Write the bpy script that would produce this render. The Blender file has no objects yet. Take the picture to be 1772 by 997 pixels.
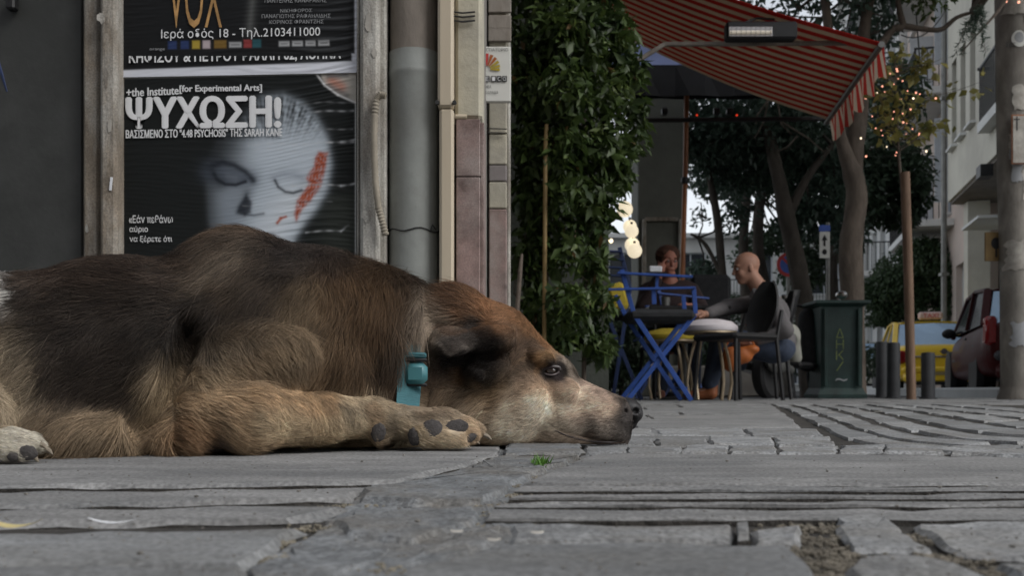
import bpy, bmesh, math, random
import numpy as np
from mathutils import Vector, Matrix
random.seed(7)
RNG = np.random.default_rng(7)
R = math.radians
SC = bpy.context.scene
COL = SC.collection

# ------------------------------------------------------------------ camera
# All places are worked out from one survey: lens F (pixels), optical centre CX, horizon HY, eye height EH.
F, CX, HY, EH = 1720.0, 886.0, 674.0, 0.08
cam_d = bpy.data.cameras.new('camera')
cam = bpy.data.objects.new('camera', cam_d)
COL.objects.link(cam)
cam.location = (0, 0, EH)
cam.rotation_euler = (R(90), 0, 0)
cam_d.sensor_width = 36
cam_d.lens = 36 * F / 1772
cam_d.shift_y = (HY - 498.5) / 1772
cam_d.clip_start = 0.02
cam_d.clip_end = 2000
cam_d.dof.use_dof = True
cam_d.dof.focus_distance = 1.32
cam_d.dof.aperture_fstop = 13
SC.camera = cam

# ------------------------------------------------------------------ light: overcast day in a narrow street
SUN_EL, SUN_AZ = R(44), R(122)          # azimuth measured from +Y towards +X
world = bpy.data.worlds.new('World')
SC.world = world
world.use_nodes = True
wn, wl = world.node_tree.nodes, world.node_tree.links
bg = wn['Background']
sky = wn.new('ShaderNodeTexSky')
sky.sky_type = 'NISHITA'
sky.sun_disc = False
sky.sun_elevation = SUN_EL
sky.sun_rotation = SUN_AZ
sky.air_density = 1.0
sky.dust_density = 1.5
sky.ozone_density = 1.0
hs = wn.new('ShaderNodeHueSaturation')
hs.inputs['Saturation'].default_value = 0.24
hs.inputs['Value'].default_value = 1.0
wl.new(sky.outputs[0], hs.inputs['Color'])
wl.new(hs.outputs[0], bg.inputs['Color'])
bg.inputs['Strength'].default_value = 0.15
sun_d = bpy.data.lights.new('sun', 'SUN')
sun = bpy.data.objects.new('sun', sun_d)
COL.objects.link(sun)
sun_d.energy = 1.0
sun_d.angle = R(25)
sun_d.color = (1.0, 0.97, 0.93)
sd = Vector((math.sin(SUN_AZ) * math.cos(SUN_EL), math.cos(SUN_AZ) * math.cos(SUN_EL), math.sin(SUN_EL)))
sun.rotation_euler = (-sd).to_track_quat('-Z', 'Y').to_euler()
sun.location = (0, 0, 20)

SC.view_settings.view_transform = 'Standard'
SC.view_settings.look = 'None'
SC.view_settings.gamma = 1
SC.view_settings.use_curve_mapping = False
SC.view_settings.exposure = 0.48
SC.render.engine = 'CYCLES'
SC.cycles.use_denoising = True
SC.cycles.max_bounces = 6
SC.cycles.diffuse_bounces = 3
SC.cycles.glossy_bounces = 2
SC.cycles.transparent_max_bounces = 6
try:
    SC.cycles_curves.shape = 'RIBBONS'
except Exception:
    pass

# ------------------------------------------------------------------ helpers
def W(px, py, Y):
    return Vector(((px - CX) / F * Y, Y, EH + (HY - py) / F * Y))
def G(px, py, z=0.0):
    Y = F * (EH - z) / (py - HY)
    return Vector(((px - CX) / F * Y, Y, z))
def PX(n, Y):
    return n * Y / F

ORG = {}
def origin(o):
    return ORG.get(o.name, Vector((0, 0, 0))) if o else Vector((0, 0, 0))
def thing(name, label, cat, loc=(0, 0, 0), group=None, kind=None):
    o = bpy.data.objects.new(name, None)
    COL.objects.link(o)
    o.empty_display_size = 0.1
    o.location = loc
    ORG[o.name] = Vector(loc)
    o['label'] = label
    if cat: o['category'] = cat
    if group: o['group'] = group
    if kind: o['kind'] = kind
    return o
def tag(o, label=None, cat=None, group=None, kind=None):
    if label: o['label'] = label
    if cat: o['category'] = cat
    if group: o['group'] = group
    if kind: o['kind'] = kind
    return o
def link_mesh(name, me, mats, parent=None, smooth=False):
    if not isinstance(mats, (list, tuple)): mats = [mats]
    for m in mats: me.materials.append(m)
    if parent:
        og = origin(parent)
        if og.length > 0: me.transform(Matrix.Translation(-og))
    o = bpy.data.objects.new(name, me)
    COL.objects.link(o)
    if parent:
        o.parent = parent
        ORG[o.name] = origin(parent)
    if smooth:
        me.shade_smooth()
    return o
def mesh_np(name, V, Q, mats, parent=None, smooth=False):
    me = bpy.data.meshes.new(name)
    V = np.asarray(V, dtype=np.float32); Q = np.asarray(Q, dtype=np.int32)
    n, k = Q.shape
    me.vertices.add(len(V)); me.vertices.foreach_set('co', V.ravel())
    me.loops.add(n * k); me.loops.foreach_set('vertex_index', Q.ravel())
    me.polygons.add(n)
    me.polygons.foreach_set('loop_start', np.arange(0, n * k, k, dtype=np.int32))
    me.polygons.foreach_set('loop_total', np.full(n, k, dtype=np.int32))
    me.update(calc_edges=True); me.validate()
    return link_mesh(name, me, mats, parent, smooth)
def children(o): return [c for c in bpy.data.objects if c.parent == o]
def copy_thing(o, loc, rot=None, label=None, group=None, scale=None):
    r = o.copy(); COL.objects.link(r); r.location = loc
    if rot is not None: r.rotation_euler = rot if isinstance(rot, tuple) else (0, 0, rot)
    if scale: r.scale = scale
    if label: r['label'] = label
    if group: r['group'] = group
    for ch in list(o.children):
        c = ch.copy(); COL.objects.link(c); c.parent = r
        for g in ch.children:
            d = g.copy(); COL.objects.link(d); d.parent = c
    return r

class MB:
    def __init__(s): s.v = []; s.f = []; s.m = []; s.mi = 0
    def add(s, vs, fs):
        b = len(s.v); s.v += [tuple(x) for x in vs]
        for f in fs: s.f.append([b + i for i in f]); s.m.append(s.mi)
        return s
    def box(s, c, size, rot=None, bev=0.0):
        c = Vector(c); hx, hy, hz = size[0] / 2, size[1] / 2, size[2] / 2
        M = Matrix.Identity(3)
        if rot is not None:
            M = rot.to_3x3() if hasattr(rot, 'to_3x3') else Matrix.Rotation(rot, 3, 'Z')
        if bev <= 0:
            vs = [(x, y, z) for z in (-hz, hz) for y in (-hy, hy) for x in (-hx, hx)]
            fs = [(0, 2, 3, 1), (4, 5, 7, 6), (0, 1, 5, 4), (2, 6, 7, 3), (0, 4, 6, 2), (1, 3, 7, 5)]
        else:
            b = min(bev, hx * .9, hy * .9, hz * .9)
            vs = []; fs = []
            for sz in (-1, 1):
                for sy in (-1, 1):
                    for sx in (-1, 1):
                        vs += [(sx * hx, sy * (hy - b), sz * (hz - b)), (sx * (hx - b), sy * hy, sz * (hz - b)), (sx * (hx - b), sy * (hy - b), sz * hz)]
            def I(sx, sy, sz, k): return ((sz > 0) * 4 + (sy > 0) * 2 + (sx > 0)) * 3 + k
            for sg in (-1, 1):
                fs.append([I(sg, -1, -1, 0), I(sg, 1, -1, 0), I(sg, 1, 1, 0), I(sg, -1, 1, 0)][::sg])
                fs.append([I(-1, sg, -1, 1), I(-1, sg, 1, 1), I(1, sg, 1, 1), I(1, sg, -1, 1)][::sg])
                fs.append([I(-1, -1, sg, 2), I(1, -1, sg, 2), I(1, 1, sg, 2), I(-1, 1, sg, 2)][::sg])
            for a in (-1, 1):
                for c2 in (-1, 1):
                    fs.append([I(a, c2, -1, 0), I(a, c2, 1, 0), I(a, c2, 1, 1), I(a, c2, -1, 1)][::-a * c2])
                    fs.append([I(a, -1, c2, 0), I(a, 1, c2, 0), I(a, 1, c2, 2), I(a, -1, c2, 2)][::a * c2])
                    fs.append([I(-1, a, c2, 1), I(1, a, c2, 1), I(1, a, c2, 2), I(-1, a, c2, 2)][::-a * c2])
                    for d in (-1, 1):
                        fs.append([I(a, c2, d, 0), I(a, c2, d, 1), I(a, c2, d, 2)][::a * c2 * d])
        return s.add([c + M @ Vector(v) for v in vs], fs)
    def bar(s, p0, p1, w, d, up=(0, 0, 1)):
        p0, p1 = Vector(p0), Vector(p1); z = (p1 - p0); L = z.length; z.normalize()
        up = Vector(up)
        if abs(z.dot(up)) > .98: up = Vector((0, 1, 0))
        x = up.cross(z).normalized(); y = z.cross(x)
        M = Matrix((x, y, z)).transposed()
        return s.box((p0 + p1) / 2, (w, d, L), M, bev=min(w, d) * .18)
    def tube(s, pts, rad, seg=10, cap=True, flat=1.0):
        pts = [Vector(p) for p in pts]; n = len(pts)
        if not hasattr(rad, '__len__'): rad = [rad] * n
        ref = Vector((0, 0, 1)); vs = []; prev = None
        for i, p in enumerate(pts):
            t = (pts[min(i + 1, n - 1)] - pts[max(i - 1, 0)]).normalized()
            if prev is None:
                a = ref if abs(t.dot(ref)) < .95 else Vector((1, 0, 0))
                u = (a - t * a.dot(t)).normalized()
            else:
                u = (prev - t * prev.dot(t)).normalized()
            prev = u; w = t.cross(u)
            for k in range(seg):
                an = 2 * math.pi * k / seg
                vs.append(p + (u * math.cos(an) + w * math.sin(an) * flat) * rad[i])
        fs = []
        for i in range(n - 1):
            for k in range(seg):
                k2 = (k + 1) % seg
                fs.append((i * seg + k, i * seg + k2, (i + 1) * seg + k2, (i + 1) * seg + k))
        if cap:
            fs.append(tuple(range(seg))[::-1]); fs.append(tuple((n - 1) * seg + k for k in range(seg)))
        return s.add(vs, fs)
    def cyl(s, p0, p1, r0, r1=None, seg=16):
        return s.tube([p0, p1], [r0, r0 if r1 is None else r1], seg)
    def lathe(s, prof, c, seg=20, axis='Z'):
        vs = []; c = Vector(c)
        for (r, h) in prof:
            for k in range(seg):
                a = 2 * math.pi * k / seg
                if axis == 'Z': vs.append(c + Vector((r * math.cos(a), r * math.sin(a), h)))
                elif axis == 'X': vs.append(c + Vector((h, r * math.cos(a), r * math.sin(a))))
                else: vs.append(c + Vector((r * math.sin(a), h, r * math.cos(a))))
        fs = []
        for i in range(len(prof) - 1):
            for k in range(seg):
                k2 = (k + 1) % seg
                fs.append((i * seg + k, i * seg + k2, (i + 1) * seg + k2, (i + 1) * seg + k))
        fs.append(tuple(range(seg))[::-1]); fs.append(tuple((len(prof) - 1) * seg + k for k in range(seg)))
        return s.add(vs, fs)
    def sphere(s, c, r, seg=12, rings=8):
        if not hasattr(r, '__len__'): r = (r, r, r)
        c = Vector(c); vs = [c + Vector((0, 0, -r[2]))]
        for i in range(1, rings):
            a = -math.pi / 2 + math.pi * i / rings
            for k in range(seg):
                b = 2 * math.pi * k / seg
                vs.append(c + Vector((r[0] * math.cos(a) * math.cos(b), r[1] * math.cos(a) * math.sin(b), r[2] * math.sin(a))))
        vs.append(c + Vector((0, 0, r[2])))
        fs = [(0, 1 + (k + 1) % seg, 1 + k) for k in range(seg)]
        for i in range(rings - 2):
            for k in range(seg):
                k2 = (k + 1) % seg
                fs.append((1 + i * seg + k, 1 + i * seg + k2, 1 + (i + 1) * seg + k2, 1 + (i + 1) * seg + k))
        t = len(vs) - 1; b = 1 + (rings - 2) * seg
        fs += [(t, b + k, b + (k + 1) % seg) for k in range(seg)]
        return s.add(vs, fs)
    def prism(s, poly, vec):
        vec = Vector(vec); n = len(poly); poly = [Vector(p) for p in poly]
        vs = poly + [p + vec for p in poly]
        fs = [tuple(range(n))[::-1], tuple(range(n, 2 * n))]
        for i in range(n): fs.append((i, (i + 1) % n, n + (i + 1) % n, n + i))
        return s.add(vs, fs)
    def build(s, name, mats, parent=None, smooth=False, fix=True):
        me = bpy.data.meshes.new(name)
        me.from_pydata(s.v, [], s.f)
        if isinstance(mats, (list, tuple)) and len(mats) > 1:
            me.polygons.foreach_set('material_index', s.m)
        if fix:
            bm = bmesh.new(); bm.from_mesh(me); bmesh.ops.recalc_face_normals(bm, faces=bm.faces); bm.to_mesh(me); bm.free()
        me.update()
        o = link_mesh(name, me, mats, parent, False)
        if smooth:
            me.shade_smooth()
            try: me.set_sharp_from_angle(angle=R(40))
            except Exception: pass
        return o

# ------------------------------------------------------------------ materials
MATS = {}
def mat(name, col, rough=.8, metal=0.0, var=0.25, scale=6.0, bump=0.0, bscale=40.0, spec=.4, col2=None, stretch=(1, 1, 1),
        rnd=0.0, emit=None, alpha=None, trans=0.0, coat=0.0, detail=5.0, c2lo=.45, c2hi=.65, speck=0.0, sss=0.0):
    m = bpy.data.materials.new(name); m.use_nodes = True
    N, L = m.node_tree.nodes, m.node_tree.links
    b = N['Principled BSDF']
    b.inputs['Roughness'].default_value = rough
    b.inputs['Metallic'].default_value = metal
    b.inputs['Specular IOR Level'].default_value = spec
    b.inputs['Coat Weight'].default_value = coat
    tc = N.new('ShaderNodeTexCoord'); mp = N.new('ShaderNodeMapping'); mp.inputs['Scale'].default_value = stretch
    L.new(tc.outputs['Object'], mp.inputs[0])
    no = N.new('ShaderNodeTexNoise'); no.inputs['Scale'].default_value = scale; no.inputs['Detail'].default_value = detail
    no.inputs['Roughness'].default_value = .62
    L.new(mp.outputs[0], no.inputs['Vector'])
    if rnd > 0:
        oi = N.new('ShaderNodeObjectInfo'); ad = N.new('ShaderNodeVectorMath'); ad.operation = 'ADD'
        sc = N.new('ShaderNodeVectorMath'); sc.operation = 'SCALE'; sc.inputs[3].default_value = 1.0
        cx = N.new('ShaderNodeCombineXYZ')
        mu = N.new('ShaderNodeMath'); mu.operation = 'MULTIPLY'; mu.inputs[1].default_value = 37.0
        L.new(oi.outputs['Random'], mu.inputs[0])
        for k in range(3): L.new(mu.outputs[0], cx.inputs[k])
        L.new(mp.outputs[0], ad.inputs[0]); L.new(cx.outputs[0], ad.inputs[1]); L.new(ad.outputs[0], no.inputs['Vector'])
    rp = N.new('ShaderNodeValToRGB')
    c1 = tuple(max(0, c * (1 - var)) for c in col); c3 = tuple(min(1, c * (1 + var)) for c in col)
    rp.color_ramp.elements[0].position = .3; rp.color_ramp.elements[0].color = (*c1, 1)
    rp.color_ramp.elements[1].position = .7; rp.color_ramp.elements[1].color = (*c3, 1)
    L.new(no.outputs['Fac'], rp.inputs[0])
    out = rp.outputs[0]
    if col2 is not None:
        n2 = N.new('ShaderNodeTexNoise'); n2.inputs['Scale'].default_value = scale * .37; n2.inputs['Detail'].default_value = 8
        n2.inputs['Roughness'].default_value = .7
        L.new(mp.outputs[0], n2.inputs['Vector'])
        mr = N.new('ShaderNodeMapRange'); mr.inputs[1].default_value = c2lo; mr.inputs[2].default_value = c2hi
        L.new(n2.outputs['Fac'], mr.inputs[0])
        mx = N.new('ShaderNodeMix'); mx.data_type = 'RGBA'
        L.new(mr.outputs[0], mx.inputs[0]); L.new(out, mx.inputs[6]); mx.inputs[7].default_value = (*col2, 1)
        out = mx.outputs[2]
    if speck > 0:
        vo = N.new('ShaderNodeTexNoise'); vo.inputs['Scale'].default_value = 260; vo.inputs['Detail'].default_value = 3
        L.new(tc.outputs['Object'], vo.inputs['Vector'])
        m2 = N.new('ShaderNodeMapRange'); m2.inputs[1].default_value = .35; m2.inputs[2].default_value = .65
        m2.inputs[3].default_value = 1 - speck; m2.inputs[4].default_value = 1 + speck
        L.new(vo.outputs['Fac'], m2.inputs[0])
        vm = N.new('ShaderNodeVectorMath'); vm.operation = 'SCALE'
        L.new(out, vm.inputs[0]); L.new(m2.outputs[0], vm.inputs[3]); out = vm.outputs[0]
    if rnd > 0:
        m3 = N.new('ShaderNodeMapRange'); m3.inputs[3].default_value = 1 - rnd; m3.inputs[4].default_value = 1 + rnd
        L.new(oi.outputs['Random'], m3.inputs[0])
        vm = N.new('ShaderNodeVectorMath'); vm.operation = 'SCALE'
        L.new(out, vm.inputs[0]); L.new(m3.outputs[0], vm.inputs[3]); out = vm.outputs[0]
    L.new(out, b.inputs['Base Color'])
    if bump > 0:
        nb = N.new('ShaderNodeTexNoise'); nb.inputs['Scale'].default_value = bscale; nb.inputs['Detail'].default_value = 6
        nb.inputs['Roughness'].default_value = .65
        L.new(mp.outputs[0], nb.inputs['Vector'])
        bp = N.new('ShaderNodeBump'); bp.inputs['Strength'].default_value = 1.0; bp.inputs['Distance'].default_value = bump
        L.new(nb.outputs['Fac'], bp.inputs['Height']); L.new(bp.outputs[0], b.inputs['Normal'])
    if emit:
        b.inputs['Emission Color'].default_value = (*emit[0], 1); b.inputs['Emission Strength'].default_value = emit[1]
    if trans: b.inputs['Transmission Weight'].default_value = trans
    if alpha is not None: b.inputs['Alpha'].default_value = alpha
    if sss: b.inputs['Subsurface Weight'].default_value = sss; b.inputs['Subsurface Radius'].default_value = (.01, .004, .002)
    MATS[name] = m
    return m
def mat_attr(name, rough=.8, spec=.3, bump=0.0, bscale=60, attr='col', stretch=(1, 1, 1), geo=False):
    m = bpy.data.materials.new(name); m.use_nodes = True
    N, L = m.node_tree.nodes, m.node_tree.links; b = N['Principled BSDF']
    a = N.new('ShaderNodeAttribute'); a.attribute_name = attr
    L.new(a.outputs['Color'], b.inputs['Base Color'])
    b.inputs['Roughness'].default_value = rough; b.inputs['Specular IOR Level'].default_value = spec
    if bump > 0:
        tc = N.new('ShaderNodeTexCoord'); mp = N.new('ShaderNodeMapping'); mp.inputs['Scale'].default_value = stretch
        L.new(tc.outputs['Object'], mp.inputs[0])
        nb = N.new('ShaderNodeTexNoise'); nb.inputs['Scale'].default_value = bscale; nb.inputs['Detail'].default_value = 5
        L.new(mp.outputs[0], nb.inputs['Vector'])
        bp = N.new('ShaderNodeBump'); bp.inputs['Distance'].default_value = bump
        L.new(nb.outputs['Fac'], bp.inputs['Height']); L.new(bp.outputs[0], b.inputs['Normal'])
    return m
def leaf_mat(name, col, var=.35, yellow=None):
    m = bpy.data.materials.new(name); m.use_nodes = True
    N, L = m.node_tree.nodes, m.node_tree.links; b = N['Principled BSDF']
    tc = N.new('ShaderNodeNewGeometry')
    no = N.new('ShaderNodeTexNoise'); no.inputs['Scale'].default_value = 9; no.inputs['Detail'].default_value = 4
    L.new(tc.outputs['Position'], no.inputs['Vector'])
    rp = N.new('ShaderNodeValToRGB')
    rp.color_ramp.elements[0].position = .3; rp.color_ramp.elements[0].color = (*[c * (1 - var) for c in col], 1)
    rp.color_ramp.elements[1].position = .72; rp.color_ramp.elements[1].color = (*(yellow or [c * (1 + var) for c in col]), 1)
    L.new(no.outputs['Fac'], rp.inputs[0]); L.new(rp.outputs[0], b.inputs['Base Color'])
    b.inputs['Roughness'].default_value = .45; b.inputs['Specular IOR Level'].default_value = .35
    tr = N.new('ShaderNodeBsdfTranslucent'); L.new(rp.outputs[0], tr.inputs['Color'])
    mx = N.new('ShaderNodeMixShader'); mx.inputs[0].default_value = .3
    L.new(b.outputs[0], mx.inputs[1]); L.new(tr.outputs[0], mx.inputs[2])
    L.new(mx.outputs[0], N['Material Output'].inputs['Surface'])
    return m

M = {}
M['slab'] = mat('slate_slab', (.19, .196, .20), .78, var=.3, scale=14, bump=.0028, bscale=55, col2=(.145, .145, .14), rnd=.12, speck=.25, stretch=(.5, 1.6, 1))
M['plank'] = mat('worn_ribbed_slab', (.205, .205, .203), .78, var=.28, scale=14, bump=.0012, bscale=90, col2=(.13, .133, .135), rnd=.05, speck=.28, stretch=(.5, 1.4, 1))
M['sett'] = mat('granite_sett', (.22, .226, .23), .82, var=.35, scale=26, bump=.0035, bscale=80, col2=(.18, .175, .165), rnd=.16, speck=.35)
M['broken'] = mat('broken_slate', (.168, .177, .184), .75, var=.35, scale=18, bump=.009, bscale=38, col2=(.15, .14, .125), speck=.3)
M['dirt'] = mat('joint_dirt', (.052, .048, .043), .95, var=.5, scale=30, bump=.01, bscale=90)
M['asphalt'] = mat('asphalt', (.06, .06, .06), .9, var=.3, scale=3, bump=.004, bscale=120)
M['ground'] = mat('ground_earth', (.12, .115, .105), .95, var=.3, scale=1.5)
M['door'] = mat('dark_grey_metal_paint', (.033, .035, .033), .6, var=.12, scale=4, bump=.0008, bscale=30, col2=(.06, .062, .06))
M['frame'] = mat('weathered_frame', (.19, .16, .125), .85, var=.5, scale=20, bump=.005, bscale=50, col2=(.36, .35, .32), stretch=(1, 1, .35), speck=.2)
M['frame2'] = mat('weathered_frame_pale', (.36, .35, .32), .85, var=.4, scale=18, bump=.005, bscale=45, col2=(.19, .165, .135), stretch=(1, 1, .35), speck=.2)
M['duct'] = mat('grey_painted_duct', (.27, .285, .27), .6, var=.15, scale=9, bump=.0015, bscale=25, col2=(.2, .2, .185), c2lo=.5, c2hi=.75)
M['ductbrown'] = mat('brown_old_duct', (.19, .165, .14), .75, var=.35, scale=10, bump=.003, bscale=40, col2=(.28, .26, .23), stretch=(1, 1, .4))
M['pipe'] = mat('cream_downpipe', (.5, .43, .325), .5, var=.1, scale=5, bump=.0006, bscale=30, col2=(.5, .42, .3), stretch=(1, 1, .2))
M['plaster'] = mat('cream_plaster', (.45, .42, .33), .85, var=.2, scale=8, bump=.003, bscale=35, col2=(.33, .31, .26))
M['marble'] = mat('pink_brown_marble', (.22, .155, .14), .45, var=.5, scale=16, bump=.001, bscale=30, col2=(.3, .25, .23), speck=.15)
M['marble_dark'] = mat('grey_marble', (.17, .15, .15), .5, var=.3, scale=9, bump=.001, bscale=30, col2=(.24, .22, .21))
M['wallstone'] = mat('grey_wall', (.19, .18, .165), .9, var=.25, scale=5, bump=.004, bscale=30, col2=(.13, .12, .11))
M['hose'] = mat('corrugated_hose', (.27, .24, .19), .7, var=.2, scale=20)
M['wire'] = mat('black_wire', (.03, .03, .03), .6)
M['white'] = mat('white_paper', (.72, .74, .77), .7, var=.06, scale=20, bump=.0012, bscale=40)
M['black'] = mat('black_plastic', (.012, .012, .013), .5, var=.3)
M['blue'] = mat('blue_paint', (.022, .065, .26), .45, var=.2, scale=20, bump=.0006, bscale=60)
M['darkblue'] = mat('dark_blue_paint', (.015, .03, .09), .5, var=.2, scale=20)
M['cushion'] = mat('dark_cushion', (.02, .021, .023), .9, var=.3, scale=20, bump=.002, bscale=60)
M['yellow_c'] = mat('yellow_cushion', (.38, .29, .03), .9, var=.15, scale=20, bump=.002, bscale=60)
M['white_c'] = mat('white_vinyl', (.62, .58, .6), .5, var=.06, scale=10)
M['brass'] = mat('dull_brass', (.45, .36, .25), .4, metal=.6, var=.2, scale=15)
M['wood'] = mat('red_brown_wood', (.24, .09, .035), .5, var=.3, scale=8, stretch=(3, 3, .4))
M['stake'] = mat('stake_wood', (.165, .105, .07), .8, var=.3, scale=12, bump=.002, bscale=50, stretch=(3, 3, .3))
M['bark'] = mat('tree_bark', (.13, .105, .085), .9, var=.35, scale=10, bump=.012, bscale=28, stretch=(1, 1, .4))
M['bark_dark'] = mat('dark_bark', (.07, .06, .05), .95, var=.35, scale=10, bump=.012, bscale=24, stretch=(1, 1, .4))
M['twig'] = mat('twig', (.12, .10, .08), .9)
M['leaf'] = leaf_mat('glossy_leaf', (.027, .058, .017), var=.5, yellow=(.075, .115, .03))
M['leaf_dk'] = leaf_mat('dark_leaf', (.065, .10, .06))
M['leaf_bl'] = leaf_mat('bluish_leaf', (.075, .115, .085), var=.5)
M['leaf_or'] = leaf_mat('orange_tree_leaf', (.045, .075, .035))
M['leaf_ye'] = leaf_mat('autumn_leaf', (.17, .2, .07), yellow=(.40, .34, .09))
M['bin'] = mat('bin_green', (.010, .026, .023), .6, var=.25, scale=6, bump=.001, bscale=30, col2=(.02, .05, .045))
M['bollard'] = mat('bollard_grey', (.045, .047, .05), .6, var=.2, scale=10, bump=.001)
M['pole'] = mat('concrete_pole', (.22, .205, .18), .8, var=.35, scale=7, bump=.004, bscale=40, col2=(.13, .115, .1), stretch=(1, 1, .5))
M['paper_old'] = mat('torn_paper', (.42, .4, .36), .9, var=.3, scale=14, col2=(.28, .26, .23))
M['_r'] = mat('awning_red', (.36, .035, .025), .85, var=.15, scale=4)
M['_c'] = mat('awning_cream', (.5, .42, .32), .85, var=.12, scale=4)
def cloth(name, col, tr=.42):
    m = mat(name, col, .9, var=.12, scale=4); N, L = m.node_tree.nodes, m.node_tree.links
    b = N['Principled BSDF']; t = N.new('ShaderNodeBsdfTranslucent'); t.inputs['Color'].default_value = (*col, 1)
    mx = N.new('ShaderNodeMixShader'); mx.inputs[0].default_value = tr
    L.new(b.outputs[0], mx.inputs[1]); L.new(t.outputs[0], mx.inputs[2]); L.new(mx.outputs[0], N['Material Output'].inputs['Surface']); return m
M['red_s'] = cloth('awning_red_cloth', (.45, .04, .03)); M['cream_s'] = cloth('awning_cream_cloth', (.55, .46, .36))
M['canopy_bl'] = cloth('blue_grey_canopy', (.3, .36, .6), .45)
M['metal'] = mat('grey_metal', (.2, .2, .19), .45, metal=.6, var=.2)
M['chrome'] = mat('chrome', (.6, .6, .6), .2, metal=1.0, var=.05)
M['canopy'] = mat('dark_canopy', (.012, .013, .016), .9, var=.2)
M['rubber'] = mat('rubber', (.02, .02, .021), .85, var=.2)
M['glass'] = mat('dark_glass', (.03, .036, .045), .08, spec=.8, var=.1)
M['glass_sky'] = mat('painted_sky_reflection_glass', (.5, .68, .9), .25, metal=.35, var=.05)  # pale blue base colour stands in for sky reflected in the rear windows
M['taxi'] = mat('taxi_yellow', (.78, .52, .03), .32, coat=.4, var=.06)
M['redcar'] = mat('red_car_paint', (.05, .005, .005), .5, spec=.18, coat=.1, var=.1)
M['darkcar'] = mat('dark_car_paint', (.05, .03, .028), .25, coat=.6, var=.2)
M['tail'] = mat('tail_lens', (.24, .012, .012), .15, coat=.6, var=.1)
M['skin'] = mat('skin', (.36, .19, .13), .55, var=.12, scale=12, sss=.08)
M['skin_red'] = mat('ruddy_skin', (.36, .15, .10), .55, var=.15, scale=12, sss=.08)
M['shirt'] = mat('grey_shirt', (.115, .108, .11), .9, var=.15, scale=15, bump=.003, bscale=18)
M['jacket'] = mat('dark_jacket', (.035, .022, .022), .9, var=.25, scale=15, bump=.003, bscale=18)
M['jeans'] = mat('blue_jeans', (.035, .047, .075), .9, var=.25, scale=25, bump=.002, bscale=25)
M['shoe'] = mat('brown_leather', (.24, .08, .03), .5, var=.25, scale=12)
M['hair'] = mat('auburn_hair', (.06, .025, .014), .8, var=.4, scale=40, bump=.004, bscale=60)
M['orange'] = mat('orange_leather', (.34, .095, .02), .5, var=.2, scale=10)
M['scoot'] = mat('scooter_ivory', (.5, .5, .44), .35, coat=.3, var=.06)
M['b_cream'] = mat('facade_cream', (.62, .6, .52), .85, var=.08, scale=1.2, col2=(.5, .48, .42))
M['b_white'] = mat('facade_white', (.68, .69, .68), .85, var=.08, scale=1.2, col2=(.58, .58, .56))
M['b_pink'] = mat('facade_pink', (.6, .5, .44), .85, var=.1, scale=1.2, col2=(.5, .44, .4))
M['b_grey'] = mat('facade_grey', (.42, .43, .43), .85, var=.1, scale=1)
M['b_brown'] = mat('facade_brown', (.13, .09, .07), .85, var=.3, scale=1.5)
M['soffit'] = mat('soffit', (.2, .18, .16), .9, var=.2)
M['shutter'] = mat('pale_shutter', (.5, .53, .56), .7, var=.1)
M['lamp'] = mat('paper_globe', (.8, .75, .6), .7, emit=((1, .86, .62), .55), var=.04)
M['bulb'] = mat('fairy_bulb', (.8, .3, .15), .4, emit=((1, .42, .28), 1.3), var=.02)
M['bulb_w'] = mat('warm_bulb', (.9, .8, .6), .4, emit=((1, .8, .55), 1.6), var=.02)
M['led_red'] = mat('red_light', (.6, .05, .03), .4, emit=((1, .06, .02), .5), var=.02)
M['heater_tube'] = mat('heater_tube', (.75, .7, .6), .3, emit=((1, .86, .68), .12), var=.04)
M['sign_red'] = mat('sign_red', (.5, .03, .03), .5, var=.1)
M['sign_blue'] = mat('sign_blue', (.04, .1, .42), .5, var=.1)
M['sign_white'] = mat('sign_white', (.62, .62, .58), .6, var=.06)
M['sign_brown'] = mat('sign_brown', (.2, .13, .05), .7, var=.2)
M['ink'] = mat('black_ink', (.015, .015, .015), .7)
M['print_w'] = mat('white_ink', (.72, .73, .74), .6, var=.05, bump=.0012, bscale=40)
M['print_g'] = mat('grey_ink', (.30, .31, .32), .6, var=.2, bump=.0012, bscale=40)
M['gold'] = mat('gold_print', (.42, .24, .09), .6, var=.45, scale=30, bump=.0012, bscale=40)
M['graf'] = mat('yellow_graffiti', (.14, .17, .045), .8, var=.2)
M['grass'] = leaf_mat('grass_blade', (.07, .17, .02))
M['straw'] = mat('dry_straw', (.5, .42, .2), .9)
M['pad'] = mat('paw_pad', (.062, .056, .054), .85, var=.35, scale=60, bump=.003, bscale=220)
M['nose'] = mat('wet_nose', (.014, .013, .014), .38, var=.3, scale=60, bump=.0012, bscale=500, spec=.5)
M['eye'] = mat('dog_eye', (.02, .01, .006), .14, spec=.9, var=.3, coat=1.0)
M['claw'] = mat('claw', (.2, .17, .13), .4, var=.2)
M['collar'] = mat('teal_webbing', (.038, .13, .15), .7, var=.2, scale=30, bump=.0015, bscale=260, stretch=(.3, .3, 2))
M['buckle'] = mat('teal_plastic', (.06, .19, .21), .35, var=.08, scale=20)

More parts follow.
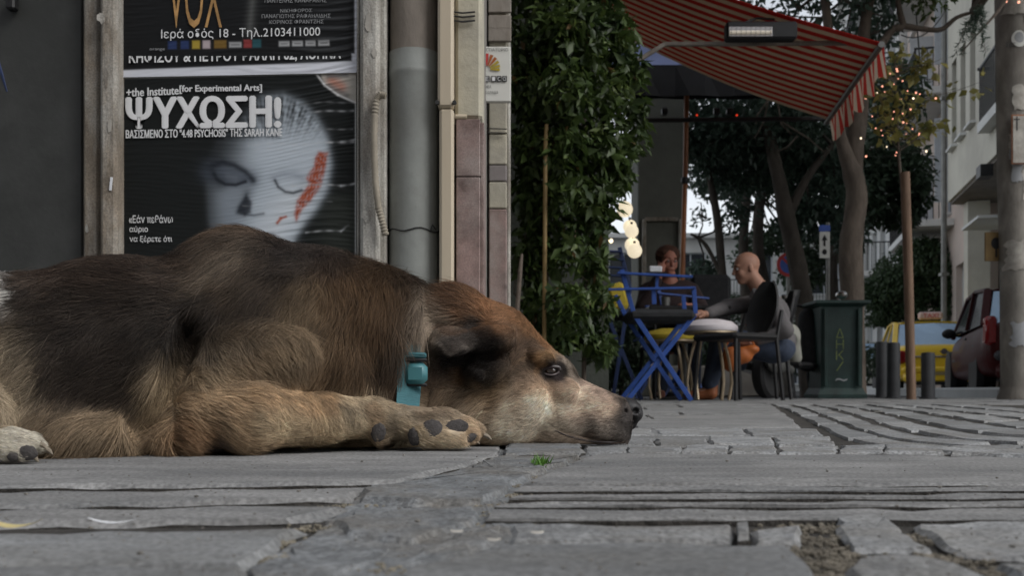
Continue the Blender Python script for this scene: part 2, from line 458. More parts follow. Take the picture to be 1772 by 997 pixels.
# ------------------------------------------------------------------ implicit bodies (smooth unions meshed by surface nets)
class SDF:
    def __init__(s, lo, hi, h):
        s.lo = np.array(lo, float); s.h = h
        s.n = np.ceil((np.array(hi, float) - s.lo) / h).astype(int) + 1
        s.D = np.full(tuple(s.n), 1.0, dtype=np.float32)
        s.ax = [s.lo[i] + h * np.arange(s.n[i]) for i in range(3)]
    def _win(s, a, b):
        i0 = np.clip(np.floor((np.minimum(a, b) - s.lo) / s.h).astype(int), 0, s.n)
        i1 = np.clip(np.ceil((np.maximum(a, b) - s.lo) / s.h).astype(int) + 1, 0, s.n)
        return i0, i1
    def _comb(s, i0, i1, d, k, op):
        if op == 'loc': return
        sl = tuple(slice(i0[q], i1[q]) for q in range(3)); A = s.D[sl]
        if A.size == 0: return
        if op == 'add':
            h = np.maximum(k - np.abs(A - d), 0) / k; s.D[sl] = np.minimum(A, d) - h * h * k * .25
        else:
            d = -d; h = np.maximum(k - np.abs(A - d), 0) / k; s.D[sl] = np.maximum(A, d) + h * h * k * .25
    def ell(s, c, r, k=.01, rot=None, op='add'):
        c = np.array(c, float); r = np.array(r, float) if hasattr(r, '__len__') else np.array([r] * 3, float)
        m = r.max() + k + 2 * s.h
        i0, i1 = s._win(c - m, c + m)
        X = (s.ax[0][i0[0]:i1[0]] - c[0])[:, None, None]; Y = (s.ax[1][i0[1]:i1[1]] - c[1])[None, :, None]; Z = (s.ax[2][i0[2]:i1[2]] - c[2])[None, None, :]
        if rot is not None:
            Rm = np.array(rot)  # rows: local axes
            X, Y, Z = (Rm[q, 0] * X + Rm[q, 1] * Y + Rm[q, 2] * Z for q in range(3))
        k0 = np.sqrt((X / r[0]) ** 2 + (Y / r[1]) ** 2 + (Z / r[2]) ** 2)
        k1 = np.sqrt((X / r[0] ** 2) ** 2 + (Y / r[1] ** 2) ** 2 + (Z / r[2] ** 2) ** 2) + 1e-9
        s._comb(i0, i1, (k0 * (k0 - 1) / k1).astype(np.float32), k, op)
    def cap(s, a, b, ra, rb, k=.01, sy=1.0, op='add'):
        a = np.array(a, float); b = np.array(b, float); m = max(ra, rb) * max(1, sy) + k + 2 * s.h
        i0, i1 = s._win(np.minimum(a, b) - m, np.maximum(a, b) + m)
        X = (s.ax[0][i0[0]:i1[0]] - a[0])[:, None, None]; Y = (s.ax[1][i0[1]:i1[1]] - a[1])[None, :, None]; Z = (s.ax[2][i0[2]:i1[2]] - a[2])[None, None, :]
        v = b - a; t = np.clip((X * v[0] + Y * v[1] + Z * v[2]) / max(v @ v, 1e-9), 0, 1)
        d = np.sqrt((X - t * v[0]) ** 2 + ((Y - t * v[1]) / sy) ** 2 + (Z - t * v[2]) ** 2) - (ra + (rb - ra) * t)
        s._comb(i0, i1, d.astype(np.float32), k, op)
    def floor(s, z):
        s.D = np.maximum(s.D, (z - s.ax[2])[None, None, :].astype(np.float32))
    def mesh(s):
        D = s.D; D[0] = D[-1] = 1; D[:, 0] = D[:, -1] = 1; D[:, :, 0] = 1; D[:, :, -1] = 1
        ins = D < 0; cnt = np.zeros(tuple(s.n - 1), np.int8)
        cor = [(i, j, k) for i in (0, 1) for j in (0, 1) for k in (0, 1)]
        for (i, j, k) in cor:
            cnt += ins[i:s.n[0] - 1 + i, j:s.n[1] - 1 + j, k:s.n[2] - 1 + k]
        mask = (cnt > 0) & (cnt < 8); cells = np.argwhere(mask)
        idx = np.full(mask.shape, -1, np.int32); idx[mask] = np.arange(len(cells))
        d8 = {c: D[cells[:, 0] + c[0], cells[:, 1] + c[1], cells[:, 2] + c[2]] for c in cor}
        P = np.zeros((len(cells), 3)); n = np.zeros(len(cells))
        for a in cor:
            for q in range(3):
                if a[q] == 0:
                    b = tuple(1 if z == q else a[z] for z in range(3))
                    x = (d8[a] < 0) != (d8[b] < 0)
                    t = d8[a][x] / (d8[a][x] - d8[b][x])
                    p = np.tile(np.array(a, float), (x.sum(), 1)); p[:, q] += t
                    P[x] += p; n[x] += 1
        V = s.lo + s.h * (cells + P / n[:, None]); Q = []
        for q in range(3):
            a = [slice(None)] * 3; b = [slice(None)] * 3; a[q] = slice(0, -1); b[q] = slice(1, None)
            e = np.argwhere(ins[tuple(a)] != ins[tuple(b)])
            u, w = (q + 1) % 3, (q + 2) % 3
            e = e[(e[:, u] > 0) & (e[:, w] > 0) & (e[:, u] < s.n[u] - 1) & (e[:, w] < s.n[w] - 1)]
            fl = ins[e[:, 0], e[:, 1], e[:, 2]]
            def C(du, dw):
                c = e.copy(); c[:, u] += du; c[:, w] += dw; return idx[c[:, 0], c[:, 1], c[:, 2]]
            quad = np.stack([C(-1, -1), C(0, -1), C(0, 0), C(-1, 0)], 1)
            quad[~fl] = quad[~fl][:, ::-1]; Q.append(quad)
        return V, np.concatenate(Q)
def set_cols(me, cols, name='col', domain='POINT'):
    a = me.attributes.new(name, 'FLOAT_COLOR', domain)
    c = np.ones((len(cols), 4), np.float32); c[:, :3] = cols
    a.data.foreach_set('color', c.ravel())

def text_obj(body, box, Y, m, parent, name='lettering', bold=0.0, depth=.0, cut=None, slant=0.0, heavy=0.0):
    """Flat print: body fitted into box (x0,y0,x1,y1 in survey pixels) on the plane at distance Y facing the street."""
    cu = bpy.data.curves.new('t', 'FONT'); cu.body = body; cu.size = 1; cu.offset = bold; cu.resolution_u = 3
    o = bpy.data.objects.new('t', cu); COL.objects.link(o)
    dg = bpy.context.evaluated_depsgraph_get(); me = bpy.data.meshes.new_from_object(o.evaluated_get(dg))
    bpy.data.objects.remove(o); bpy.data.curves.remove(cu)
    n = len(me.vertices); co = np.empty(n * 3, np.float32); me.vertices.foreach_get('co', co); co = co.reshape(-1, 3)
    lo, hi = co.min(0), co.max(0)
    u = (co[:, 0] - lo[0]) / max(hi[0] - lo[0], 1e-6); v = (co[:, 1] - lo[1]) / max(hi[1] - lo[1], 1e-6)
    x0, y0, x1, y1 = box
    px = x0 + u * (x1 - x0); py = y1 + v * (y0 - y1) - slant * u
    out = np.stack([(px - CX) / F * Y, np.full(n, Y), EH + (HY - py) / F * Y], 1)
    me.vertices.foreach_set('co', out.astype(np.float32).ravel()); me.update()
    if cut is not None:
        bm = bmesh.new(); bm.from_mesh(me)
        z = EH + (HY - cut) / F * Y
        bmesh.ops.bisect_plane(bm, geom=bm.verts[:] + bm.edges[:] + bm.faces[:], plane_co=(0, Y, z), plane_no=(0, 0, 1), clear_outer=True)
        bm.to_mesh(me); bm.free()
    me.materials.clear()
    if heavy > 0:          # thick strokes: shifted layers a tenth of a millimetre apart
        bm = bmesh.new(); bm.from_mesh(me); base = bm.verts[:] + bm.edges[:] + bm.faces[:]
        for k, (dx, dz) in enumerate(((-1, 0), (1, 0), (-.5, .5), (.5, .5), (-.5, -.5), (.5, -.5), (0, .6), (0, -.6))):
            r_ = bmesh.ops.duplicate(bm, geom=base); vs = [g for g in r_['geom'] if isinstance(g, bmesh.types.BMVert)]
            bmesh.ops.translate(bm, verts=vs, vec=(dx * heavy, -.00012 * (k + 1), dz * heavy))
        bm.to_mesh(me); bm.free()
    return link_mesh(name, me, m, parent)
def vnoise(P, f, seed=0):
    """cheap smooth noise in -1..1 from summed sines"""
    r = np.random.default_rng(seed); out = np.zeros(len(P))
    for k in range(6):
        d = r.normal(size=3); d /= np.linalg.norm(d); out += np.sin((P @ d) * f * r.uniform(.6, 1.6) + r.uniform(0, 6.28))
    return out / 3.2
def leaves(name, centers, size, m, parent=None, ratio=.45, droop=.3, jitter=.3, rng=None, kind=None, up=.35):
    """one bent pointed leaf (4 triangles) at every centre"""
    rng = rng or RNG; C = np.asarray(centers, float); n = len(C)
    d = rng.normal(size=(n, 3)); d[:, 2] -= droop; d /= np.linalg.norm(d, axis=1)[:, None]
    nn = rng.normal(size=(n, 3)); nn[:, 2] += up * 2; w = np.cross(d, nn); w /= np.linalg.norm(w, axis=1)[:, None] + 1e-9
    nn = np.cross(w, d)
    L = size * (1 + jitter * rng.uniform(-1, 1, n))[:, None]
    b = C; mid = C + d * L * .45 - nn * L * .04; tip = C + d * L - nn * L * .18
    l = mid + w * L * ratio * .5 + nn * L * .07; r_ = mid - w * L * ratio * .5 + nn * L * .07
    V = np.stack([b, r_, mid, l, tip], 1).reshape(-1, 3)
    i = np.arange(n)[:, None] * 5
    T = np.concatenate([i + [0, 1, 2], i + [0, 2, 3], i + [1, 4, 2], i + [2, 4, 3]])
    o = mesh_np(name, V, T, m, parent)
    if kind: o['kind'] = kind
    return o
def blob_points(rng, blobs, n, shell=.55):
    """points in the outer part of several ellipsoidal clumps; blobs = (centre, radii)"""
    vol = np.array([r[0] * r[1] * r[2] for c, r in blobs]) ** .67; vol /= vol.sum(); out = []
    for (c, r), f in zip(blobs, vol):
        k = max(3, int(n * f)); p = rng.normal(size=(k, 3)); p /= np.linalg.norm(p, axis=1)[:, None]
        q = rng.uniform(shell ** 3, 1, k) ** (1 / 3); out.append(np.array(c) + p * q[:, None] * np.array(r))
    return np.concatenate(out)
# ------------------------------------------------------------------ ground
mb = MB(); mb.add([(-300, -60, -.14), (300, -60, -.14), (300, 500, -.14), (-300, 500, -.14)], [(0, 1, 2, 3)])
tag(mb.build('ground', M['ground']), 'bare dark earth under the paving', kind='structure')
mb = MB(); mb.add([(-3, -3, -.005), (7.2, -3, -.005), (7.2, 9.3, -.005), (-3, 9.3, -.005)], [(0, 1, 2, 3)])
pave = tag(mb.build('pavement', M['dirt']), 'worn grey stone paving with dirt in the joints', kind='structure')
mb = MB(); mb.add([(-12, 9.3, -.026), (26, 9.3, -.026), (40, 120, -.026), (-12, 120, -.026)], [(0, 1, 2, 3)])
tag(mb.build('road', M['asphalt']), 'dark road beyond the paving', kind='structure')

def stone(poly, m, name='paving_slab', top=0.0, h=.02, jit=.0014, cham=.004, step=.03, tilt=0.0, parent=pave, rough=.0012):
    poly = [Vector((p[0], p[1])) for p in poly]
    ar = sum(poly[i - 1].x * poly[i].y - poly[i].x * poly[i - 1].y for i in range(len(poly)))
    if ar < 0: poly = poly[::-1]
    ring = []
    for i in range(len(poly)):
        a, b = poly[i], poly[(i + 1) % len(poly)]
        k = max(1, min(40, int((b - a).length / step)))
        for q in range(k):
            p = a.lerp(b, q / k)
            ring.append(Vector((p.x + random.uniform(-jit, jit), p.y + random.uniform(-jit, jit))))
    c = sum(ring, Vector((0, 0))) / len(ring); n = len(ring)
    tx, ty = random.uniform(-tilt, tilt), random.uniform(-tilt, tilt)
    def z(p, e=0): return top + (p.x - c.x) * tx + (p.y - c.y) * ty + random.uniform(-rough, rough) * e
    vs = [(p.x, p.y, top - h) for p in ring]; vs += [(p.x, p.y, z(p) - cham * random.uniform(.7, 1.5)) for p in ring]
    inn = [p + (c - p).normalized() * min(cham * random.uniform(.8, 2.2), (c - p).length * .4) for p in ring]
    vs += [(p.x, p.y, z(p, 1)) for p in inn]
    vs += [(c.x, c.y, z(c))]
    fs = []; mi = []
    for i in range(n):
        j = (i + 1) % n
        fs += [(i, j, n + j, n + i), (n + i, n + j, 2 * n + j, 2 * n + i), (2 * n + i, 2 * n + j, 3 * n)]; mi += [1, 0, 0]
    me = bpy.data.meshes.new(name); me.from_pydata(vs, [], fs); me.polygons.foreach_set('material_index', mi); me.update()
    return link_mesh(name, me, [m, M['dirt']], parent)
def gp(*pts): return [G(*p).to_2d() for p in pts]
# ribbed planks and slabs in front of the dog, left block
stone(gp((-700, 818), (-700, 842), (-100, 843.5), (300, 840.5), (600, 835), (692, 832), (790, 810), (862, 786), (868, 769), (640, 771), (200, 783), (-200, 796)), M['plank'], top=.001, cham=.003)
stone(gp((-300, 854), (-300, 873), (0, 873), (380, 867), (612, 860), (618, 852), (690, 842), (300, 850)), M['plank'], cham=.004)
stone(gp((-300, 886), (-300, 904), (0, 904), (500, 898), (556, 891), (604, 875), (300, 880)), M['plank'], cham=.004)
stone(gp((-300, 922), (-300, 972), (0, 973), (435, 974), (478, 948), (500, 925), (548, 911), (300, 917)), M['slab'], cham=.006)
stone(gp((-300, 979), (-300, 1200), (300, 1200), (440, 1090), (428, 1010), (434, 980)), M['slab'], cham=.005)
# cracked broken slab pieces in the middle
stone(gp((700, 838), (800, 813), (868, 791), (1000, 789), (985, 800), (920, 822), (880, 842), (835, 868), (700, 872), (630, 866), (628, 853)), M['broken'], top=.002, jit=.006, cham=.006, step=.02)
stone(gp((626, 874), (700, 878), (832, 874), (822, 905), (700, 935), (600, 925), (575, 905), (565, 900)), M['broken'], jit=.005, cham=.005, step=.02)
stone(gp((560, 912), (600, 932), (700, 941), (640, 975), (560, 1010), (455, 1040), (440, 990), (488, 950), (515, 928)), M['broken'], jit=.005, cham=.005, step=.02, top=-.002)
stone(gp((720, 942), (826, 912), (860, 905), (868, 937), (800, 958), (700, 975)), M['broken'], jit=.004, cham=.004, step=.02, top=-.001)
stone(gp((690, 985), (800, 965), (870, 945), (1020, 940), (1370, 945), (1400, 975), (1425, 1010), (1450, 1100), (1300, 1250), (700, 1250), (640, 1080), (660, 1010)), M['slab'], jit=.003, cham=.006, top=.001)
stone(gp((470, 1060), (600, 1020), (640, 1015), (625, 1100), (600, 1250), (440, 1250), (450, 1130)), M['slab'], jit=.003, cham=.006)
stone(gp((640, 832), (868, 770), (1030, 786), (880, 860), (872, 935), (1010, 940), (640, 1150), (430, 1150), (440, 975), (560, 900)), M['broken'], top=-.0030, h=.01, jit=.004, cham=.002, step=.02)
# thin raised slab edge under the dog's chin
stone(gp((878, 768), (1000, 770), (1012, 784), (1003, 788), (872, 790)), M['broken'], top=.004, jit=.003, cham=.004, step=.02)
# right block: smooth slab then narrow ribs
stone(gp((1030, 785), (1300, 786), (1550, 787), (1800, 794), (2300, 803), (2300, 835), (1700, 836), (900, 838), (925, 825), (985, 803)), M['plank'], jit=.001, cham=.003)
for y0, y1, xl in ((843.5, 849.5, 893), (856.5, 862.5, 884), (870, 876, 858), (884, 899, 842)):
    stone(gp((xl + 8, y0), (2300, y0 - 2), (2300, y1 - 2), (xl - 4, y1)), M['plank'], jit=.0008, cham=.0012, h=.018)
stone(gp((872, 908), (1050, 907), (1268, 912), (1266, 933), (1020, 935), (875, 938)), M['sett'], 'paving_slab', jit=.002)
stone(gp((1273, 911), (1292, 910), (1297, 935), (1275, 936)), M['sett'], 'sett', jit=.001, top=.003)
stone(gp((1299, 912), (1392, 908), (1385, 930), (1378, 938), (1303, 938)), M['sett'], 'paving_slab')
for pl in (((1445, 895), (1530, 889), (1565, 917), (1606, 948), (1475, 950), (1450, 918)),
           ((1582, 906), (1690, 900), (1800, 903), (1960, 962), (1780, 965), (1665, 958), (1612, 930)),
           ((1480, 957), (1610, 958), (1700, 985), (1790, 1030), (1640, 1080), (1520, 1030), (1462, 985)),
           ((1720, 975), (1980, 972), (2200, 1060), (1900, 1090), (1810, 1030)),
           ((1840, 903), (2300, 903), (2300, 965), (2010, 962))):
    stone(gp(*pl), M['sett'], 'sett', jit=.0022, cham=.003, top=.0, step=.018, rough=.0012)
# rows between the slab and the chin
def row(y0, y1, xs, m, slant=0, j=.0025, gap=2.0, top=0.0):
    for a, b in zip(xs[:-1], xs[1:]):
        stone(gp((a + gap + slant, y0), (b - gap + slant, y0 + random.uniform(-.3, .3)), (b - gap, y1), (a + gap, y1)), m, 'sett', jit=j, cham=.004, top=top + random.uniform(-.001, .0015))
row(771.5, 783.5, [1010, 1085, 1180, 1260, 1345, 1452, 1530, 1640, 1760, 1900], M['sett'], j=.004)
row(756, 769.5, [850, 930, 1035, 1138, 1232, 1345, 1448], M['sett'], slant=-10)
row(742, 754, [860, 990, 1141, 1300, 1428], M['sett'], slant=-14)
row(727, 740.5, [900, 1100, 1390], M['plank'], slant=-20)
row(718, 726.3, [920, 1130, 1376], M['plank'], slant=-14)
row(711, 717.5, [930, 1180, 1363], M['plank'], slant=-14)
row(705.5, 710.5, [940, 1120, 1352], M['plank'], slant=-8)
row(701.5, 705.1, [950, 1180, 1345], M['plank'], slant=-8)
# fan of curved courses on the right
arcs = [
    [(1338, 700), (1362, 708), (1400, 727), (1440, 748), (1480, 762), (1560, 775), (1680, 784), (1900, 792)],
    [(1365, 700), (1392, 708), (1440, 727), (1480, 742), (1540, 758), (1620, 768), (1740, 776), (1960, 784)],
    [(1400, 700), (1440, 708), (1486, 721), (1530, 737), (1590, 751), (1670, 762), (1790, 770), (2000, 777)],
    [(1440, 700), (1490, 708), (1550, 720), (1600, 733), (1650, 744), (1730, 755), (1840, 762), (2050, 768)],
    [(1490, 700), (1545, 707), (1610, 717), (1670, 727), (1730, 737), (1800, 746), (1900, 753), (2080, 760)],
    [(1540, 700), (1600, 706), (1670, 714), (1740, 722), (1800, 729), (1880, 737), (1970, 744), (2110, 750)],
    [(1600, 700), (1660, 705), (1735, 711), (1805, 717), (1870, 723), (1950, 729), (2030, 735), (2150, 740)],
    [(1670, 700), (1730, 704), (1800, 708.5), (1870, 713), (1950, 718), (2040, 723), (2120, 727), (2200, 730)],
]
def arc_pt(A, t):
    P = [G(*p).to_2d() for p in A]; L = [0]
    for a, b in zip(P, P[1:]): L.append(L[-1] + (b - a).length)
    s_ = t * L[-1]
    for i in range(len(P) - 1):
        if s_ <= L[i + 1] + 1e-9: return P[i].lerp(P[i + 1], (s_ - L[i]) / (L[i + 1] - L[i]))
    return P[-1]
for i in range(len(arcs) - 1):
    A, B = arcs[i], arcs[i + 1]; cuts = [0]; 
    while cuts[-1] < 1: cuts.append(min(1, cuts[-1] + random.uniform(.07, .15)))
    for t0, t1 in zip(cuts[:-1], cuts[1:]):
        if t1 - t0 < .02: continue
        e = .004
        pts = [arc_pt(A, t0 + (t1 - t0) * q / 4) for q in range(5)]; pts2 = [arc_pt(B, t0 + (t1 - t0) * q / 4) for q in range(5)]
        lo, hi = (.0 if i == 0 else .15), .87
        pa = [a.lerp(b, lo) for a, b in zip(pts, pts2)]; pb = [a.lerp(b, hi) for a, b in zip(pts, pts2)]
        pa[0] = pa[0].lerp(pa[1], .06); pb[0] = pb[0].lerp(pb[1], .06); pa[4] = pa[4].lerp(pa[3], .06); pb[4] = pb[4].lerp(pb[3], .06)
        stone(pa + pb[::-1], M['sett'] if random.random() < .6 else M['slab'], 'sett', jit=.004, cham=.006, step=.08, top=random.uniform(-.002, .002))
# far paving courses up to the road, and the floor under the dog and along the wall
def course(x0, x1, y0, y1, w, m, name='paving_slab'):
    x = x0 - random.uniform(0, w)
    while x < x1:
        ww = w * random.uniform(.8, 1.25)
        stone([(x + .006, y0), (x + ww - .006, y0), (x + ww - .006, y1), (x + .006, y1)], m, name, jit=.003, cham=.005, step=.25, top=random.uniform(-.002, .001))
        x += ww
y = 5.35
while y < 9.2:
    d = .3 if y < 7 else .42
    course(.1, 6.9, y + .006, min(y + d - .006, 9.28), .62, random.choice([M['slab'], M['plank']])); y += d
y = 1.62
while y < 5.3:
    course(-2.0, .0 if y > 1.9 else -.05, y + .005, y + .36, .6, M['slab']); y += .37
course(-2.2, -1.02, .9, 1.6, .5, M['slab']); course(-1.6, -.1, 1.47, 1.6, .5, M['slab'])
for y in (3.3, 4.0, 4.7):
    course(3.6 if y < 4 else 3.9, 6.9, y, y + .68, .8, M['slab'])
course(2.75, 6.9, 1.9, 2.55, .8, M['slab']); course(3.1, 6.9, 2.56, 3.28, .8, M['slab'])
for y in (-.6, -.2, .08): course(-1.2, 2.2, y - .0, y + .26, .7, M['slab'])

# small loose things on the paving
def scatter_stones(name, pts, size, m, label, n=60, spread=.02):
    mb = MB()
    for c in pts:
        for _ in range(n // len(pts)):
            p = Vector((c[0] + random.gauss(0, spread), c[1] + random.gauss(0, spread * .6), -.006 + random.random() * .003))
            r = size * random.uniform(.5, 1.5)
            mb.sphere(p, (r, r * random.uniform(.6, 1), r * .7), 5, 3)
    return tag(mb.build(name, m), label, kind='stuff')
crk = [G(x, y) for x, y in ((1405, 905), (1415, 925), (1425, 945), (1440, 965), (1455, 990), (1470, 1020), (1590, 925), (1640, 955), (1720, 985), (1395, 890))]
scatter_stones('gravel', crk, .0017, mat('grit', (.14, .125, .1), .95, var=.5, scale=60), 'brown grit and dirt filling the gap between the setts', 2600, .014)
crk2 = [G(x, y) for x, y in ((880, 850), (900, 835), (930, 822), (960, 806), (870, 868), (855, 885), (620, 868), (560, 905), (500, 930), (470, 955), (700, 976), (850, 900))]
scatter_stones('gravel', crk2, .0013, mat('pale_grit', (.2, .18, .14), .95, var=.5, scale=60), 'fine brown dirt in the cracks of the broken slab', 1500, .011)
mb = MB()
for _ in range(600):
    x_, y_ = random.uniform(-100, 1900), 790 + 260 * random.random() ** 1.3; c = G(x_, y_); r = random.uniform(.0004, .0011) * (1 if random.random() < .93 else 2)
    mb.sphere((c.x, c.y, .002 + r * .3), (r, r * random.uniform(.6, 1.2), r * .5), 5, 3)
tag(mb.build('grit', mat('loose_grit', (.16, .15, .135), .95, var=.6, scale=90)), 'loose sandy grit strewn over the foreground slabs', kind='stuff')
mb = MB()
for _ in range(70):
    c = G(936 + random.gauss(0, 7), 806 + random.gauss(0, 1.5), 0); a = random.uniform(0, 6.28); h = random.uniform(.004, .013)
    d = Vector((math.cos(a), math.sin(a), 0)) * h * .7
    s_ = Vector((-d.y, d.x, 0)).normalized() * .0016
    mb.add([c - s_, c + s_, c + d + Vector((0, 0, h)) ], [(0, 1, 2)])
tag(mb.build('weeds', M['grass'], fix=False), 'tiny tuft of bright green weed in the crack below the chin', kind='stuff')
def leaf_flat(name, c, L, w, m, ang, curl, label, group=None):
    V = []; n = 8
    for i in range(n + 1):
        t = i / n; ww = w * math.sin(math.pi * min(1, t * .95 + .05)) ** .7
        for s_ in (-1, 0, 1):
            x = (t - .5) * L; y = s_ * ww * .5; z = .0015 + curl * ((t - .5) ** 2 * 4 + abs(s_) * .4) + (.0012 if s_ == 0 else 0)
            V.append((c[0] + x * math.cos(ang) - y * math.sin(ang), c[1] + x * math.sin(ang) + y * math.cos(ang), c[2] + z))
    Q = []
    for i in range(n):
        for s_ in range(2): Q.append((i * 3 + s_, i * 3 + s_ + 1, (i + 1) * 3 + s_ + 1, (i + 1) * 3 + s_))
    o = mesh_np(name, V, Q, m, smooth=True); return tag(o, label, 'leaf', group)
c = G(28, 921); leaf_flat('dry_leaf', (c.x, c.y, 0), .028, .014, M['straw'], .15, .004, 'small curled straw-coloured leaf on the ribbed slab at the left')
c = G(300, 908); leaf_flat('feather', (c.x - .03, c.y - .012, 0), .03, .006, M['white'], .1, .003, 'small white downy feather lying on the ribbed slabs').__setitem__('category', 'feather')
for i, (x, y) in enumerate(((1438, 716), (1180, 724), (1520, 714), (930, 932), (855, 945), (790, 930))):
    c = G(x, y); o = leaf_flat('paper_scrap', (c.x, c.y, .001), .007 + .02 * (y < 760), .004 + .01 * (y < 760), M['paper_old'], random.uniform(-.4, .4), .0004,
                  ['white paper scrap on the curved setts, in front of the green bin', 'white paper scrap on the paving in front of the blue chair', 'white paper scrap on the curved setts, in front of the bollards', 'rightmost of the white flecks on the slab below the chin', 'white fleck at the bottom of the cracked slab, nearest the viewer', 'white fleck on the broken slab below the paw'][i])
    o['category'] = 'litter'

# ------------------------------------------------------------------ left building
YW = 2.30
def PB(mb, x0, x1, y_top, y_bot, Yf, d, bev=.004, ztop=None, zbot=None):
    """box whose front face lies at distance Yf between survey columns x0..x1"""
    a, b = W(x0, 0, Yf).x, W(x1, 0, Yf).x
    z1 = ztop if ztop is not None else W(0, y_top, Yf).z; z0 = zbot if zbot is not None else W(0, y_bot, Yf).z
    return mb.box(((a + b) / 2, Yf + d / 2, (z0 + z1) / 2), (b - a, d, z1 - z0), bev=bev)
HB = 4.2
wall = thing('stone_building', 'old grey building with dark metal door, posters and pilasters at the corner', 'building', (-1.2, 2.3, 0))
mb = MB(); PB(mb, -900, 672, 0, 0, YW + .04, .25, 0, HB, -.02); mb.box((-2.0, 4.0, 6.6), (4.05, 3.2, 4.8)); mb.box((-2.03, 4.6, 2.08), (3.9, 3.9, 4.2)); mb.build('wall', M['wallstone'], wall)
mb = MB(); PB(mb, -500, 142, 0, 0, YW + .012, .02, .003, 2.3, 0.0)
dr = mb.build('door', M['door'], wall)
mb = MB()
PB(mb, 8, 24, -12, 14, YW - .016, .026, .004); mb.build('handle', M['black'], dr)
mb = MB(); PB(mb, 143, 171, 0, 0, YW - .02, .06, .006, 2.4, 0); mb.build('door_frame', M['frame'], wall)
mb = MB(); PB(mb, 171.6, 202, 0, 0, YW - .045, .085, .008, 2.4, 0); mb.build('pilaster', M['frame'], wall)
mb = MB(); PB(mb, 202.5, 617, 0, 0, YW + .006, .03, .001, 2.4, 0); mb.build('panel', M['ductbrown'], wall)
mb = MB(); PB(mb, 617.5, 622, 0, 0, YW - .012, .05, .003, 2.4, 0); PB(mb, 622.5, 656, 0, 0, YW - .035, .07, .008, 2.4, 0); mb.build('pilaster', M['frame2'], wall)
mb = MB(); PB(mb, 656.5, 668, 0, 0, YW - .005, .04, .004, 2.4, 0); mb.build('pilaster', M['frame2'], wall)
# round duct in the recess: grey sleeve below, brown old pipe above
a, b = W(669, 0, YW).x, W(758, 0, YW).x; rc = (b - a) / 2; xc = (a + b) / 2; yc = YW + .045
zj = W(0, 84, YW).z
duct = thing('round_duct', 'round grey duct with dented sleeve between the poster frame and cream pipe', 'duct', (xc, yc, 0))
mb = MB(); mb.lathe([(rc, 0), (rc, zj - .06), (rc * 1.03, zj - .055), (rc * 1.03, zj - .045), (rc * 1.0, zj - .04), (rc * 1.0, zj)], (xc, yc, 0), 28); mb.build('sleeve', M['duct'], duct, True)
mb = MB(); mb.lathe([(rc * .96, zj + .001), (rc * .95, 2.4)], (xc, yc, 0), 28); mb.build('pipe', M['ductbrown'], duct, True)
mb = MB(); zz = W(0, 398, YW).z
mb.tube([(xc + rc * 1.02 * math.sin(t), yc - rc * 1.02 * math.cos(t), zz + .004 * math.sin(5 * t)) for t in np.linspace(-1.5, 1.6, 16)], .0018, 5)
mb.tube([(xc + rc * .72, yc - rc * .78, zz), (xc + rc * .78, yc - rc * .76, zz + .012), (xc + rc * .9, yc - rc * .6, zz + .002)], .0018, 5)
mb.build('wire_tie', M['wire'], duct)
# flexible hose
hp = [W(x, y, YW - .05) for x, y in ((668, 166), (658, 163), (651, 172), (648, 200), (647, 240), (648, 280), (650, 320), (655, 360), (662, 385), (668, 410))]
mb = MB(); pts = []; rr = []
for i in range(len(hp) - 1):
    for q in range(9):
        pts.append(hp[i].lerp(hp[i + 1], q / 9)); rr.append(.0085 if len(rr) % 2 else .0068)
mb.tube(pts, rr, 10); hs_ = tag(mb.build('corrugated_hose', M['hose'], None, True), 'thin corrugated hose curving down beside the grey duct', 'hose')
# cream downpipe
a, b = W(758.5, 0, YW - .03).x, W(785, 0, YW - .03).x
dp = thing('downpipe', 'square cream downpipe running down the corner pilaster', 'pipe', ((a + b) / 2, YW, 0))
mb = MB(); mb.box(((a + b) / 2 + .001, YW + .0, W(0, 193, YW).z / 2), (b - a - .002, .06, W(0, 193, YW).z), bev=.006); mb.build('lower_pipe', M['pipe'], dp)
mb = MB(); z1 = W(0, 193, YW).z; mb.box(((a + b) / 2 - .001, YW, (z1 + 2.4) / 2 + .001), (b - a + .001, .066, 2.4 - z1), bev=.006); mb.build('upper_pipe', M['pipe'], dp)
for sx in (a - .002, b + .002):
    mb = MB(); mb.cyl((sx, YW - .036, W(0, 184, YW).z), (sx, YW - .026, W(0, 184, YW).z), .005, seg=8); mb.build('screw', M['wire'], dp)
# corner pilaster: plaster above, marble below
zc = W(0, 208, YW).z
xL, xR = W(787, 0, YW).x, W(834, 0, YW).x
mb = MB(); mb.box(((xL + xR) / 2, YW + .1, (zc + HB) / 2 + .002), (xR - xL, .2, HB - zc - .004), bev=.008); mb.build('plaster_pilaster', M['plaster'], wall)
mb = MB(); mb.cyl(W(788, 202, YW - .012), W(808, 202, YW - .012), .006, seg=10); mb.build('pipe_stub', M['pipe'], wall, True)
mb = MB()
for y in (20, 27, 35): mb.tube([W(785, y, YW - .006), W(800, y + 2, YW - .008), W(822, y, YW - .006)], .0022, 6)
mb.build('cable', M['wire'], wall)
mb = MB(); seams = [zc, W(0, 308, YW).z, .22, 0]
for z1, z0 in zip(seams, seams[1:]):
    mb = MB(); x2 = W(831, 0, YW - .018).x; x1 = W(789, 0, YW - .018).x
    mb.box(((x1 + x2) / 2, YW + .06, (z1 + z0) / 2), (x2 - x1, .15, z1 - z0 - .002), bev=.002); mb.build('marble_panel', M['marble'], wall)
mb = MB(); x1 = W(831.6, 0, YW - .01).x
mb.box((x1 + .004, YW + .07, zc / 2 - .003), (.008, .16, zc - .01), bev=.001); mb.build('marble_edge', M['marble'], wall)
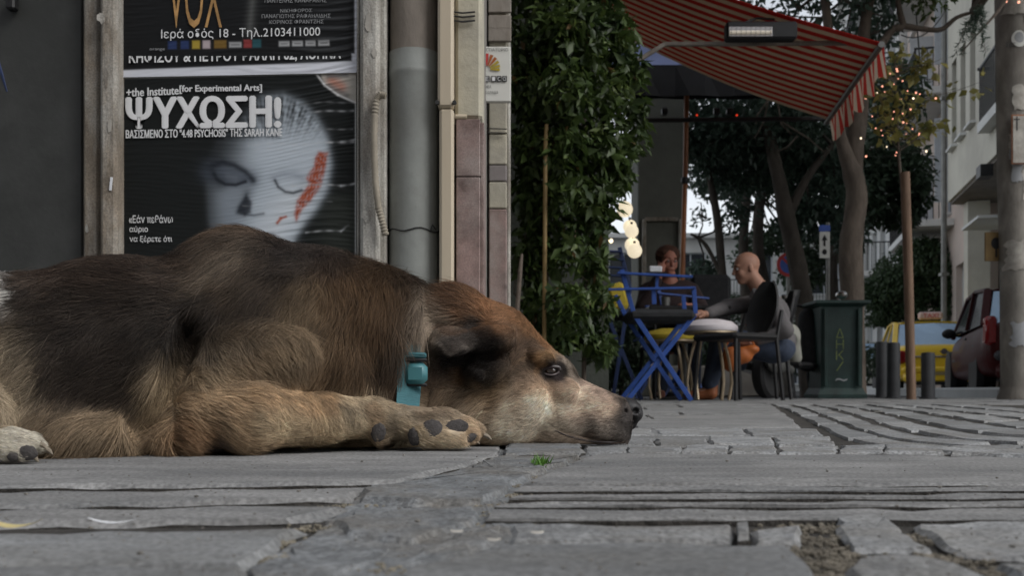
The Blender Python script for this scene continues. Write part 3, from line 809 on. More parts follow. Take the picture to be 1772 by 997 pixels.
# side wall receding into the lane, with the farther pilaster behind the sign
mb = MB(); mb.box((W(836, 0, YW).x - .03, YW + .65, HB / 2), (.03, 1.1, HB)); mb.build('side_wall', M['marble_dark'], wall)
Y2 = 3.15
xs0, xs1 = W(846, 0, Y2).x, W(877, 0, Y2).x
zs = [HB, W(0, 232, Y2).z, W(0, 285, Y2).z, W(0, 314, Y2).z, W(0, 361, Y2).z, 0]
for i, (z1, z0) in enumerate(zip(zs, zs[1:])):
    mb = MB(); mb.box(((xs0 + xs1) / 2, Y2 + .12, (z0 + z1) / 2), (xs1 - xs0, .24, z1 - z0 - .003), bev=.003)
    mb.build('stone_block', [M['plaster'], M['plaster'], M['marble_dark'], M['plaster'], M['marble']][i], wall)
mb = MB(); mb.box((W(880, 0, Y2).x, Y2 + .2, HB / 2), (.012, .3, HB), bev=.003); mb.build('corner_trim', M['frame2'], wall)
for i, y in enumerate((0, 28, 50)):
    mb = MB(); mb.box(((xs0 + xs1) / 2 + .006, Y2 - .008, W(0, y + 12, Y2).z), (xs1 - xs0 + .016, .014, PX(23, Y2)), bev=.002); mb.build('brown_tile', M['ductbrown'], wall)
mb = MB()
for y in (222, 229): mb.tube([W(842, y, Y2 - .01), W(877, y + 1, Y2 - .01)], .002, 5)
mb.build('cable', M['wire'], wall)
# small signboard
Ys = 3.05
sg = thing('sign_board', 'small cream signboard with orange fan rays on the far pilaster', 'sign', W(850, 130, Ys))
mb = MB(); x0, x1 = W(815, 0, Ys).x, W(884, 0, Ys).x; mb.box(((x0 + x1) / 2, Ys + .012, (W(0, 80, Ys).z + W(0, 175, Ys).z) / 2), (x1 - x0, .022, PX(95, Ys)), bev=.002); mb.build('board', M['sign_white'], sg)
Yt = Ys - .0015
for k, an in enumerate((88, 70, 52, 34, 16, 0)):
    mb = MB(); c0 = W(842, 120, Yt); a0, a1 = R(an - 6), R(an + 6)
    p = [c0 + Vector((math.cos(t), 0, math.sin(t))) * r_ for t, r_ in ((a0, .012), (a1, .012), (a1, PX(28 - k * 1.0, Ys)), (a0, PX(28 - k, Ys)))]
    mb.prism(p, (0, -.0006, 0)); mb.build('ray', [M['sign_red'], M['orange'], M['orange'], M['yellow_c'], M['yellow_c'], M['yellow_c']][k], sg)
for k, (x, t) in enumerate(((843, 'E'), (854, 'I'), (863.5, 'C'), (873, 'O'))):
    mb = MB(); q = W(x, 136, Yt - .0004); mb.box(q, (PX(8.2, Ys), .001, PX(10, Ys))); mb.build('letter_tile', M['ink'], sg)
    text_obj(t, (x - 2.6, 132.5, x + 2.6, 139.5), Yt - .0015, M['print_w'], sg)
text_obj('ΕΣΤΙΑΤΟΡΙΟ', (835, 83, 879, 88), Yt, M['ink'], sg)
text_obj('ΝΕΑ', (840, 147, 850, 152), Yt, M['ink'], sg); text_obj('ΕΛΛΑΔΑ', (840, 157, 862, 162), Yt, M['ink'], sg)

# ------------------------------------------------------------------ posters
YP = YW - .0015
def wr(px, py):
    q = py + .06 * px + 9 * np.sin(px * .018 + py * .012)
    a = np.sin(q * .42 + 2.2 * np.sin(px * .021 + py * .05)) * np.sin(px * .017 + 1.0 + py * .003)
    b = np.sin(q * .9 + 3 * np.sin(px * .013)) * .5 * np.sin(px * .031 + py * .02)
    k = .35 + .65 * np.clip((px - 380) / 200, 0, 1)
    return (np.clip(a, -.2, 1) * (.6 + .4 * np.sin(px * .011 + py * .02)) + b * .6) * .0013 * k
def seg(X, Y, a, b, r, s=None):
    ax, ay = a; bx, by = b; vx, vy = bx - ax, by - ay
    t = np.clip(((X - ax) * vx + (Y - ay) * vy) / (vx * vx + vy * vy + 1e-9), 0, 1)
    d = np.hypot(X - ax - t * vx, Y - ay - t * vy); return 1 / (1 + np.exp((d - r) / (s or max(r * .25, .8))))
def poly_mask(X, Y, pts, soft=2.0):
    ins = np.zeros(X.shape, bool); d = np.full(X.shape, 1e9); n = len(pts)
    for i in range(n):
        (x0, y0), (x1, y1) = pts[i], pts[(i + 1) % n]
        c = ((y0 > Y) != (y1 > Y)) & (X < (x1 - x0) * (Y - y0) / (y1 - y0 + 1e-9) + x0); ins ^= c
        t = np.clip(((X - x0) * (x1 - x0) + (Y - y0) * (y1 - y0)) / ((x1 - x0) ** 2 + (y1 - y0) ** 2), 0, 1)
        d = np.minimum(d, np.hypot(X - x0 - t * (x1 - x0), Y - y0 - t * (y1 - y0)))
    sd_ = np.where(ins, -d, d); return 1 / (1 + np.exp(sd_ / soft))
def mixc(C, col, a): return C * (1 - a[..., None]) + np.array(col) * a[..., None]
def poster_sheet(parent, x0, x1, y0, y1, nx, ny, paint, name, mt, Yp, slant=0):
    xs = np.linspace(x0, x1, nx); ys = np.linspace(y0, y1, ny); X, Y = np.meshgrid(xs, ys)
    C = paint(X, Y); Yv = Yp - .0012 - wr(X, Y)
    Ysl = Y - slant * (X - x0)
    V = np.stack([(X - CX) / F * Yp, Yv, EH + (HY - Ysl) / F * Yp], -1).reshape(-1, 3)
    i = (np.arange(ny - 1)[:, None] * nx + np.arange(nx - 1)[None]).ravel()
    o = mesh_np(name, V, np.stack([i, i + nx, i + nx + 1, i + 1], 1), mt, parent, True)
    set_cols(o.data, C.reshape(-1, 3)); return o
pm = mat_attr('glossy_poster_print', .42, .16, bump=.0006, bscale=16, stretch=(1.2, 1, 6))
def paint_face(X, Y):
    C = np.zeros(X.shape + (3,)) + np.array((.013, .015, .015))
    C = mixc(C, (.035, .04, .035), 1 / (1 + np.exp(-(Y - 335) / 6)) * 1 / (1 + np.exp(-(X - 560) / 12)) * .9)
    outl = [(452, 168), (490, 164), (522, 178), (548, 205), (566, 238), (573, 285), (566, 330), (545, 365), (528, 384), (512, 410), (496, 436), (470, 470), (430, 500), (395, 470), (374, 430), (362, 380), (358, 330), (360, 280), (378, 240), (420, 205)]
    m_ = poly_mask(X, Y, outl, 3.0)
    th = np.arctan2(Y - 330, X - 470); rad_ = np.hypot(Y - 330, X - 470)
    rough_h = np.clip(.5 + .28 * np.sin(th * 47 + .05 * rad_) + .22 * np.sin(th * 83 + 2 + .09 * rad_) + .2 * np.sin(th * 131 - .06 * rad_) + .15 * np.sin(rad_ * .5 + th * 20), 0, 1)
    hair = m_ * np.clip((250 - Y) / 50, 0, 1)
    left = 1 / (1 + np.exp(-(X - (386 + 45 * np.clip((290 - Y) / 80, -.35, 1.3))) / (10 + 12 * np.clip((290 - Y) / 80, 0, 1))))
    T = m_ * left * (1 - hair * (.2 + .75 * rough_h))
    C = mixc(C, (.44, .5, .56), T * .95)
    C = mixc(C, (.62, .66, .7), m_ * seg(X, Y, (505, 350), (470, 400), 26, 10) * .6)
    C = mixc(C, (.55, .6, .66), m_ * seg(X, Y, (470, 250), (530, 270), 30, 14) * .35)
    C = mixc(C, (.2, .24, .3), m_ * seg(X, Y, (400, 350), (400, 400), 16, 9) * .5)
    D = (.015, .018, .025)
    C = C * (1 - .62 * (m_ / (1 + np.exp((X - 424) / 9)) * (1 - seg(X, Y, (395, 345), (410, 400), 22, 9) * .5))[..., None])
    C = mixc(C, (.07, .085, .11), seg(X, Y, (368, 298), (432, 310), 15, 6) * .85)
    def path(pts, r, s_, col, al):
        nonlocal C
        mm = np.zeros(X.shape)
        for a, b in zip(pts, pts[1:]): mm = np.maximum(mm, seg(X, Y, a, b, r, s_))
        C = mixc(C, col, mm * al)
    path([(370, 286), (385, 281), (405, 286), (424, 297), (438, 312)], 4.8, 1.8, D, .95)
    C = mixc(C, (.085, .10, .125), poly_mask(X, Y, [(372, 292), (400, 292), (430, 306), (424, 314), (405, 318), (388, 316), (374, 306)], 2.0) * .85)
    path([(394, 305), (408, 308)], 3.0, 3.0, (.16, .18, .21), .6)
    path([(370, 300), (376, 311), (390, 319), (408, 320), (425, 314)], 2.8, .9, D, .97)
    path([(364, 290), (372, 306), (382, 316)], 8, 5, (.02, .024, .03), .85)
    path([(474, 307), (490, 301), (508, 302), (524, 309)], 4.0, 4.0, (.17, .19, .24), .6)
    path([(476, 312), (482, 324), (494, 332), (508, 334), (522, 329)], 2.3, 1.0, D, .88)
    path([(428, 334), (424, 350), (418, 364)], 5, 4, D, .75)
    C = mixc(C, D, poly_mask(X, Y, [(426, 336), (436, 350), (434, 368), (424, 374), (409, 369), (412, 358)], 1.3) * .9)
    path([(424, 371), (440, 373), (456, 370)], 1.5, 1.2, D, .85)
    C = mixc(C, (.1, .09, .12), seg(X, Y, (420, 412), (470, 408), 5, 2) * .7)
    red = (.33, .075, .035)
    stip = np.clip(.86 + .2 * np.sin(X * .31 + 2.3 * np.sin(Y * .17)) * np.sin(Y * .23 + 1.7 * np.sin(X * .13)) + .12 * np.sin(X * 1.1 + Y * .7 + 2 * np.sin(Y * .4)), 0, 1)
    C = mixc(C, red, poly_mask(X, Y, [(551, 262), (568, 264), (564, 290), (556, 322), (538, 348), (524, 362), (513, 384), (509, 372), (514, 346), (526, 331), (534, 318), (530, 308), (536, 297), (543, 288), (545, 274)], 1.2) * stip)
    C = mixc(C, red, seg(X, Y, (480, 386), (486, 378), 2.2, .8)); C = mixc(C, red, seg(X, Y, (486, 378), (495, 375), 1.8, .8))
    # torn-off corner showing an older sheet
    pk = poly_mask(X, Y, [(552, 120), (640, 110), (640, 205), (608, 172), (580, 160), (560, 143)], .8)
    old = np.zeros_like(C) + np.array((.42, .4, .36)); old = mixc(old, (.45, .16, .1), seg(X, Y, (575, 140), (590, 150), 8, 3) * .8); old = mixc(old, (.12, .12, .13), seg(X, Y, (568, 132), (600, 130), 3, 1.5) * .9)
    old = mixc(old, (.1, .1, .1), seg(X, Y, (570, 150), (600, 165), 5, 2) * .8)
    C = C * (1 - pk[..., None]) + old * pk[..., None]
    for a, b in (((548, 128), (562, 147)), ((562, 147), (585, 164)), ((585, 164), (617, 178))): C = mixc(C, (.6, .6, .6), seg(X, Y, a, b, 1.5, .6))
    # worn white creases
    for (a, b, w, al) in (((430, 250), (575, 248), 1.2, .5), ((440, 258), (560, 262), .9, .4), ((590, 245), (616, 240), 1.1, .7), ((505, 320), (590, 321), 1.3, .65), ((590, 321), (616, 316), 1.3, .8), ((540, 195), (612, 190), 1.1, .6),
                          ((560, 248), (612, 244), 1.2, .6), ((420, 355), (575, 350), .7, .25), ((530, 402), (590, 400), 1.3, .5), ((590, 400), (603, 388), 1.2, .6), ((450, 182), (612, 176), .7, .3), ((520, 228), (610, 222), .8, .35)):
        C = mixc(C, (.5, .52, .54), seg(X, Y + 1.5 * np.sin(X * .07), a, b, w, .6) * al * (.6 + .4 * np.sin(X * .3)))
    e = 1 - poly_mask(X, Y, [(206.5, 136), (614.5, 127), (614.5, 700), (206.5, 700)], .5)
    return mixc(C, (.45, .46, .46), e * (pk < .5))
p2 = thing('theatre_poster', 'black theatre poster with a pale face and closed eyes behind the dog', 'poster', W(410, 400, YP))
poster_sheet(p2, 204, 616.5, 124, 690, 330, 420, paint_face, 'sheet', pm, YP)
Yx = YP - .0042
text_obj('+the Institute', (219, 153, 309, 167), Yx, M['print_w'], p2, heavy=.0007, slant=4)
text_obj('[for Experimental Arts]', (311, 147.5, 453, 162), Yx, M['print_w'], p2, heavy=.0007, slant=2)
text_obj('ΨΥΧΩΣΗ!', (220, 169, 484, 222), Yx, M['print_w'], p2, heavy=.0042, slant=3)
text_obj('ΒΑΣΙΣΜΕΝΟ ΣΤΟ "4.48 PSYCHOSIS" ΤΗΣ SARAH KANE', (218, 225, 488, 239), Yx, M['print_w'], p2, heavy=.0006, slant=4)
text_obj('«Εάν πεθάνω', (223, 372, 299, 386), Yx, M['print_w'], p2, bold=.008)
text_obj('αύριο', (224, 391, 256, 404), Yx, M['print_w'], p2, bold=.008)
text_obj('να ξέρετε ότι', (224, 408, 298, 421), Yx, M['print_w'], p2, bold=.008)
def paint_vox(X, Y):
    C = np.zeros(X.shape + (3,)) + np.array((.012, .013, .014))
    s = np.clip(1.2 * wr(X, Y) / .0014 - .2, 0, 1) * np.clip((X - 430) / 60, 0, 1) * np.clip((612 - X) / 10, 0, 1)
    C = mixc(C, (.09, .095, .1), s * .5)
    C = mixc(C, (.30, .31, .3), seg(X, Y, (437, 5), (432, 60), 4, 3) * .3)
    for (a, b, c_) in ((291, 306, (.03, .05, .14)), (313, 327, (.03, .05, .14)), (333, 346, (.42, .31, .05)), (351, 364, (.5, .42, .44)), (371, 392, (.2, .12, .03)), (422, 436, (.28, .05, .05)), (437, 452, (.03, .1, .12))):
        C = mixc(C, c_, poly_mask(X, Y, [(a, 73), (b, 73), (b, 87), (a, 87)], .5) * .85)
    for (a, b) in ((397, 418), (483, 501), (506, 524), (529, 546), (551, 570)):
        C = mixc(C, (.42, .43, .44), poly_mask(X, Y, [(a, 77), (b, 77), (b, 86), (a, 86)], .5) * .85)
        C = mixc(C, (.05, .05, .05), seg(X, Y, (a + 4, 81.5), (b - 4, 81.5), 1.1, .5) * .8)
    e = 1 - poly_mask(X, Y, [(206, -400), (613, -400), (614, 101), (609, 101), (609, 114), (206, 122)], .5)
    return mixc(C, (.62, .64, .7), e)
p1 = thing('concert_poster', 'black white-bordered concert poster with gold letters above the theatre poster', 'poster', W(410, 0, YP - .004))
YP1 = YP - .0035
poster_sheet(p1, 195, 617.5, -330, 134, 300, 330, paint_vox, 'sheet', pm, YP1, slant=.02)
Yx = YP1 - .0046
text_obj('VOX', (292, -58, 384, 48), Yx, M['gold'], p1, bold=-.004)
text_obj('Ιερά οδός 18 - Τηλ.2103411000', (279, 50, 554, 70), Yx, M['print_w'], p1, slant=5)
text_obj('ΝΙΚΗΦΟΡΟΣ', (485, 15, 540, 21), Yx, M['print_g'], p1, slant=1)
text_obj('ΠΑΝΑΓΙΩΤΗΣ ΡΑΦΑΗΛΙΔΗΣ', (453, 24, 572, 31), Yx, M['print_g'], p1, slant=1)
text_obj('ΚΟΡΙΝΟΣ ΦΡΑΝΤΖΗΣ', (466, 34, 560, 41), Yx, M['print_g'], p1, slant=1)
text_obj('ΠΑΝΤΕΛΗΣ ΚΑΝΑΡΑΚΗΣ', (458, -4, 565, 4), Yx, M['print_g'], p1, slant=1)
text_obj('orange', (259, 83, 285, 88), Yx, M['print_g'], p1)
text_obj('ΚΗΦΙΣΟΥ & ΠΕΤΡΟΥ ΡΑΛΛΗ 62, ΑΘΗΝΑ', (223, 88, 590, 112), Yx, M['print_w'], p1, bold=.02, slant=8, cut=96.5)
for k_, (x_, y_, w_, h_) in enumerate(((175, 30, 14, 22), (190, 215, 9, 30), (150, 395, 8, 14), (638, 40, 12, 30), (633, 372, 14, 26), (648, 90, 10, 18), (184, 130, 6, 40))):
    n_ = 9; c_ = W(x_, y_, YW - (.0215 if x_ < 171 else .0462 if x_ < 300 else .0362)); P_ = []
    for q_ in range(n_):
        a_ = 2 * math.pi * q_ / n_; P_.append(c_ + Vector((math.cos(a_) * PX(w_, YW) * random.uniform(.3, .6), 0, math.sin(a_) * PX(h_, YW) * random.uniform(.3, .6))))
    sg1 = MB(); sg1.prism(P_, (0, -.0008, 0)); sg1.build('paper_residue', M['paper_old'] if k_ % 2 else M['frame2'], wall)
sg1 = MB(); sg1.tube([W(-6, 95, YW + .0115), W(3, 128, YW + .0115), W(12, 158, YW + .0115)], [.003, .004, .002], 6, flat=.3); sg1.build('graffiti', M['darkblue'], wall)
sg1 = MB(); sg1.box(W(197, 252, YP - .03), (.012, .0015, .012)); tag(sg1.build('tape_scrap', M['sign_red']), 'tiny red tape scrap on the frame left of the poster', 'tape')
sg1 = MB(); sg1.box(W(192, 318, YW - .047), (.005, .002, .03), rot=Matrix.Rotation(.1, 3, 'Y')); tag(sg1.build('tape_scrap', M['white']), 'torn white tape strip on the frame left of the poster', 'tape')
# ------------------------------------------------------------------ the dog
def yc(px):      # distance of the dog's long axis: rump nearer, shoulder and head farther
    return float(np.interp(px, [-400, 0, 300, 560, 900, 1150], [1.20, 1.26, 1.33, 1.40, 1.43, 1.41]))
def E(S, px, py, rl, rv, rd, Y=None, k=.02, tilt=0.0, op='add', yaw=0.0):
    Y = Y or yc(px); s_ = Y / F; t = R(tilt); w_ = R(yaw)
    # local axes rows: along (tilted in picture plane, + = head end lower), depth, up
    a = np.array([math.cos(t) * math.cos(w_), math.sin(w_), -math.sin(t) * math.cos(w_)]); u = np.array([math.sin(t), 0, math.cos(t)]); b = np.cross(u, a)
    S.ell(W(px, py, Y), (rl * s_, rd, rv * s_), k, rot=[a, b, u], op=op)
def CP(S, a, b, ra, rb, Ya=None, Yb=None, k=.015, sy=1.0, op='add'):
    Ya = Ya or yc(a[0]); Yb = Yb or yc(b[0])
    S.cap(W(a[0], a[1], Ya), W(b[0], b[1], Yb), ra * Ya / F, rb * Yb / F, k, sy, op)
S = SDF((-1.02, .98, -.01), (.215, 1.64, .34), .0036)
# trunk
E(S, -170, 650, 190, 160, .13, k=.03); E(S, 30, 648, 240, 168, .135, k=.03); E(S, 150, 752, 150, 46, .08, Y=1.215, k=.06); E(S, 220, 630, 230, 182, .14, k=.03, tilt=-4)
E(S, 415, 600, 160, 198, .135, k=.03); E(S, 540, 625, 165, 192, .13, k=.03, tilt=6); E(S, 640, 655, 120, 180, .115, k=.03, tilt=10)
# neck and scruff
CP(S, (650, 590), (800, 610), 108, 88, k=.03, sy=.85); CP(S, (700, 690), (830, 700), 78, 70, k=.03, sy=.9)
E(S, 790, 556, 62, 56, .062, k=.02)
# skull, brow, muzzle, jaw
E(S, 850, 592, 66, 62, .063, k=.02)
CP(S, (866, 598), (946, 650), 58, 41, k=.02, sy=.98)
CP(S, (880, 700), (960, 712), 64, 50, k=.02, sy=.85)
CP(S, (962, 691), (1064, 717), 48, 31, k=.014, sy=.78)
CP(S, (960, 728), (1062, 746), 44, 29, k=.012, sy=.8)
E(S, 1042, 734, 42, 35, .029, k=.012, tilt=14)
E(S, 1000, 758, 82, 20, .026, k=.01, tilt=3); E(S, 1050, 765, 26, 11, .018, k=.01)
E(S, 870, 735, 60, 40, .06, k=.02)
E(S, 975, 641, 22, 12, .018, k=.014, tilt=45)
for sy_ in (-1, 1):          # brow ridge, eye socket, cheek on both sides
    Ye = 1.43 + sy_ * .041
    E(S, 940, 618, 22, 10, .012, Y=Ye, k=.012, tilt=30)
    E(S, 953, 641, 15, 11, .012, Y=1.43 + sy_ * .052, k=.006, op='sub')
    E(S, 900, 690, 46, 48, .02, Y=1.43 + sy_ * .045, k=.02)
    E(S, 975, 672, 26, 16, .01, Y=1.43 + sy_ * .036, k=.012, tilt=10)
# mouth line
for i in range(14):
    t = i / 13; x = 968 + 112 * t; y = 742 + 16 * t + 6 * math.sin(t * 3.1) + 4 * t
    E(S, x, y, 7, 2.6, .008, Y=1.43 - .040 * (1 - .25 * t), k=.003, op='sub', tilt=8)
E(S, 1078, 712, 9, 5, .004, Y=1.405, k=.003, op='sub')
# ears: near one folded back
def ear(Yo, sg_):
    E(S, 868, 585, 26, 22, .014, Y=Yo, k=.012)
    E(S, 836, 588, 40, 24, .009, Y=Yo - sg_ * .010, k=.012, tilt=-4)
    E(S, 783, 589, 40, 25, .0085, Y=Yo - sg_ * .020, k=.008, tilt=6)
    E(S, 776, 602, 32, 16, .007, Y=Yo - sg_ * .027, k=.006, tilt=8)
    E(S, 842, 640, 44, 26, .010, Y=Yo + sg_ * .002, k=.012, tilt=-25)
    E(S, 815, 628, 34, 13, .016, Y=Yo - sg_ * .018, k=.004, op='sub', tilt=14)
    E(S, 850, 618, 38, 12, .018, Y=Yo - sg_ * .016, k=.004, op='sub', tilt=-8)
    E(S, 828, 650, 12, 9, .006, Y=Yo - sg_ * .012, k=.006)
ear(1.356, 1); ear(1.504, -1)
# near upper arm, elbow, forearm
CP(S, (500, 540), (372, 680), 78, 66, Ya=1.32, Yb=1.235, k=.02)
E(S, 440, 640, 110, 70, .05, Y=1.255, k=.02, tilt=-20)
CP(S, (350, 718), (425, 722), 60, 55, Ya=1.205, Yb=1.20, k=.015)
E(S, 322, 752, 36, 36, .032, Y=1.19, k=.015)
CP(S, (425, 722), (560, 722), 53, 38, Ya=1.20, Yb=1.255, k=.015); CP(S, (560, 722), (648, 722), 37, 31, Ya=1.255, Yb=1.285, k=.012)
E(S, 655, 718, 34, 33, .026, Y=1.288, k=.012)
E(S, 655, 748, 17, 20, .016, Y=1.275, k=.008)
CP(S, (668, 726), (745, 737), 29, 31, Ya=1.29, Yb=1.30, k=.012)
# paw: four toes
TOES = [((738, 735), (800, 736), 23, 17, 1.305), ((735, 742), (812, 752), 21, 17, 1.290), ((730, 752), (795, 762), 20, 15, 1.277), ((745, 730), (826, 744), 18, 13, 1.318)]
for (a, b, ra, rb, Yt_) in TOES: CP(S, a, b, ra, rb, Ya=Yt_, Yb=Yt_, k=.0028)
E(S, 770, 722, 28, 16, .018, Y=1.31, k=.006, tilt=6); E(S, 812, 737, 18, 13, .014, Y=1.312, k=.005, tilt=22)
# far foreleg tucked under the neck
CP(S, (520, 730), (690, 750), 48, 36, Ya=1.46, Yb=1.46, k=.02); CP(S, (690, 750), (820, 758), 34, 26, Ya=1.46, Yb=1.50, k=.015)
# fold behind the shoulder, groove between arm and chest
for i in range(12):
    t = i / 11; x = 338 - 95 * t + 20 * math.sin(t * 3); y = 560 + 190 * t
    E(S, x - 10, y, 16, 16, .022, Y=float(np.interp(t, [0, 1], [1.215, 1.185])), k=.02, op='sub')
for x, y in ((640, 560), (660, 610), (672, 660)): E(S, x, y, 20, 30, .016, Y=1.275, k=.03, op='sub')
# hind leg coming forward on the left
CP(S, (-230, 640), (-90, 720), 100, 80, Ya=1.15, Yb=1.10, k=.03); CP(S, (-150, 745), (-30, 768), 36, 30, Ya=1.07, Yb=1.055, k=.02)
CP(S, (-60, 765), (15, 768), 30, 29, Ya=1.06, Yb=1.055, k=.01)
HT = [((5, 762), (56, 764), 19, 16, 1.062), ((0, 775), (42, 786), 18, 15, 1.048), ((10, 755), (68, 772), 14, 12, 1.078)]
for (a, b, ra, rb, Yt_) in HT: CP(S, a, b, ra, rb, Ya=Yt_, Yb=Yt_, k=.006)
# tail curling behind
CP(S, (-330, 700), (-370, 740), 36, 26, Ya=1.30, Yb=1.2, k=.02)
S.floor(.0022)
DV, DQ = S.mesh(); del S

def pxy(P): return CX + F * P[:, 0] / P[:, 1], HY - F * (P[:, 2] - EH) / P[:, 1]
def fur_col(P, rng=None):
    x, y = pxy(P); n = len(P)
    w1 = vnoise(P, 40, 1) * 9 + vnoise(P, 170, 31) * 7; w2 = vnoise(P, 40, 2) * 9 + vnoise(P, 170, 32) * 7; x = x + w1; y = y + w2
    C = np.zeros((n, 3)) + np.array((.024, .0165, .0115))
    def bl(cx, cy, rx, ry, col, a=1.0, soft=.5, tilt=0):
        nonlocal C
        t = R(tilt); dx, dy = x - cx, y - cy; u = dx * math.cos(t) + dy * math.sin(t); v = -dx * math.sin(t) + dy * math.cos(t)
        d = np.sqrt((u / rx) ** 2 + (v / ry) ** 2); m_ = a / (1 + np.exp((d - 1) / (soft * .35)))
        C = C * (1 - m_[:, None]) + np.array(col) * m_[:, None]
    def sg_(a, b, r, col, al=1.0, soft=.3):
        nonlocal C
        vx, vy = b[0] - a[0], b[1] - a[1]; t = np.clip(((x - a[0]) * vx + (y - a[1]) * vy) / (vx * vx + vy * vy), 0, 1)
        d = np.hypot(x - a[0] - t * vx, y - a[1] - t * vy) / r; m_ = al / (1 + np.exp((d - 1) / (soft * .35)))
        C = C * (1 - m_[:, None]) + np.array(col) * m_[:, None]
    cream, tan, rust, dark, blk = (.6, .5, .37), (.38, .25, .14), (.27, .155, .08), (.035, .025, .018), (.009, .007, .006)
    bl(150, 460, 230, 45, (.05, .034, .025), .7); bl(200, 600, 150, 90, (.028, .022, .018), .8)
    bl(430, 395, 75, 30, (.11, .07, .045), .8); bl(390, 470, 60, 75, (.085, .062, .042), .6, tilt=30)
    sg_((360, 500), (430, 430), 16, (.2, .16, .12), .4, 1.0)
    bl(560, 440, 110, 40, (.03, .024, .022), .8)
    bl(620, 540, 75, 90, (.11, .062, .028), .75); bl(520, 560, 50, 70, (.2, .14, .08), .6, tilt=20); bl(600, 620, 60, 60, (.10, .06, .03), .8)
    bl(230, 768, 210, 42, (.27, .195, .12), .9, tilt=-4); bl(100, 765, 110, 50, (.22, .16, .10), .8); bl(0, 700, 55, 110, (.4, .32, .22), .85)
    bl(-10, 490, 22, 42, (.7, .68, .64), .95, .5)
    bl(430, 640, 120, 60, (.27, .195, .12), .92, .6, tilt=-18); bl(330, 660, 60, 60, (.36, .27, .17), .85)
    bl(300, 600, 62, 55, blk, .85, .6, tilt=-25); bl(345, 540, 40, 30, blk, .6, .6)  # shadow in the fold behind the shoulder, painted black into the coat
    bl(280, 700, 26, 60, (.42, .32, .2), .7)
    bl(400, 600, 90, 16, (.10, .08, .06), .4, .8, tilt=-14)
    sg_((360, 725), (620, 725), 60, (.41, .29, .175), .95); sg_((450, 745), (640, 738), 26, (.46, .36, .23), .7)
    sg_((440, 688), (600, 700), 14, (.44, .29, .16), .5)
    bl(325, 755, 45, 36, rust, .85); bl(372, 776, 24, 16, (.05, .04, .04), .95)
    sg_((640, 715), (840, 750), 48, (.50, .40, .27), .97); sg_((700, 715), (800, 722), 18, (.6, .5, .37), .7); bl(668, 748, 18, 22, dark, .7)
    bl(642, 730, 12, 30, (.28, .18, .1), .6)
    bl(690, 640, 50, 70, (.045, .028, .016), .95); bl(760, 640, 45, 60, (.035, .022, .014), .9)
    bl(745, 560, 42, 52, (.34, .27, .2), .9, .6, tilt=20); bl(800, 520, 55, 34, (.10, .05, .025), .9); bl(850, 520, 30, 24, (.12, .05, .02), .8)
    bl(870, 555, 60, 34, (.27, .135, .062), .9, .7, tilt=30); bl(770, 700, 60, 36, (.13, .085, .05), .8)
    bl(905, 610, 42, 52, (.13, .085, .055), .9, tilt=20); bl(930, 580, 46, 14, (.28, .14, .06), .8, tilt=35)
    bl(885, 735, 88, 54, (.60, .49, .36), .92, .8); bl(850, 680, 34, 30, (.22, .14, .07), .7); bl(840, 745, 40, 35, (.42, .28, .16), .7)
    bl(960, 688, 60, 34, (.62, .42, .27), .9); bl(950, 725, 90, 34, (.68, .58, .45), .92, .7)
    bl(1015, 694, 64, 32, (.70, .53, .40), .94, tilt=22); bl(1030, 668, 40, 12, (.6, .45, .36), .6, tilt=25)
    bl(938, 617, 26, 8, (.40, .24, .11), .7, .6, tilt=-25); bl(922, 634, 7, 20, (.36, .2, .09), .5, .6)
    bl(982, 632, 28, 9, (.5, .42, .34), .65, .8, tilt=48)
    bl(1032, 732, 40, 20, (.22, .205, .19), .55, .8, tilt=20); bl(1088, 722, 24, 42, (.06, .055, .055), .9, .7, tilt=10)
    bl(1000, 755, 45, 9, (.12, .07, .05), .6); bl(1020, 772, 66, 9, (.09, .06, .05), .7); bl(960, 764, 60, 10, (.45, .36, .27), .6)
    bl(952, 641, 22, 15, (.018, .014, .013), .97, .25); bl(958, 652, 20, 9, (.07, .05, .05), .6, .5, tilt=8)
    nr = P[:, 1] < 1.43
    em = ((np.abs(P[:, 1] - 1.43) > .046) & (x > 735) & (x < 890) & (y > 558) & (y < 672))
    ee = np.sqrt(((x - 815) / 75) ** 2 + ((y - 612) / 48) ** 2); m_ = em * .97 / (1 + np.exp((ee - 1) / .1)); C = C * (1 - m_[:, None]) + np.array(blk) * m_[:, None]
    bl(783, 590, 37, 20, (.085, .07, .06), .9, .4); sg_((748, 600), (775, 616), 4, (.2, .17, .145), .8, .8); sg_((775, 616), (812, 600), 4, (.13, .11, .095), .8, .8); sg_((750, 578), (800, 568), 5, (.14, .085, .055), .7, .8)
    bl(790, 655, 16, 12, (.14, .08, .04), .5)
    hp = (x < 100) & (y > 735) & (P[:, 1] < 1.12); C[hp] = (.5, .46, .38)
    g = 1 + .30 * vnoise(P, 300, 5)[:, None] * .7 + .18 * vnoise(P, 90, 6)[:, None]
    Lm = C.mean(1)[:, None]; C = C * .94 + Lm * .06
    return np.clip(C * g * 1.12 + .001, .004, .9)
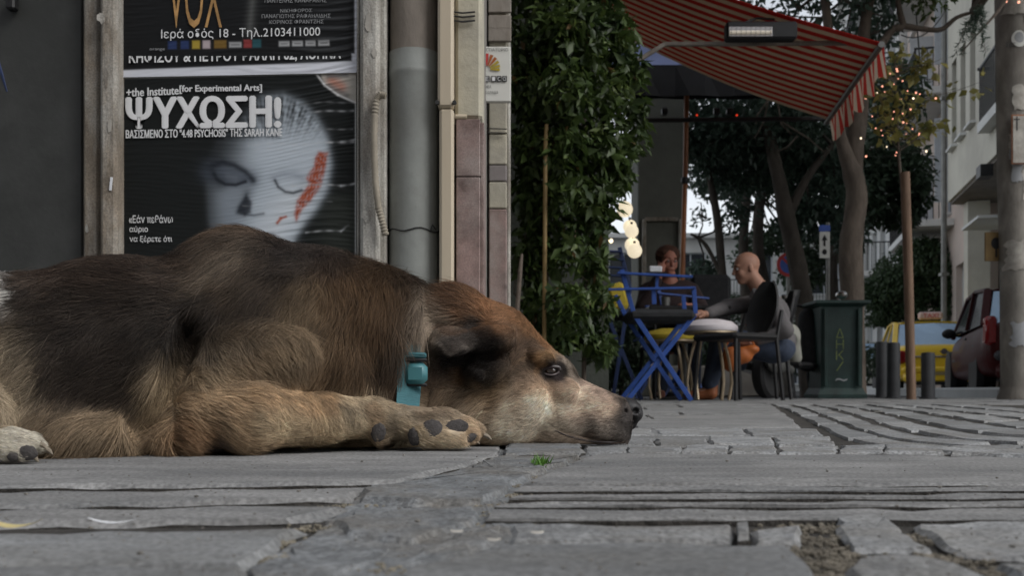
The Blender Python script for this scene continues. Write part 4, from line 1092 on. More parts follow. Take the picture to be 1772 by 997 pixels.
def furlen(P):
    x, y = pxy(P)
    L = np.interp(x, [-200, 0, 300, 600, 720, 800, 860, 900, 1120], [.030, .028, .026, .034, .040, .032, .015, .0105, .008])
    arm = (P[:, 1] < 1.34) & (x > 300) & (x < 870) & (y > 660 + np.clip((x - 640) * .2, 0, 40)) & ~((x > 690) & (y < 700))
    L = np.where(arm, np.interp(x, [300, 420, 600, 700, 860], [.020, .015, .011, .008, .005]), L)
    L = np.where((x > 380) & (x < 560) & (y > 580) & (y < 665) & (P[:, 1] < 1.30), .022, L)
    hind = (x < 100) & (y > 735) & (P[:, 1] < 1.12); L = np.where(hind, .006, L)
    ear_ = (np.abs(P[:, 1] - 1.43) > .046) & (x > 735) & (x < 890) & (y > 558) & (y < 672); L = np.where(ear_, .0042, L)
    L = np.where((x > 741) & (x < 800) & (y > 590) & (P[:, 1] < 1.42), np.minimum(L, .011), L); L = np.where((x > 690) & (x < 800) & (y > 555) & (y < 612) & (P[:, 1] < 1.40), np.minimum(L, .02), L)
    L = np.where((x > 925) & (x < 985) & (y > 622) & (y < 662), .004, L)
    return L, arm, hind
def furdir(P, arm, hind):
    x, y = pxy(P); n = len(P)
    ang_x = np.interp(x, [-100, 100, 300, 450, 620, 740, 860, 1120], [-.75, -.8, -.8, -.6, -.35, -.5, -.95, -1.0])
    ang_z = np.interp(x, [-100, 100, 300, 450, 620, 740, 860, 1120], [-.55, -.5, -.5, -.75, -.95, -.85, -.25, .12])
    d = np.stack([ang_x, np.zeros(n), ang_z], 1)
    low = np.clip((y - 640) / 120, 0, 1) * (x < 600); d[:, 2] -= low * .35
    scr = (x > 730) & (x < 860) & (y < 560); d[scr] = (-.75, 0, .35)
    d[arm] = np.stack([np.full(arm.sum(), 1.0), np.zeros(arm.sum()), np.interp(x[arm], [300, 500, 860], [-.35, -.15, -.1])], 1)
    up = (x > 300) & (x < 520) & (y > 560) & (y < 665) & (P[:, 1] < 1.30); d[up] = (.55, 0, -.6)
    d[hind] = (1, 0, -.15)
    ear_ = (P[:, 1] < 1.39) & (x > 735) & (x < 890) & (y > 558) & (y < 672); d[ear_] = (-1, 0, -.2)
    return d
dog_label = 'large brown and tan dog lying with its chin on the paving'
dog = thing('dog', dog_label, 'dog', (-.3, 1.35, 0))
skinm = mat_attr('dog_hide', .8, .08, bump=.002, bscale=160, stretch=(1, 1, 3))
body = mesh_np('body', DV, DQ, skinm, dog, True)
vcol = fur_col(DV); set_cols(body.data, vcol * .8)
bmv = body.data
# normals in numpy
def face_normals(V, Q):
    a = V[Q[:, 2]] - V[Q[:, 0]]; b = V[Q[:, 3]] - V[Q[:, 1]]; n = np.cross(a, b); A = np.linalg.norm(n, axis=1); return n / (A[:, None] + 1e-12), A / 2
FN, FA = face_normals(DV, DQ)
VN = np.zeros_like(DV)
for q in range(4): np.add.at(VN, DQ[:, q], FN * FA[:, None])
VN /= np.linalg.norm(VN, axis=1)[:, None] + 1e-12
from mathutils.bvhtree import BVHTree
bvh = BVHTree.FromPolygons([tuple(v) for v in DV], [tuple(q) for q in DQ])

# pads, painted zones that carry no fur: list of (centre px, py, Y, rl, rv px)
PADS = [(716, 757, 1.27, 12, 16, -8), (748, 742, 1.268, 18, 17, 0), (788, 741, 1.272, 24, 15, -22), (813, 759, 1.28, 15, 8, -25), (655, 748, 1.262, 13, 18, 8)]
HPADS = [(48, 784, 1.035, 16, 13, 10), (22, 791, 1.03, 11, 10, 5), (-20, 788, 1.03, 20, 14, 0)]
def on_surface(px, py, Y0=.9):
    o = Vector((0, 0, EH)); d = (W(px, py, 1.0) - o).normalized()
    h = bvh.ray_cast(o, d); return (h[0], h[1]) if h[0] is not None else (W(px, py, 1.3), Vector((0, -1, 0)))
def pad(px, py, rl, rv, tl, name='paw_pad', depth=.0035, m=None, off=-.0016):
    c, nrm = on_surface(px, py); s_ = c.y / F
    mb = MB(); mb.sphere((0, 0, 0), (rl * s_, .005, rv * s_), 16, 10)
    t = R(tl); nrm = (Vector(nrm) * 0.5 + Vector((0, -1, 0)) * .5).normalized()
    fr = Vector((0, -1, 0)).rotation_difference(nrm).to_matrix() @ Matrix.Rotation(t, 3, 'Y')
    mb.v = [tuple(c + nrm * off + fr @ (Vector(v) * (1 + .06 * math.sin(v[0] * 900 + v[2] * 700)))) for v in mb.v]
    return mb.build(name, m or M['pad'], dog, True)
for (x, y, Y, rl, rv, tl) in PADS + HPADS: pad(x, y, rl, rv, tl)
# elbow callus
pad(374, 775, 16, 10, 0, 'elbow_callus')
# eye
ec, en = on_surface(953, 641)
for sg2 in (-1, 1):
    yy = ec.y + .0022 if sg2 < 0 else 2 * 1.43 - ec.y - .0022
    mb = MB(); mb.sphere((ec.x, yy, ec.z - .0004), (.0088, .007, .0062), 20, 14); mb.build('eye', M['eye'], dog, True)
lid = mat('eyelid_skin', (.03, .022, .022), .45, spec=.5, var=.2); rim = mat('lower_lid_skin', (.10, .08, .08), .4, spec=.6, var=.2)
mb = MB(); mb.tube([(ec.x + .0125 * math.cos(a), ec.y - .0048 + .004 * abs(math.cos(a)), ec.z + .0045 * math.sin(a) + .002 * math.cos(a)) for a in np.linspace(-.35, math.pi + .35, 14)], .0025, 8); mb.build('eyelid', lid, dog, True)
mb = MB(); mb.tube([(ec.x + .0115 * math.cos(a), ec.y - .0046 + .004 * abs(math.cos(a)), ec.z + .0068 * math.sin(a)) for a in np.linspace(math.pi + .2, 2 * math.pi - .2, 10)], .0013, 8); mb.build('eyelid', rim, dog, True)
# nose
NS = SDF((.10, 1.36, .02), (.22, 1.50, .10), .0013)
def E2(px, py, rl, rv, rd, Y=1.43, k=.004, tilt=0, op='add'): E(NS, px, py, rl, rv, rd, Y=Y, k=k, tilt=tilt, op=op)
E2(1088, 706, 23, 17, .019, tilt=22); E2(1098, 716, 15, 14, .016, tilt=40); E2(1096, 728, 8, 16, .006, tilt=10)
for s1 in (-1, 1):
    E2(1090, 708, 15, 12, .010, Y=1.43 + s1 * .011); E2(1101, 712, 6, 5.5, .008, Y=1.43 + s1 * .019, k=.003, op='sub'); E2(1092, 716, 9, 2.4, .006, Y=1.43 + s1 * .021, k=.002, op='sub', tilt=-10)
nv, nq = NS.mesh(); mesh_np('nose', nv, nq, M['nose'], dog, True)
# lip line
mb = MB(); lp0 = [on_surface(x, y)[0] + Vector((0, -.0006, 0)) for x, y in ((958, 744), (975, 752), (995, 759), (1015, 763), (1035, 765), (1055, 766), (1072, 764), (1084, 758))]
mb.tube(lp0, [.0006, .0012, .0016, .0018, .0018, .0016, .0014, .0008], 7); mb.build('lips', lid, dog, True)
# claws
for (x, y, Y) in ((835, 748, 1.318), (822, 762, 1.29), (806, 769, 1.277), (843, 755, 1.318)):
    mb = MB(); a = W(x - 6, y - 2, Y); mb.tube([a, W(x + 2, y + 1, Y), W(x + 8, y + 7, Y)], [.0032, .0026, .0006], 8); mb.build('claw', M['claw'], dog, True)
for (x, y, Y) in ((74, 770, 1.062), (84, 779, 1.078), (60, 792, 1.048)):
    mb = MB(); mb.tube([W(x - 6, y - 2, Y), W(x + 2, y + 2, Y), W(x + 7, y + 8, Y)], [.0032, .0026, .0006], 8); mb.build('claw', M['claw'], dog, True)

# ---- fur as curves
def make_fur(N_, name, seed, lmul=1.0, rad=.00022, visible_bias=True):
    rng = np.random.default_rng(seed)
    fc = DV[DQ].mean(1); x, y = pxy(fc)
    L0, arm, hind = furlen(fc)
    wgt = FA.copy()
    wgt *= np.where(FN[:, 1] < .25, 1.0, .12)            # far flank thinner
    wgt *= np.where(x > 860, 2.6, 1.0) * np.where(arm, 1.8, 1.0) * np.where(x < -60, .35, 1)
    wgt[(fc[:, 2] < .006)] = 0
    for (a, b, Y, rl, rv, tl) in PADS + HPADS + [(374, 775, 0, 14, 9, 0)]:
        wgt[(((x - a) / (rl * .80)) ** 2 + ((y - b) / (rv * .80)) ** 2 < 1) & (fc[:, 1] < 1.34)] = 0
    wgt[(x > 1083) & (((x - 1100) / 24) ** 2 + ((y - 712) / 20) ** 2 < 1)] = 0
    wgt[((x - 953) / 11) ** 2 + ((y - 640) / 8) ** 2 < 1] = 0
    col_z = (x > 697) & (x < 746) & (y > 612) & (y < 712) & (fc[:, 1] < 1.40); wgt[col_z] = 0
    wgt /= wgt.sum(); f = rng.choice(len(DQ), N_, p=wgt)
    u, v = rng.random(N_), rng.random(N_)
    q = DQ[f]; w = [(1 - u) * (1 - v), u * (1 - v), u * v, (1 - u) * v]
    P = sum(DV[q[:, k]] * w[k][:, None] for k in range(4)); n = sum(VN[q[:, k]] * w[k][:, None] for k in range(4)); n /= np.linalg.norm(n, axis=1)[:, None]
    L, arm, hind = furlen(P); d = furdir(P, arm, hind)
    sw = np.stack([vnoise(P, 35, 11), vnoise(P, 35, 12), vnoise(P, 35, 13)], 1) * .28 + np.stack([vnoise(P, 130, 14), vnoise(P, 130, 15), vnoise(P, 130, 16)], 1) * .3
    d = d + sw + rng.normal(size=d.shape) * .2
    t = d - n * (d * n).sum(1)[:, None]; t /= np.linalg.norm(t, axis=1)[:, None] + 1e-9
    L = L * lmul * (1 + rng.uniform(-.35, .25, N_)) * (1 + .2 * vnoise(P, 60, 17))
    lift = np.interp(L, [.004, .012, .04], [.38, .30, .34]) * (1 + rng.uniform(-.3, .5, N_))
    # clumping: strands lean towards the middle of a small cell
    cell = .008; cid = np.floor(P / cell + vnoise(P, 80, 20)[:, None] * .4); cc = (cid + .5) * cell
    K = 5; pts = np.zeros((N_, K, 3), np.float32)
    for k in range(K):
        s_ = k / (K - 1)
        p = P + (t * (s_ + .12 * s_ * s_)[..., None] if False else t * s_) * L[:, None] + n * (lift * (s_ - .55 * s_ * s_))[:, None] * L[:, None]
        p[:, 2] -= .12 * L * s_ * s_
        pull = (cc - P); pull -= n * (pull * n).sum(1)[:, None]
        p = p + pull * (.32 * s_ ** 1.5) * np.clip(L / .02, 0, 1)[:, None]
        p[:, 2] = np.maximum(p[:, 2], .0015)
        pts[:, k] = p
    hc = bpy.data.hair_curves.new(name)
    hc.add_curves([K] * N_)
    org = np.array(origin(dog), np.float32)
    hc.position_data.foreach_set('vector', (pts - org).reshape(-1).astype(np.float32))
    ra = hc.attributes.get('radius') or hc.attributes.new('radius', 'FLOAT', 'POINT')
    rr = np.tile(np.array([1, .95, .8, .55, .12], np.float32), N_) * np.repeat((rad * np.interp(L, [.004, .03], [.75, 1.15]) * rng.uniform(.7, 1.3, N_)).astype(np.float32), K)
    ra.data.foreach_set('value', rr)
    C = fur_col(P + t * (L * .35)[:, None]) * (1 + rng.normal(size=(N_, 1)) * .34)
    gm = rng.random(N_) < .05; C[gm] = C[gm] * 1.2 + np.array((.03, .025, .02))
    a = hc.attributes.new('col', 'FLOAT_COLOR', 'CURVE'); cc4 = np.ones((N_, 4), np.float32); cc4[:, :3] = np.clip(C, .003, .9); a.data.foreach_set('color', cc4.ravel())
    hc.materials.append(furm)
    o = bpy.data.objects.new(name, hc); COL.objects.link(o); o.parent = dog; ORG[o.name] = origin(dog); o['kind'] = 'stuff'
    return o
furm = mat_attr('fur_strand', .55, .2)
make_fur(300000, 'fur', 3, rad=.00019)
make_fur(26000, 'fur', 4, lmul=1.3, rad=.00022)
# whiskers
mb = MB()
for i in range(16):
    x, y = 1020 + random.uniform(-6, 46), 725 + random.uniform(-10, 24); c, nrm = on_surface(x, y)
    e = c + Vector((random.uniform(-.02, .012), -random.uniform(.012, .025), -random.uniform(-.002, .016))); e.z = max(e.z, .002)
    mb.tube([c, (c + e) / 2 + Vector((0, -.002, .002)), e], [.00022, .00018, .00008], 4)
mb.build('whiskers', M['twig'], dog)['kind'] = 'stuff'

# ---- collar: a webbing band that follows the neck
cols_ = []
ax0 = W(722, 640, 1.415)
NR = 180
angs = np.linspace(0, 2 * math.pi, NR, endpoint=False)
def ring_at(px, off):
    c = W(px, 640, 1.415); out = []
    for a in angs:
        d = Vector((0, -math.cos(a), math.sin(a))); o = c + d * .4
        h = bvh.ray_cast(o, -d); p = h[0] if h[0] is not None else c + d * .08
        if (p - c).length > .16 or p.y < 1.285: p = c + d * min((p - c).length, (c.y - 1.285) / max(math.cos(a), .2) if math.cos(a) > .2 else .16)
        p = p.copy(); p.z = max(p.z, .004); out.append(p + d * off)
    return out
def band(px0, px1, off, th, name, m, amin=None, amax=None, parent=None):
    wv = [1.0 if (i * 360 / NR <= 24 or i * 360 / NR >= 302) else 0.0 for i in range(NR)]
    A, B = ring_at(px0, off), ring_at(px1, off); A2, B2 = ring_at(px0, off + th), ring_at(px1, off + th)
    if amin is None:
        for r_ in (A, B, A2, B2):
            for i in range(NR):
                if not wv[i]: r_[i] = r_[i] - Vector((0, -math.cos(angs[i]), math.sin(angs[i]))) * .012
    def sm(r_):
        for _ in range(14): r_ = [(r_[i - 1] + r_[i] * 2 + r_[(i + 1) % len(r_)]) / 4 for i in range(len(r_))]
        return r_
    A, B, A2, B2 = sm(A), sm(B), sm(A2), sm(B2); n = len(A)
    idx = [i for i in range(n)] if amin is None else [i for i in range(-n // 2, n // 2) if amin <= (i * 360 / n) <= amax]
    vs = []; fs = []
    for i in idx: vs += [A[i], A2[i], B2[i], B[i]]
    m_ = len(idx); rng_ = range(m_) if amin is None else range(m_ - 1)
    for i in rng_:
        j = (i + 1) % m_
        for k in range(4): fs.append((i * 4 + k, i * 4 + (k + 1) % 4, j * 4 + (k + 1) % 4, j * 4 + k))
    if amin is not None: fs += [(0, 1, 2, 3), ((m_ - 1) * 4 + 3, (m_ - 1) * 4 + 2, (m_ - 1) * 4 + 1, (m_ - 1) * 4)]
    mb = MB(); mb.add(vs, fs); return mb.build(name, m, parent, True)
col_t = thing('dog_collar', 'teal webbing collar with a plastic buckle round the dog\'s neck', 'collar', (ax0.x, 1.415, 0))
band(703, 738, .004, .0022, 'webbing', M['collar'], parent=col_t)
def clip_box(py, w, h, d, m, name, bev):
    c = sum((on_surface(x, y)[0] for x in (712, 721, 730) for y in (py - 5, py, py + 5)), Vector((0, 0, 0))) / 9
    c.y = min(on_surface(x, py)[0].y for x in (709, 733)) - d * .3
    mb = MB(); mb.box(c, (w, d, h), bev=bev); return mb.build(name, m, col_t, True)
clip_box(647, .0315, .0300, .015, M['buckle'], 'buckle', .0068)
clip_box(666.5, .030, .0045, .010, M['black'], 'slider', .0015); clip_box(624, .030, .0045, .012, M['black'], 'slider', .0015)
clip_box(616, .028, .0075, .012, M['collar'], 'loop', .002)
# ------------------------------------------------------------------ street buildings
SD = Vector((math.sin(R(14)), math.cos(R(14)), 0)); SN = Vector((-SD.y, SD.x, 0))   # street direction and the normal facing the street
ZV = Vector((0, 0, 1))
def facade(name, label, P0, L, z0, z1, m, wins, balc=(), depth=8.0, dirv=SD, nrm=SN, winmat='glass', frame='shutter', parts=None, shutters=False, cornice=True):
    """wall from P0 along dirv for L metres with real recessed window openings; wins = (u0,u1,v0,v1)"""
    b = thing(name, label, 'building', P0)
    us = sorted({0.0, L} | {w for q in wins for w in q[:2]}); vs = sorted({z0, z1} | {w for q in wins for w in q[2:4]})
    mb = MB(); fr = Matrix((dirv, -nrm, ZV)).transposed()
    T = .28
    for a, c in zip(us, us[1:]):
        run = None
        for v0, v1 in zip(vs, vs[1:]):
            um, vm = (a + c) / 2, (v0 + v1) / 2
            hole = any(q[0] < um < q[1] and q[2] < vm < q[3] for q in wins)
            if not hole:
                mb.box(Vector(P0) + fr @ Vector((um, T / 2, vm)), (c - a, T, v1 - v0), fr)
    mb.box(Vector(P0) + fr @ Vector((L / 2, T + depth / 2 + .1, (z0 + z1) / 2)), (L, depth, z1 - z0 - .01), fr)
    if cornice: mb.box(Vector(P0) + fr @ Vector((L / 2, .0, z1 + .1)), (L + .3, .7, .2), fr)
    w_ = mb.build('wall', m, b, fix=False)
    for q in wins:
        u0, u1, v0, v1 = q[:4]; kind = q[4] if len(q) > 4 else 'w'
        mb = MB(); t = .05; um, vm = (u0 + u1) / 2, (v0 + v1) / 2
        for (uu, vv, su, sv) in ((u0 + t / 2, vm, t, v1 - v0), (u1 - t / 2, vm, t, v1 - v0), (um, v0 + t / 2, u1 - u0 - 2 * t, t), (um, v1 - t / 2, u1 - u0 - 2 * t, t), (um, vm, t, v1 - v0 - 2 * t)):
            mb.box(Vector(P0) + fr @ Vector((uu, .17, vv)), (su, .05, sv), fr)
        wf = mb.build('window', M[frame], b, fix=False)
        mb = MB(); mb.box(Vector(P0) + fr @ Vector((um, .20, vm)), (u1 - u0 - .02, .015, v1 - v0 - .02), fr); mb.build('pane', M['shutter'] if kind == 's' else M[winmat], wf, fix=False)
        mb = MB(); mb.box(Vector(P0) + fr @ Vector((um, -.03, v0 - .03)), (u1 - u0 + .1, .16, .05), fr); mb.build('sill', M['b_white'], wf, fix=False)
        if kind == 'o':
            for s_ in (-1, 1):
                mb = MB(); hw = (u1 - u0) / 2
                mb.box(Vector(P0) + fr @ Vector((um + s_ * (hw + .02), -hw * .45, vm)), (.03, hw * .9, v1 - v0 - .05), fr)
                mb.build('shutter', M['shutter'], wf, fix=False)
    for (u0, u1, v, dp) in balc:
        mb = MB(); um = (u0 + u1) / 2
        mb.box(Vector(P0) + fr @ Vector((um, -dp / 2, v)), (u1 - u0, dp - .004, .16), fr); bs = mb.build('balcony', M['b_white'], b, fix=False)
        mb = MB(); n = max(4, int((u1 - u0) / .13))
        for i in range(n + 1):
            mb.box(Vector(P0) + fr @ Vector((u0 + .03 + (u1 - u0 - .06) * i / n, -dp + .04, v + .55)), (.02, .02, .9), fr)
        for i in range(1, int(dp / .13)):
            for uu in (u0 + .03, u1 - .03): mb.box(Vector(P0) + fr @ Vector((uu, -dp + .04 + i * .13, v + .55)), (.02, .02, .9), fr)
        mb.box(Vector(P0) + fr @ Vector((um, -dp + .04, v + 1.02)), (u1 - u0, .04, .04), fr)
        for uu in (u0 + .03, u1 - .03): mb.box(Vector(P0) + fr @ Vector((uu, -dp / 2, v + 1.02)), (.04, dp, .04), fr)
        mb.build('railing', M['black'], bs, fix=False)
    return b, fr
# nearest block on the right: upper storeys project over the pavement
FC = Vector((9.12, 20.8, 0))                    # far lower corner of the projecting bay
Pn = FC - SD * 13.5; Pn.z = 0
def T(t): return 13.5 - t                        # t metres from the far corner
W1 = []
for k, z in enumerate((5.0, 8.3, 11.6, 14.9)):
    for (a, c) in ((.45, .95), (1.35, 1.85), (2.25, 2.75)): W1.append((T(c), T(a), z, z + 1.75))
    W1.append((T(5.6), T(4.4), z - .35, z + 1.75)); W1.append((T(9.4), T(7.8), z, z + 1.6)); W1.append((T(12.4), T(10.8), z, z + 1.6))
b1, fr1 = facade('corner_building', 'cream building whose upper floors overhang the pavement, behind the right pole', Pn, 13.5, 4.0, 18.0, M['b_cream'], W1,
                 balc=[(T(6.0), T(3.9), z - .45, .2) for z in (5.0, 8.3, 11.6, 14.9)], depth=7, frame='door')
mb = MB(); mb.box(Pn + fr1 @ Vector((6.75, 4.2, 3.98)), (13.46, 8.3, .08), fr1); mb.build('soffit', M['soffit'], b1, fix=False)
W0 = [(T(c), T(a), .5, 3.2) for a, c in ((.9, 2.2), (2.9, 4.2), (5.0, 6.4), (7.4, 9.2), (10, 12.5))]
Pg = Pn + SN * -1.25
g1, _ = facade('ground_floor_shopfront', 'ground floor shopfronts set back under the cream overhanging bay', Pg, 13.5, 0, 3.9, M['b_white'], W0, depth=5, cornice=False)
for t in (.3, 3.6, 7.0):
    mb = MB(); mb.box(Pn + fr1 @ Vector((T(t), .5, 1.97)), (.42, .42, 3.9), fr1); mb.build('column', M['b_cream'], g1, fix=False)
mb = MB(); mb.box(Pn + fr1 @ Vector((T(2.2), .45, 3.2)), (1.5, .9, .05), fr1 ); mb.build('awning', M['b_white'], g1, fix=False)
mb = MB(); mb.box(Pn + fr1 @ Vector((T(4.2), -.14, 3.75)), (.35, .2, .2), fr1); mb.build('lamp_housing', M['black'], g1)
# second and third blocks beyond it
P2 = FC + SD * .05 + SN * -.7; W2 = []
for z in (4.4, 7.6, 10.8, 14.0):
    for a in (1.0, 3.6, 6.2, 8.8): W2.append((a, a + 1.3, z, z + 2.0, 'o' if a in (1.0, 6.2) else 'w'))
W2 += [(1.0, 3.0, .3, 3.0), (4.4, 6.6, .3, 3.0), (7.6, 10.2, .3, 3.0)]
facade('apartment_building', 'pinkish white building with open shutters next to the overhanging cream one', P2, 11, 0, 17.4, M['b_pink'], W2, balc=[(3.2, 8.2, z - .3, .9) for z in (4.4, 7.6, 10.8, 14.0)], depth=7)
P3 = P2 + SD * 11.1 + SN * .25; W3 = []
for z in (4.2, 7.3, 10.4, 13.5, 16.6):
    for a in np.arange(.8, 21, 2.6): W3.append((float(a), float(a) + 1.5, z, z + 1.9))
W3 += [(float(a), float(a) + 1.8, .4, 3.0) for a in np.arange(.8, 21, 3.4)]
facade('apartment_building', 'farthest white block on the right side of the street with long balconies', P3, 23, 0, 20, M['b_white'], W3, balc=[(1, 10, z - .3, 1.0) for z in (4.2, 7.3, 10.4, 13.5)] + [(12, 21, z - .3, 1.0) for z in (4.2, 7.3, 10.4, 13.5)], depth=7)
# shop signs on the right
s1 = thing('shop_sign', 'white shop sign with a red stripe hanging from the far facade', 'sign', W(1648, 388, 27))
mb = MB(); mb.box(W(1648, 388, 27), (PX(22, 27), .12, PX(44, 27)), bev=.02); mb.build('board', M['b_white'], s1)
mb = MB(); mb.box(W(1650, 388, 26.92), (PX(16, 27), .02, PX(4, 27))); mb.build('stripe', M['sign_red'], s1)
mb = MB(); mb.tube([W(1648, 388, 27.05), W(1675, 372, 27.4)], .02, 6); mb.build('bracket', M['black'], s1)
# pale blocks closing the view beyond the trees
W4 = []
for z in (4.2, 7.3, 10.4, 13.5):
    for a in np.arange(1, 33, 2.9): W4.append((float(a), float(a) + 1.3, z, z + 1.8))
W4 += [(float(a), float(a) + 2.0, .3, 3.0) for a in np.arange(1, 33, 3.6)]
facade('far_building', 'long pale building closing the view behind the trees', Vector((3.2, 43, 0)), 17.5, 0, 6.6, M['b_white'], [w for w in W4 if w[1] < 17.3 and w[3] < 6.4], dirv=Vector((1, 0, 0)), nrm=Vector((0, -1, 0)), depth=9, balc=[(2, 7, 3.7, 1.0), (9, 14, 3.7, 1.0)])
# cafe side building along the lane behind the climbing plant, with its grey end panel
cafe = thing('cafe_building', 'grey rendered cafe wall with a framed panel behind the seated man', 'building', (0, 8, 0))
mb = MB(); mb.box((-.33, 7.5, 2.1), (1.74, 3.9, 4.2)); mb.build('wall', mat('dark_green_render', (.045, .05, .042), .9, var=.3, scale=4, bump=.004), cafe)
xa, xb = W(1104, 0, 10.6).x, W(1183, 0, 10.6).x
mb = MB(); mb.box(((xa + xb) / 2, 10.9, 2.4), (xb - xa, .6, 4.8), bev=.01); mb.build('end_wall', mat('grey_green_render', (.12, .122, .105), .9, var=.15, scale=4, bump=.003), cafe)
mb = MB(); za, zb = W(0, 380, 10.58).z, .3
for (c, s_) in (((xa + .06, 10.57, (za + zb) / 2), (.04, .05, za - zb)), ((xb - .04, 10.57, (za + zb) / 2), (.04, .05, za - zb)), (((xa + xb) / 2, 10.57, za), (xb - xa - .14, .05, .04))): mb.box(c, s_, bev=.004)
mb.build('panel_frame', M['frame'], cafe)

# ------------------------------------------------------------------ trees
def tree(name, label, trunks, blobs, n, size, lm, bm_='bark', group=None, loc=None, twigs=True, droop=.5, ratio=.42, seed=1, nseg=None, shell=.3, cat='tree'):
    rng = np.random.default_rng(seed); base = loc or trunks[0][0][0]
    base = Vector((base[0], base[1], 0))
    t = thing(name, label, cat, base, group)
    mb = MB()
    for pts, rad in trunks: 
        pts = [Vector(p) for p in pts]
        P = []; Rr = []
        for i in range(len(pts) - 1):
            for q in range(4):
                f = q / 4; p0 = pts[max(i - 1, 0)]; p1 = pts[i]; p2 = pts[i + 1]; p3 = pts[min(i + 2, len(pts) - 1)]
                P.append(.5 * ((2 * p1) + (p2 - p0) * f + (2 * p0 - 5 * p1 + 4 * p2 - p3) * f * f + (3 * p1 - p0 - 3 * p2 + p3) * f ** 3)); Rr.append(rad[i] * (1 - f) + rad[i + 1] * f)
        P.append(pts[-1]); Rr.append(rad[-1]); Rr = [r * random.uniform(.94, 1.06) for r in Rr]
        mb.tube(P, Rr, 10)
    mb.build('trunk', M[bm_], t, True)
    if twigs:
        mb = MB(); tops = [Vector(p[-1]) for p, r in trunks] + [Vector(p[-2]) for p, r in trunks]
        for c, r in blobs:
            c = Vector(c); s_ = min(tops, key=lambda q: (q - c).length)
            md = (s_ + c) / 2 + Vector(rng.normal(size=3) * .12 * max(r)); mb.tube([s_, md, c], [.035 * max(.4, max(r)), .022 * max(.4, max(r)), .01], 6)
            for _ in range(5):
                e = c + Vector(rng.normal(size=3) * np.array(r) * .55); mb.tube([c, (c + e) / 2 + Vector(rng.normal(size=3) * .05), e], [.011, .007, .003], 5)
        mb.build('branches', M[bm_], t)['kind'] = 'stuff'
    pts = blob_points(rng, blobs, n, shell)
    # thin the leaves in patches so gaps show
    keep = vnoise(pts, 3.2, seed) + .5 * vnoise(pts, 9, seed + 1) > -.42; pts = pts[keep]
    cr = leaves('crown', pts, size, lm, t, ratio=ratio, droop=droop, rng=rng, kind='stuff')
    return t
def blobs_px(lst): return [(tuple(W(x, y, Y)), (PX(rx, Y), rd, PX(ry, Y))) for (x, y, Y, rx, ry, rd) in lst]
def tp(lst, Y, dz=()): return [W(x, y, Y + (dz[i] if i < len(dz) else 0)) for i, (x, y) in enumerate(lst)]
Ya = 9.6
tree('street_tree', 'grey barked street tree with forked leaning trunk behind the green bin',
     [(tp([(1474, 690), (1475, 520), (1472, 430), (1482, 350), (1478, 310), (1462, 262), (1448, 205), (1440, 110), (1425, -20), (1400, -200)], Ya), [PX(r, Ya) for r in (25, 21, 20, 19, 18, 12, 10, 9, 8, 6)]),
      (tp([(1479, 330), (1478, 270), (1484, 200), (1490, 120), (1500, 20), (1530, -120)], Ya + .1), [PX(r, Ya) for r in (15, 16, 18, 14, 10, 7)]),
      (tp([(1492, 100), (1525, 75), (1545, 50), (1562, 44), (1555, 10), (1548, -60)], Ya), [PX(r, Ya) for r in (8, 7, 6.5, 6, 5, 4)]),
      (tp([(1562, 44), (1600, 50), (1630, 50), (1655, 30), (1685, 20)], Ya), [PX(r, Ya) for r in (6, 4.5, 4.5, 3.5, 2.5)])],
     blobs_px([(1400, -160, 9.6, 190, 150, 1.2), (1530, -150, 9.4, 150, 120, 1.0), (1330, -40, 9.9, 110, 90, .8), (1480, -20, 9.8, 90, 70, .7), (1420, 30, 10.2, 110, 60, .7), (1510, 60, 10.0, 45, 50, .4), (1700, -120, 9.0, 130, 80, .8), (1250, -190, 9.8, 180, 120, 1.2)]) + [((1.5, 6.2, 4.7), (1.6, 1.5, .7)), ((3.6, 6.6, 4.6), (1.5, 1.5, .7)), ((2.4, 8.6, 4.9), (1.6, 1.4, .7)), ((4.6, 8.8, 4.7), (1.3, 1.4, .8)), ((4.9, 5.4, 4.8), (1.3, 1.3, .6)), ((2.6, 4.6, 5.0), (1.5, 1.2, .6))],  # trailing clumps are unseen crown, added overhead to shade the cafe
     34000, .10, M['leaf_bl'], seed=3)
tree('street_tree', 'dark leaning tree right of the bald man\'s head',
     [(tp([(1404, 690), (1392, 540), (1380, 460), (1362, 380), (1350, 320), (1330, 230), (1310, 120)], 11.2), [PX(r, 11.2) for r in (20, 18, 17, 15, 13, 10, 7)]),
      (tp([(1362, 380), (1395, 310), (1440, 250)], 11.2), [PX(r, 11.2) for r in (9, 7, 4)])],
     blobs_px([(1330, 200, 11.5, 110, 80, .9), (1420, 320, 12.0, 75, 70, .6), (1400, 230, 11.6, 90, 70, .8), (1260, 240, 12.0, 80, 50, .7), (1390, 380, 12.4, 50, 35, .5), (1310, 290, 12.5, 70, 40, .6), (1470, 400, 12.6, 30, 40, .4)]),
     13000, .10, M['leaf_bl'], 'bark_dark', seed=5)
tree('street_tree', 'dark tree with a dense crown left of the fairy light sapling',
     [(tp([(1440, 690), (1436, 560), (1440, 420), (1470, 330)], 13.5), [PX(r, 13.5) for r in (9, 8, 7, 6)]), (tp([(1452, 690), (1448, 540), (1450, 420), (1520, 300)], 13.6), [PX(r, 13.6) for r in (6, 5, 5, 4)])],
     blobs_px([(1540, 330, 13.5, 65, 60, .7), (1500, 260, 13.5, 80, 60, .8), (1570, 290, 13.2, 40, 55, .5), (1530, 180, 13.8, 60, 80, .8), (1580, 350, 13.2, 28, 30, .3), (1450, 290, 13.8, 60, 60, .6), (1560, 380, 13.4, 30, 18, .3), (1500, 340, 13.5, 40, 60, .5)]),
     9500, .12, M['leaf_dk'], 'bark_dark', seed=8)
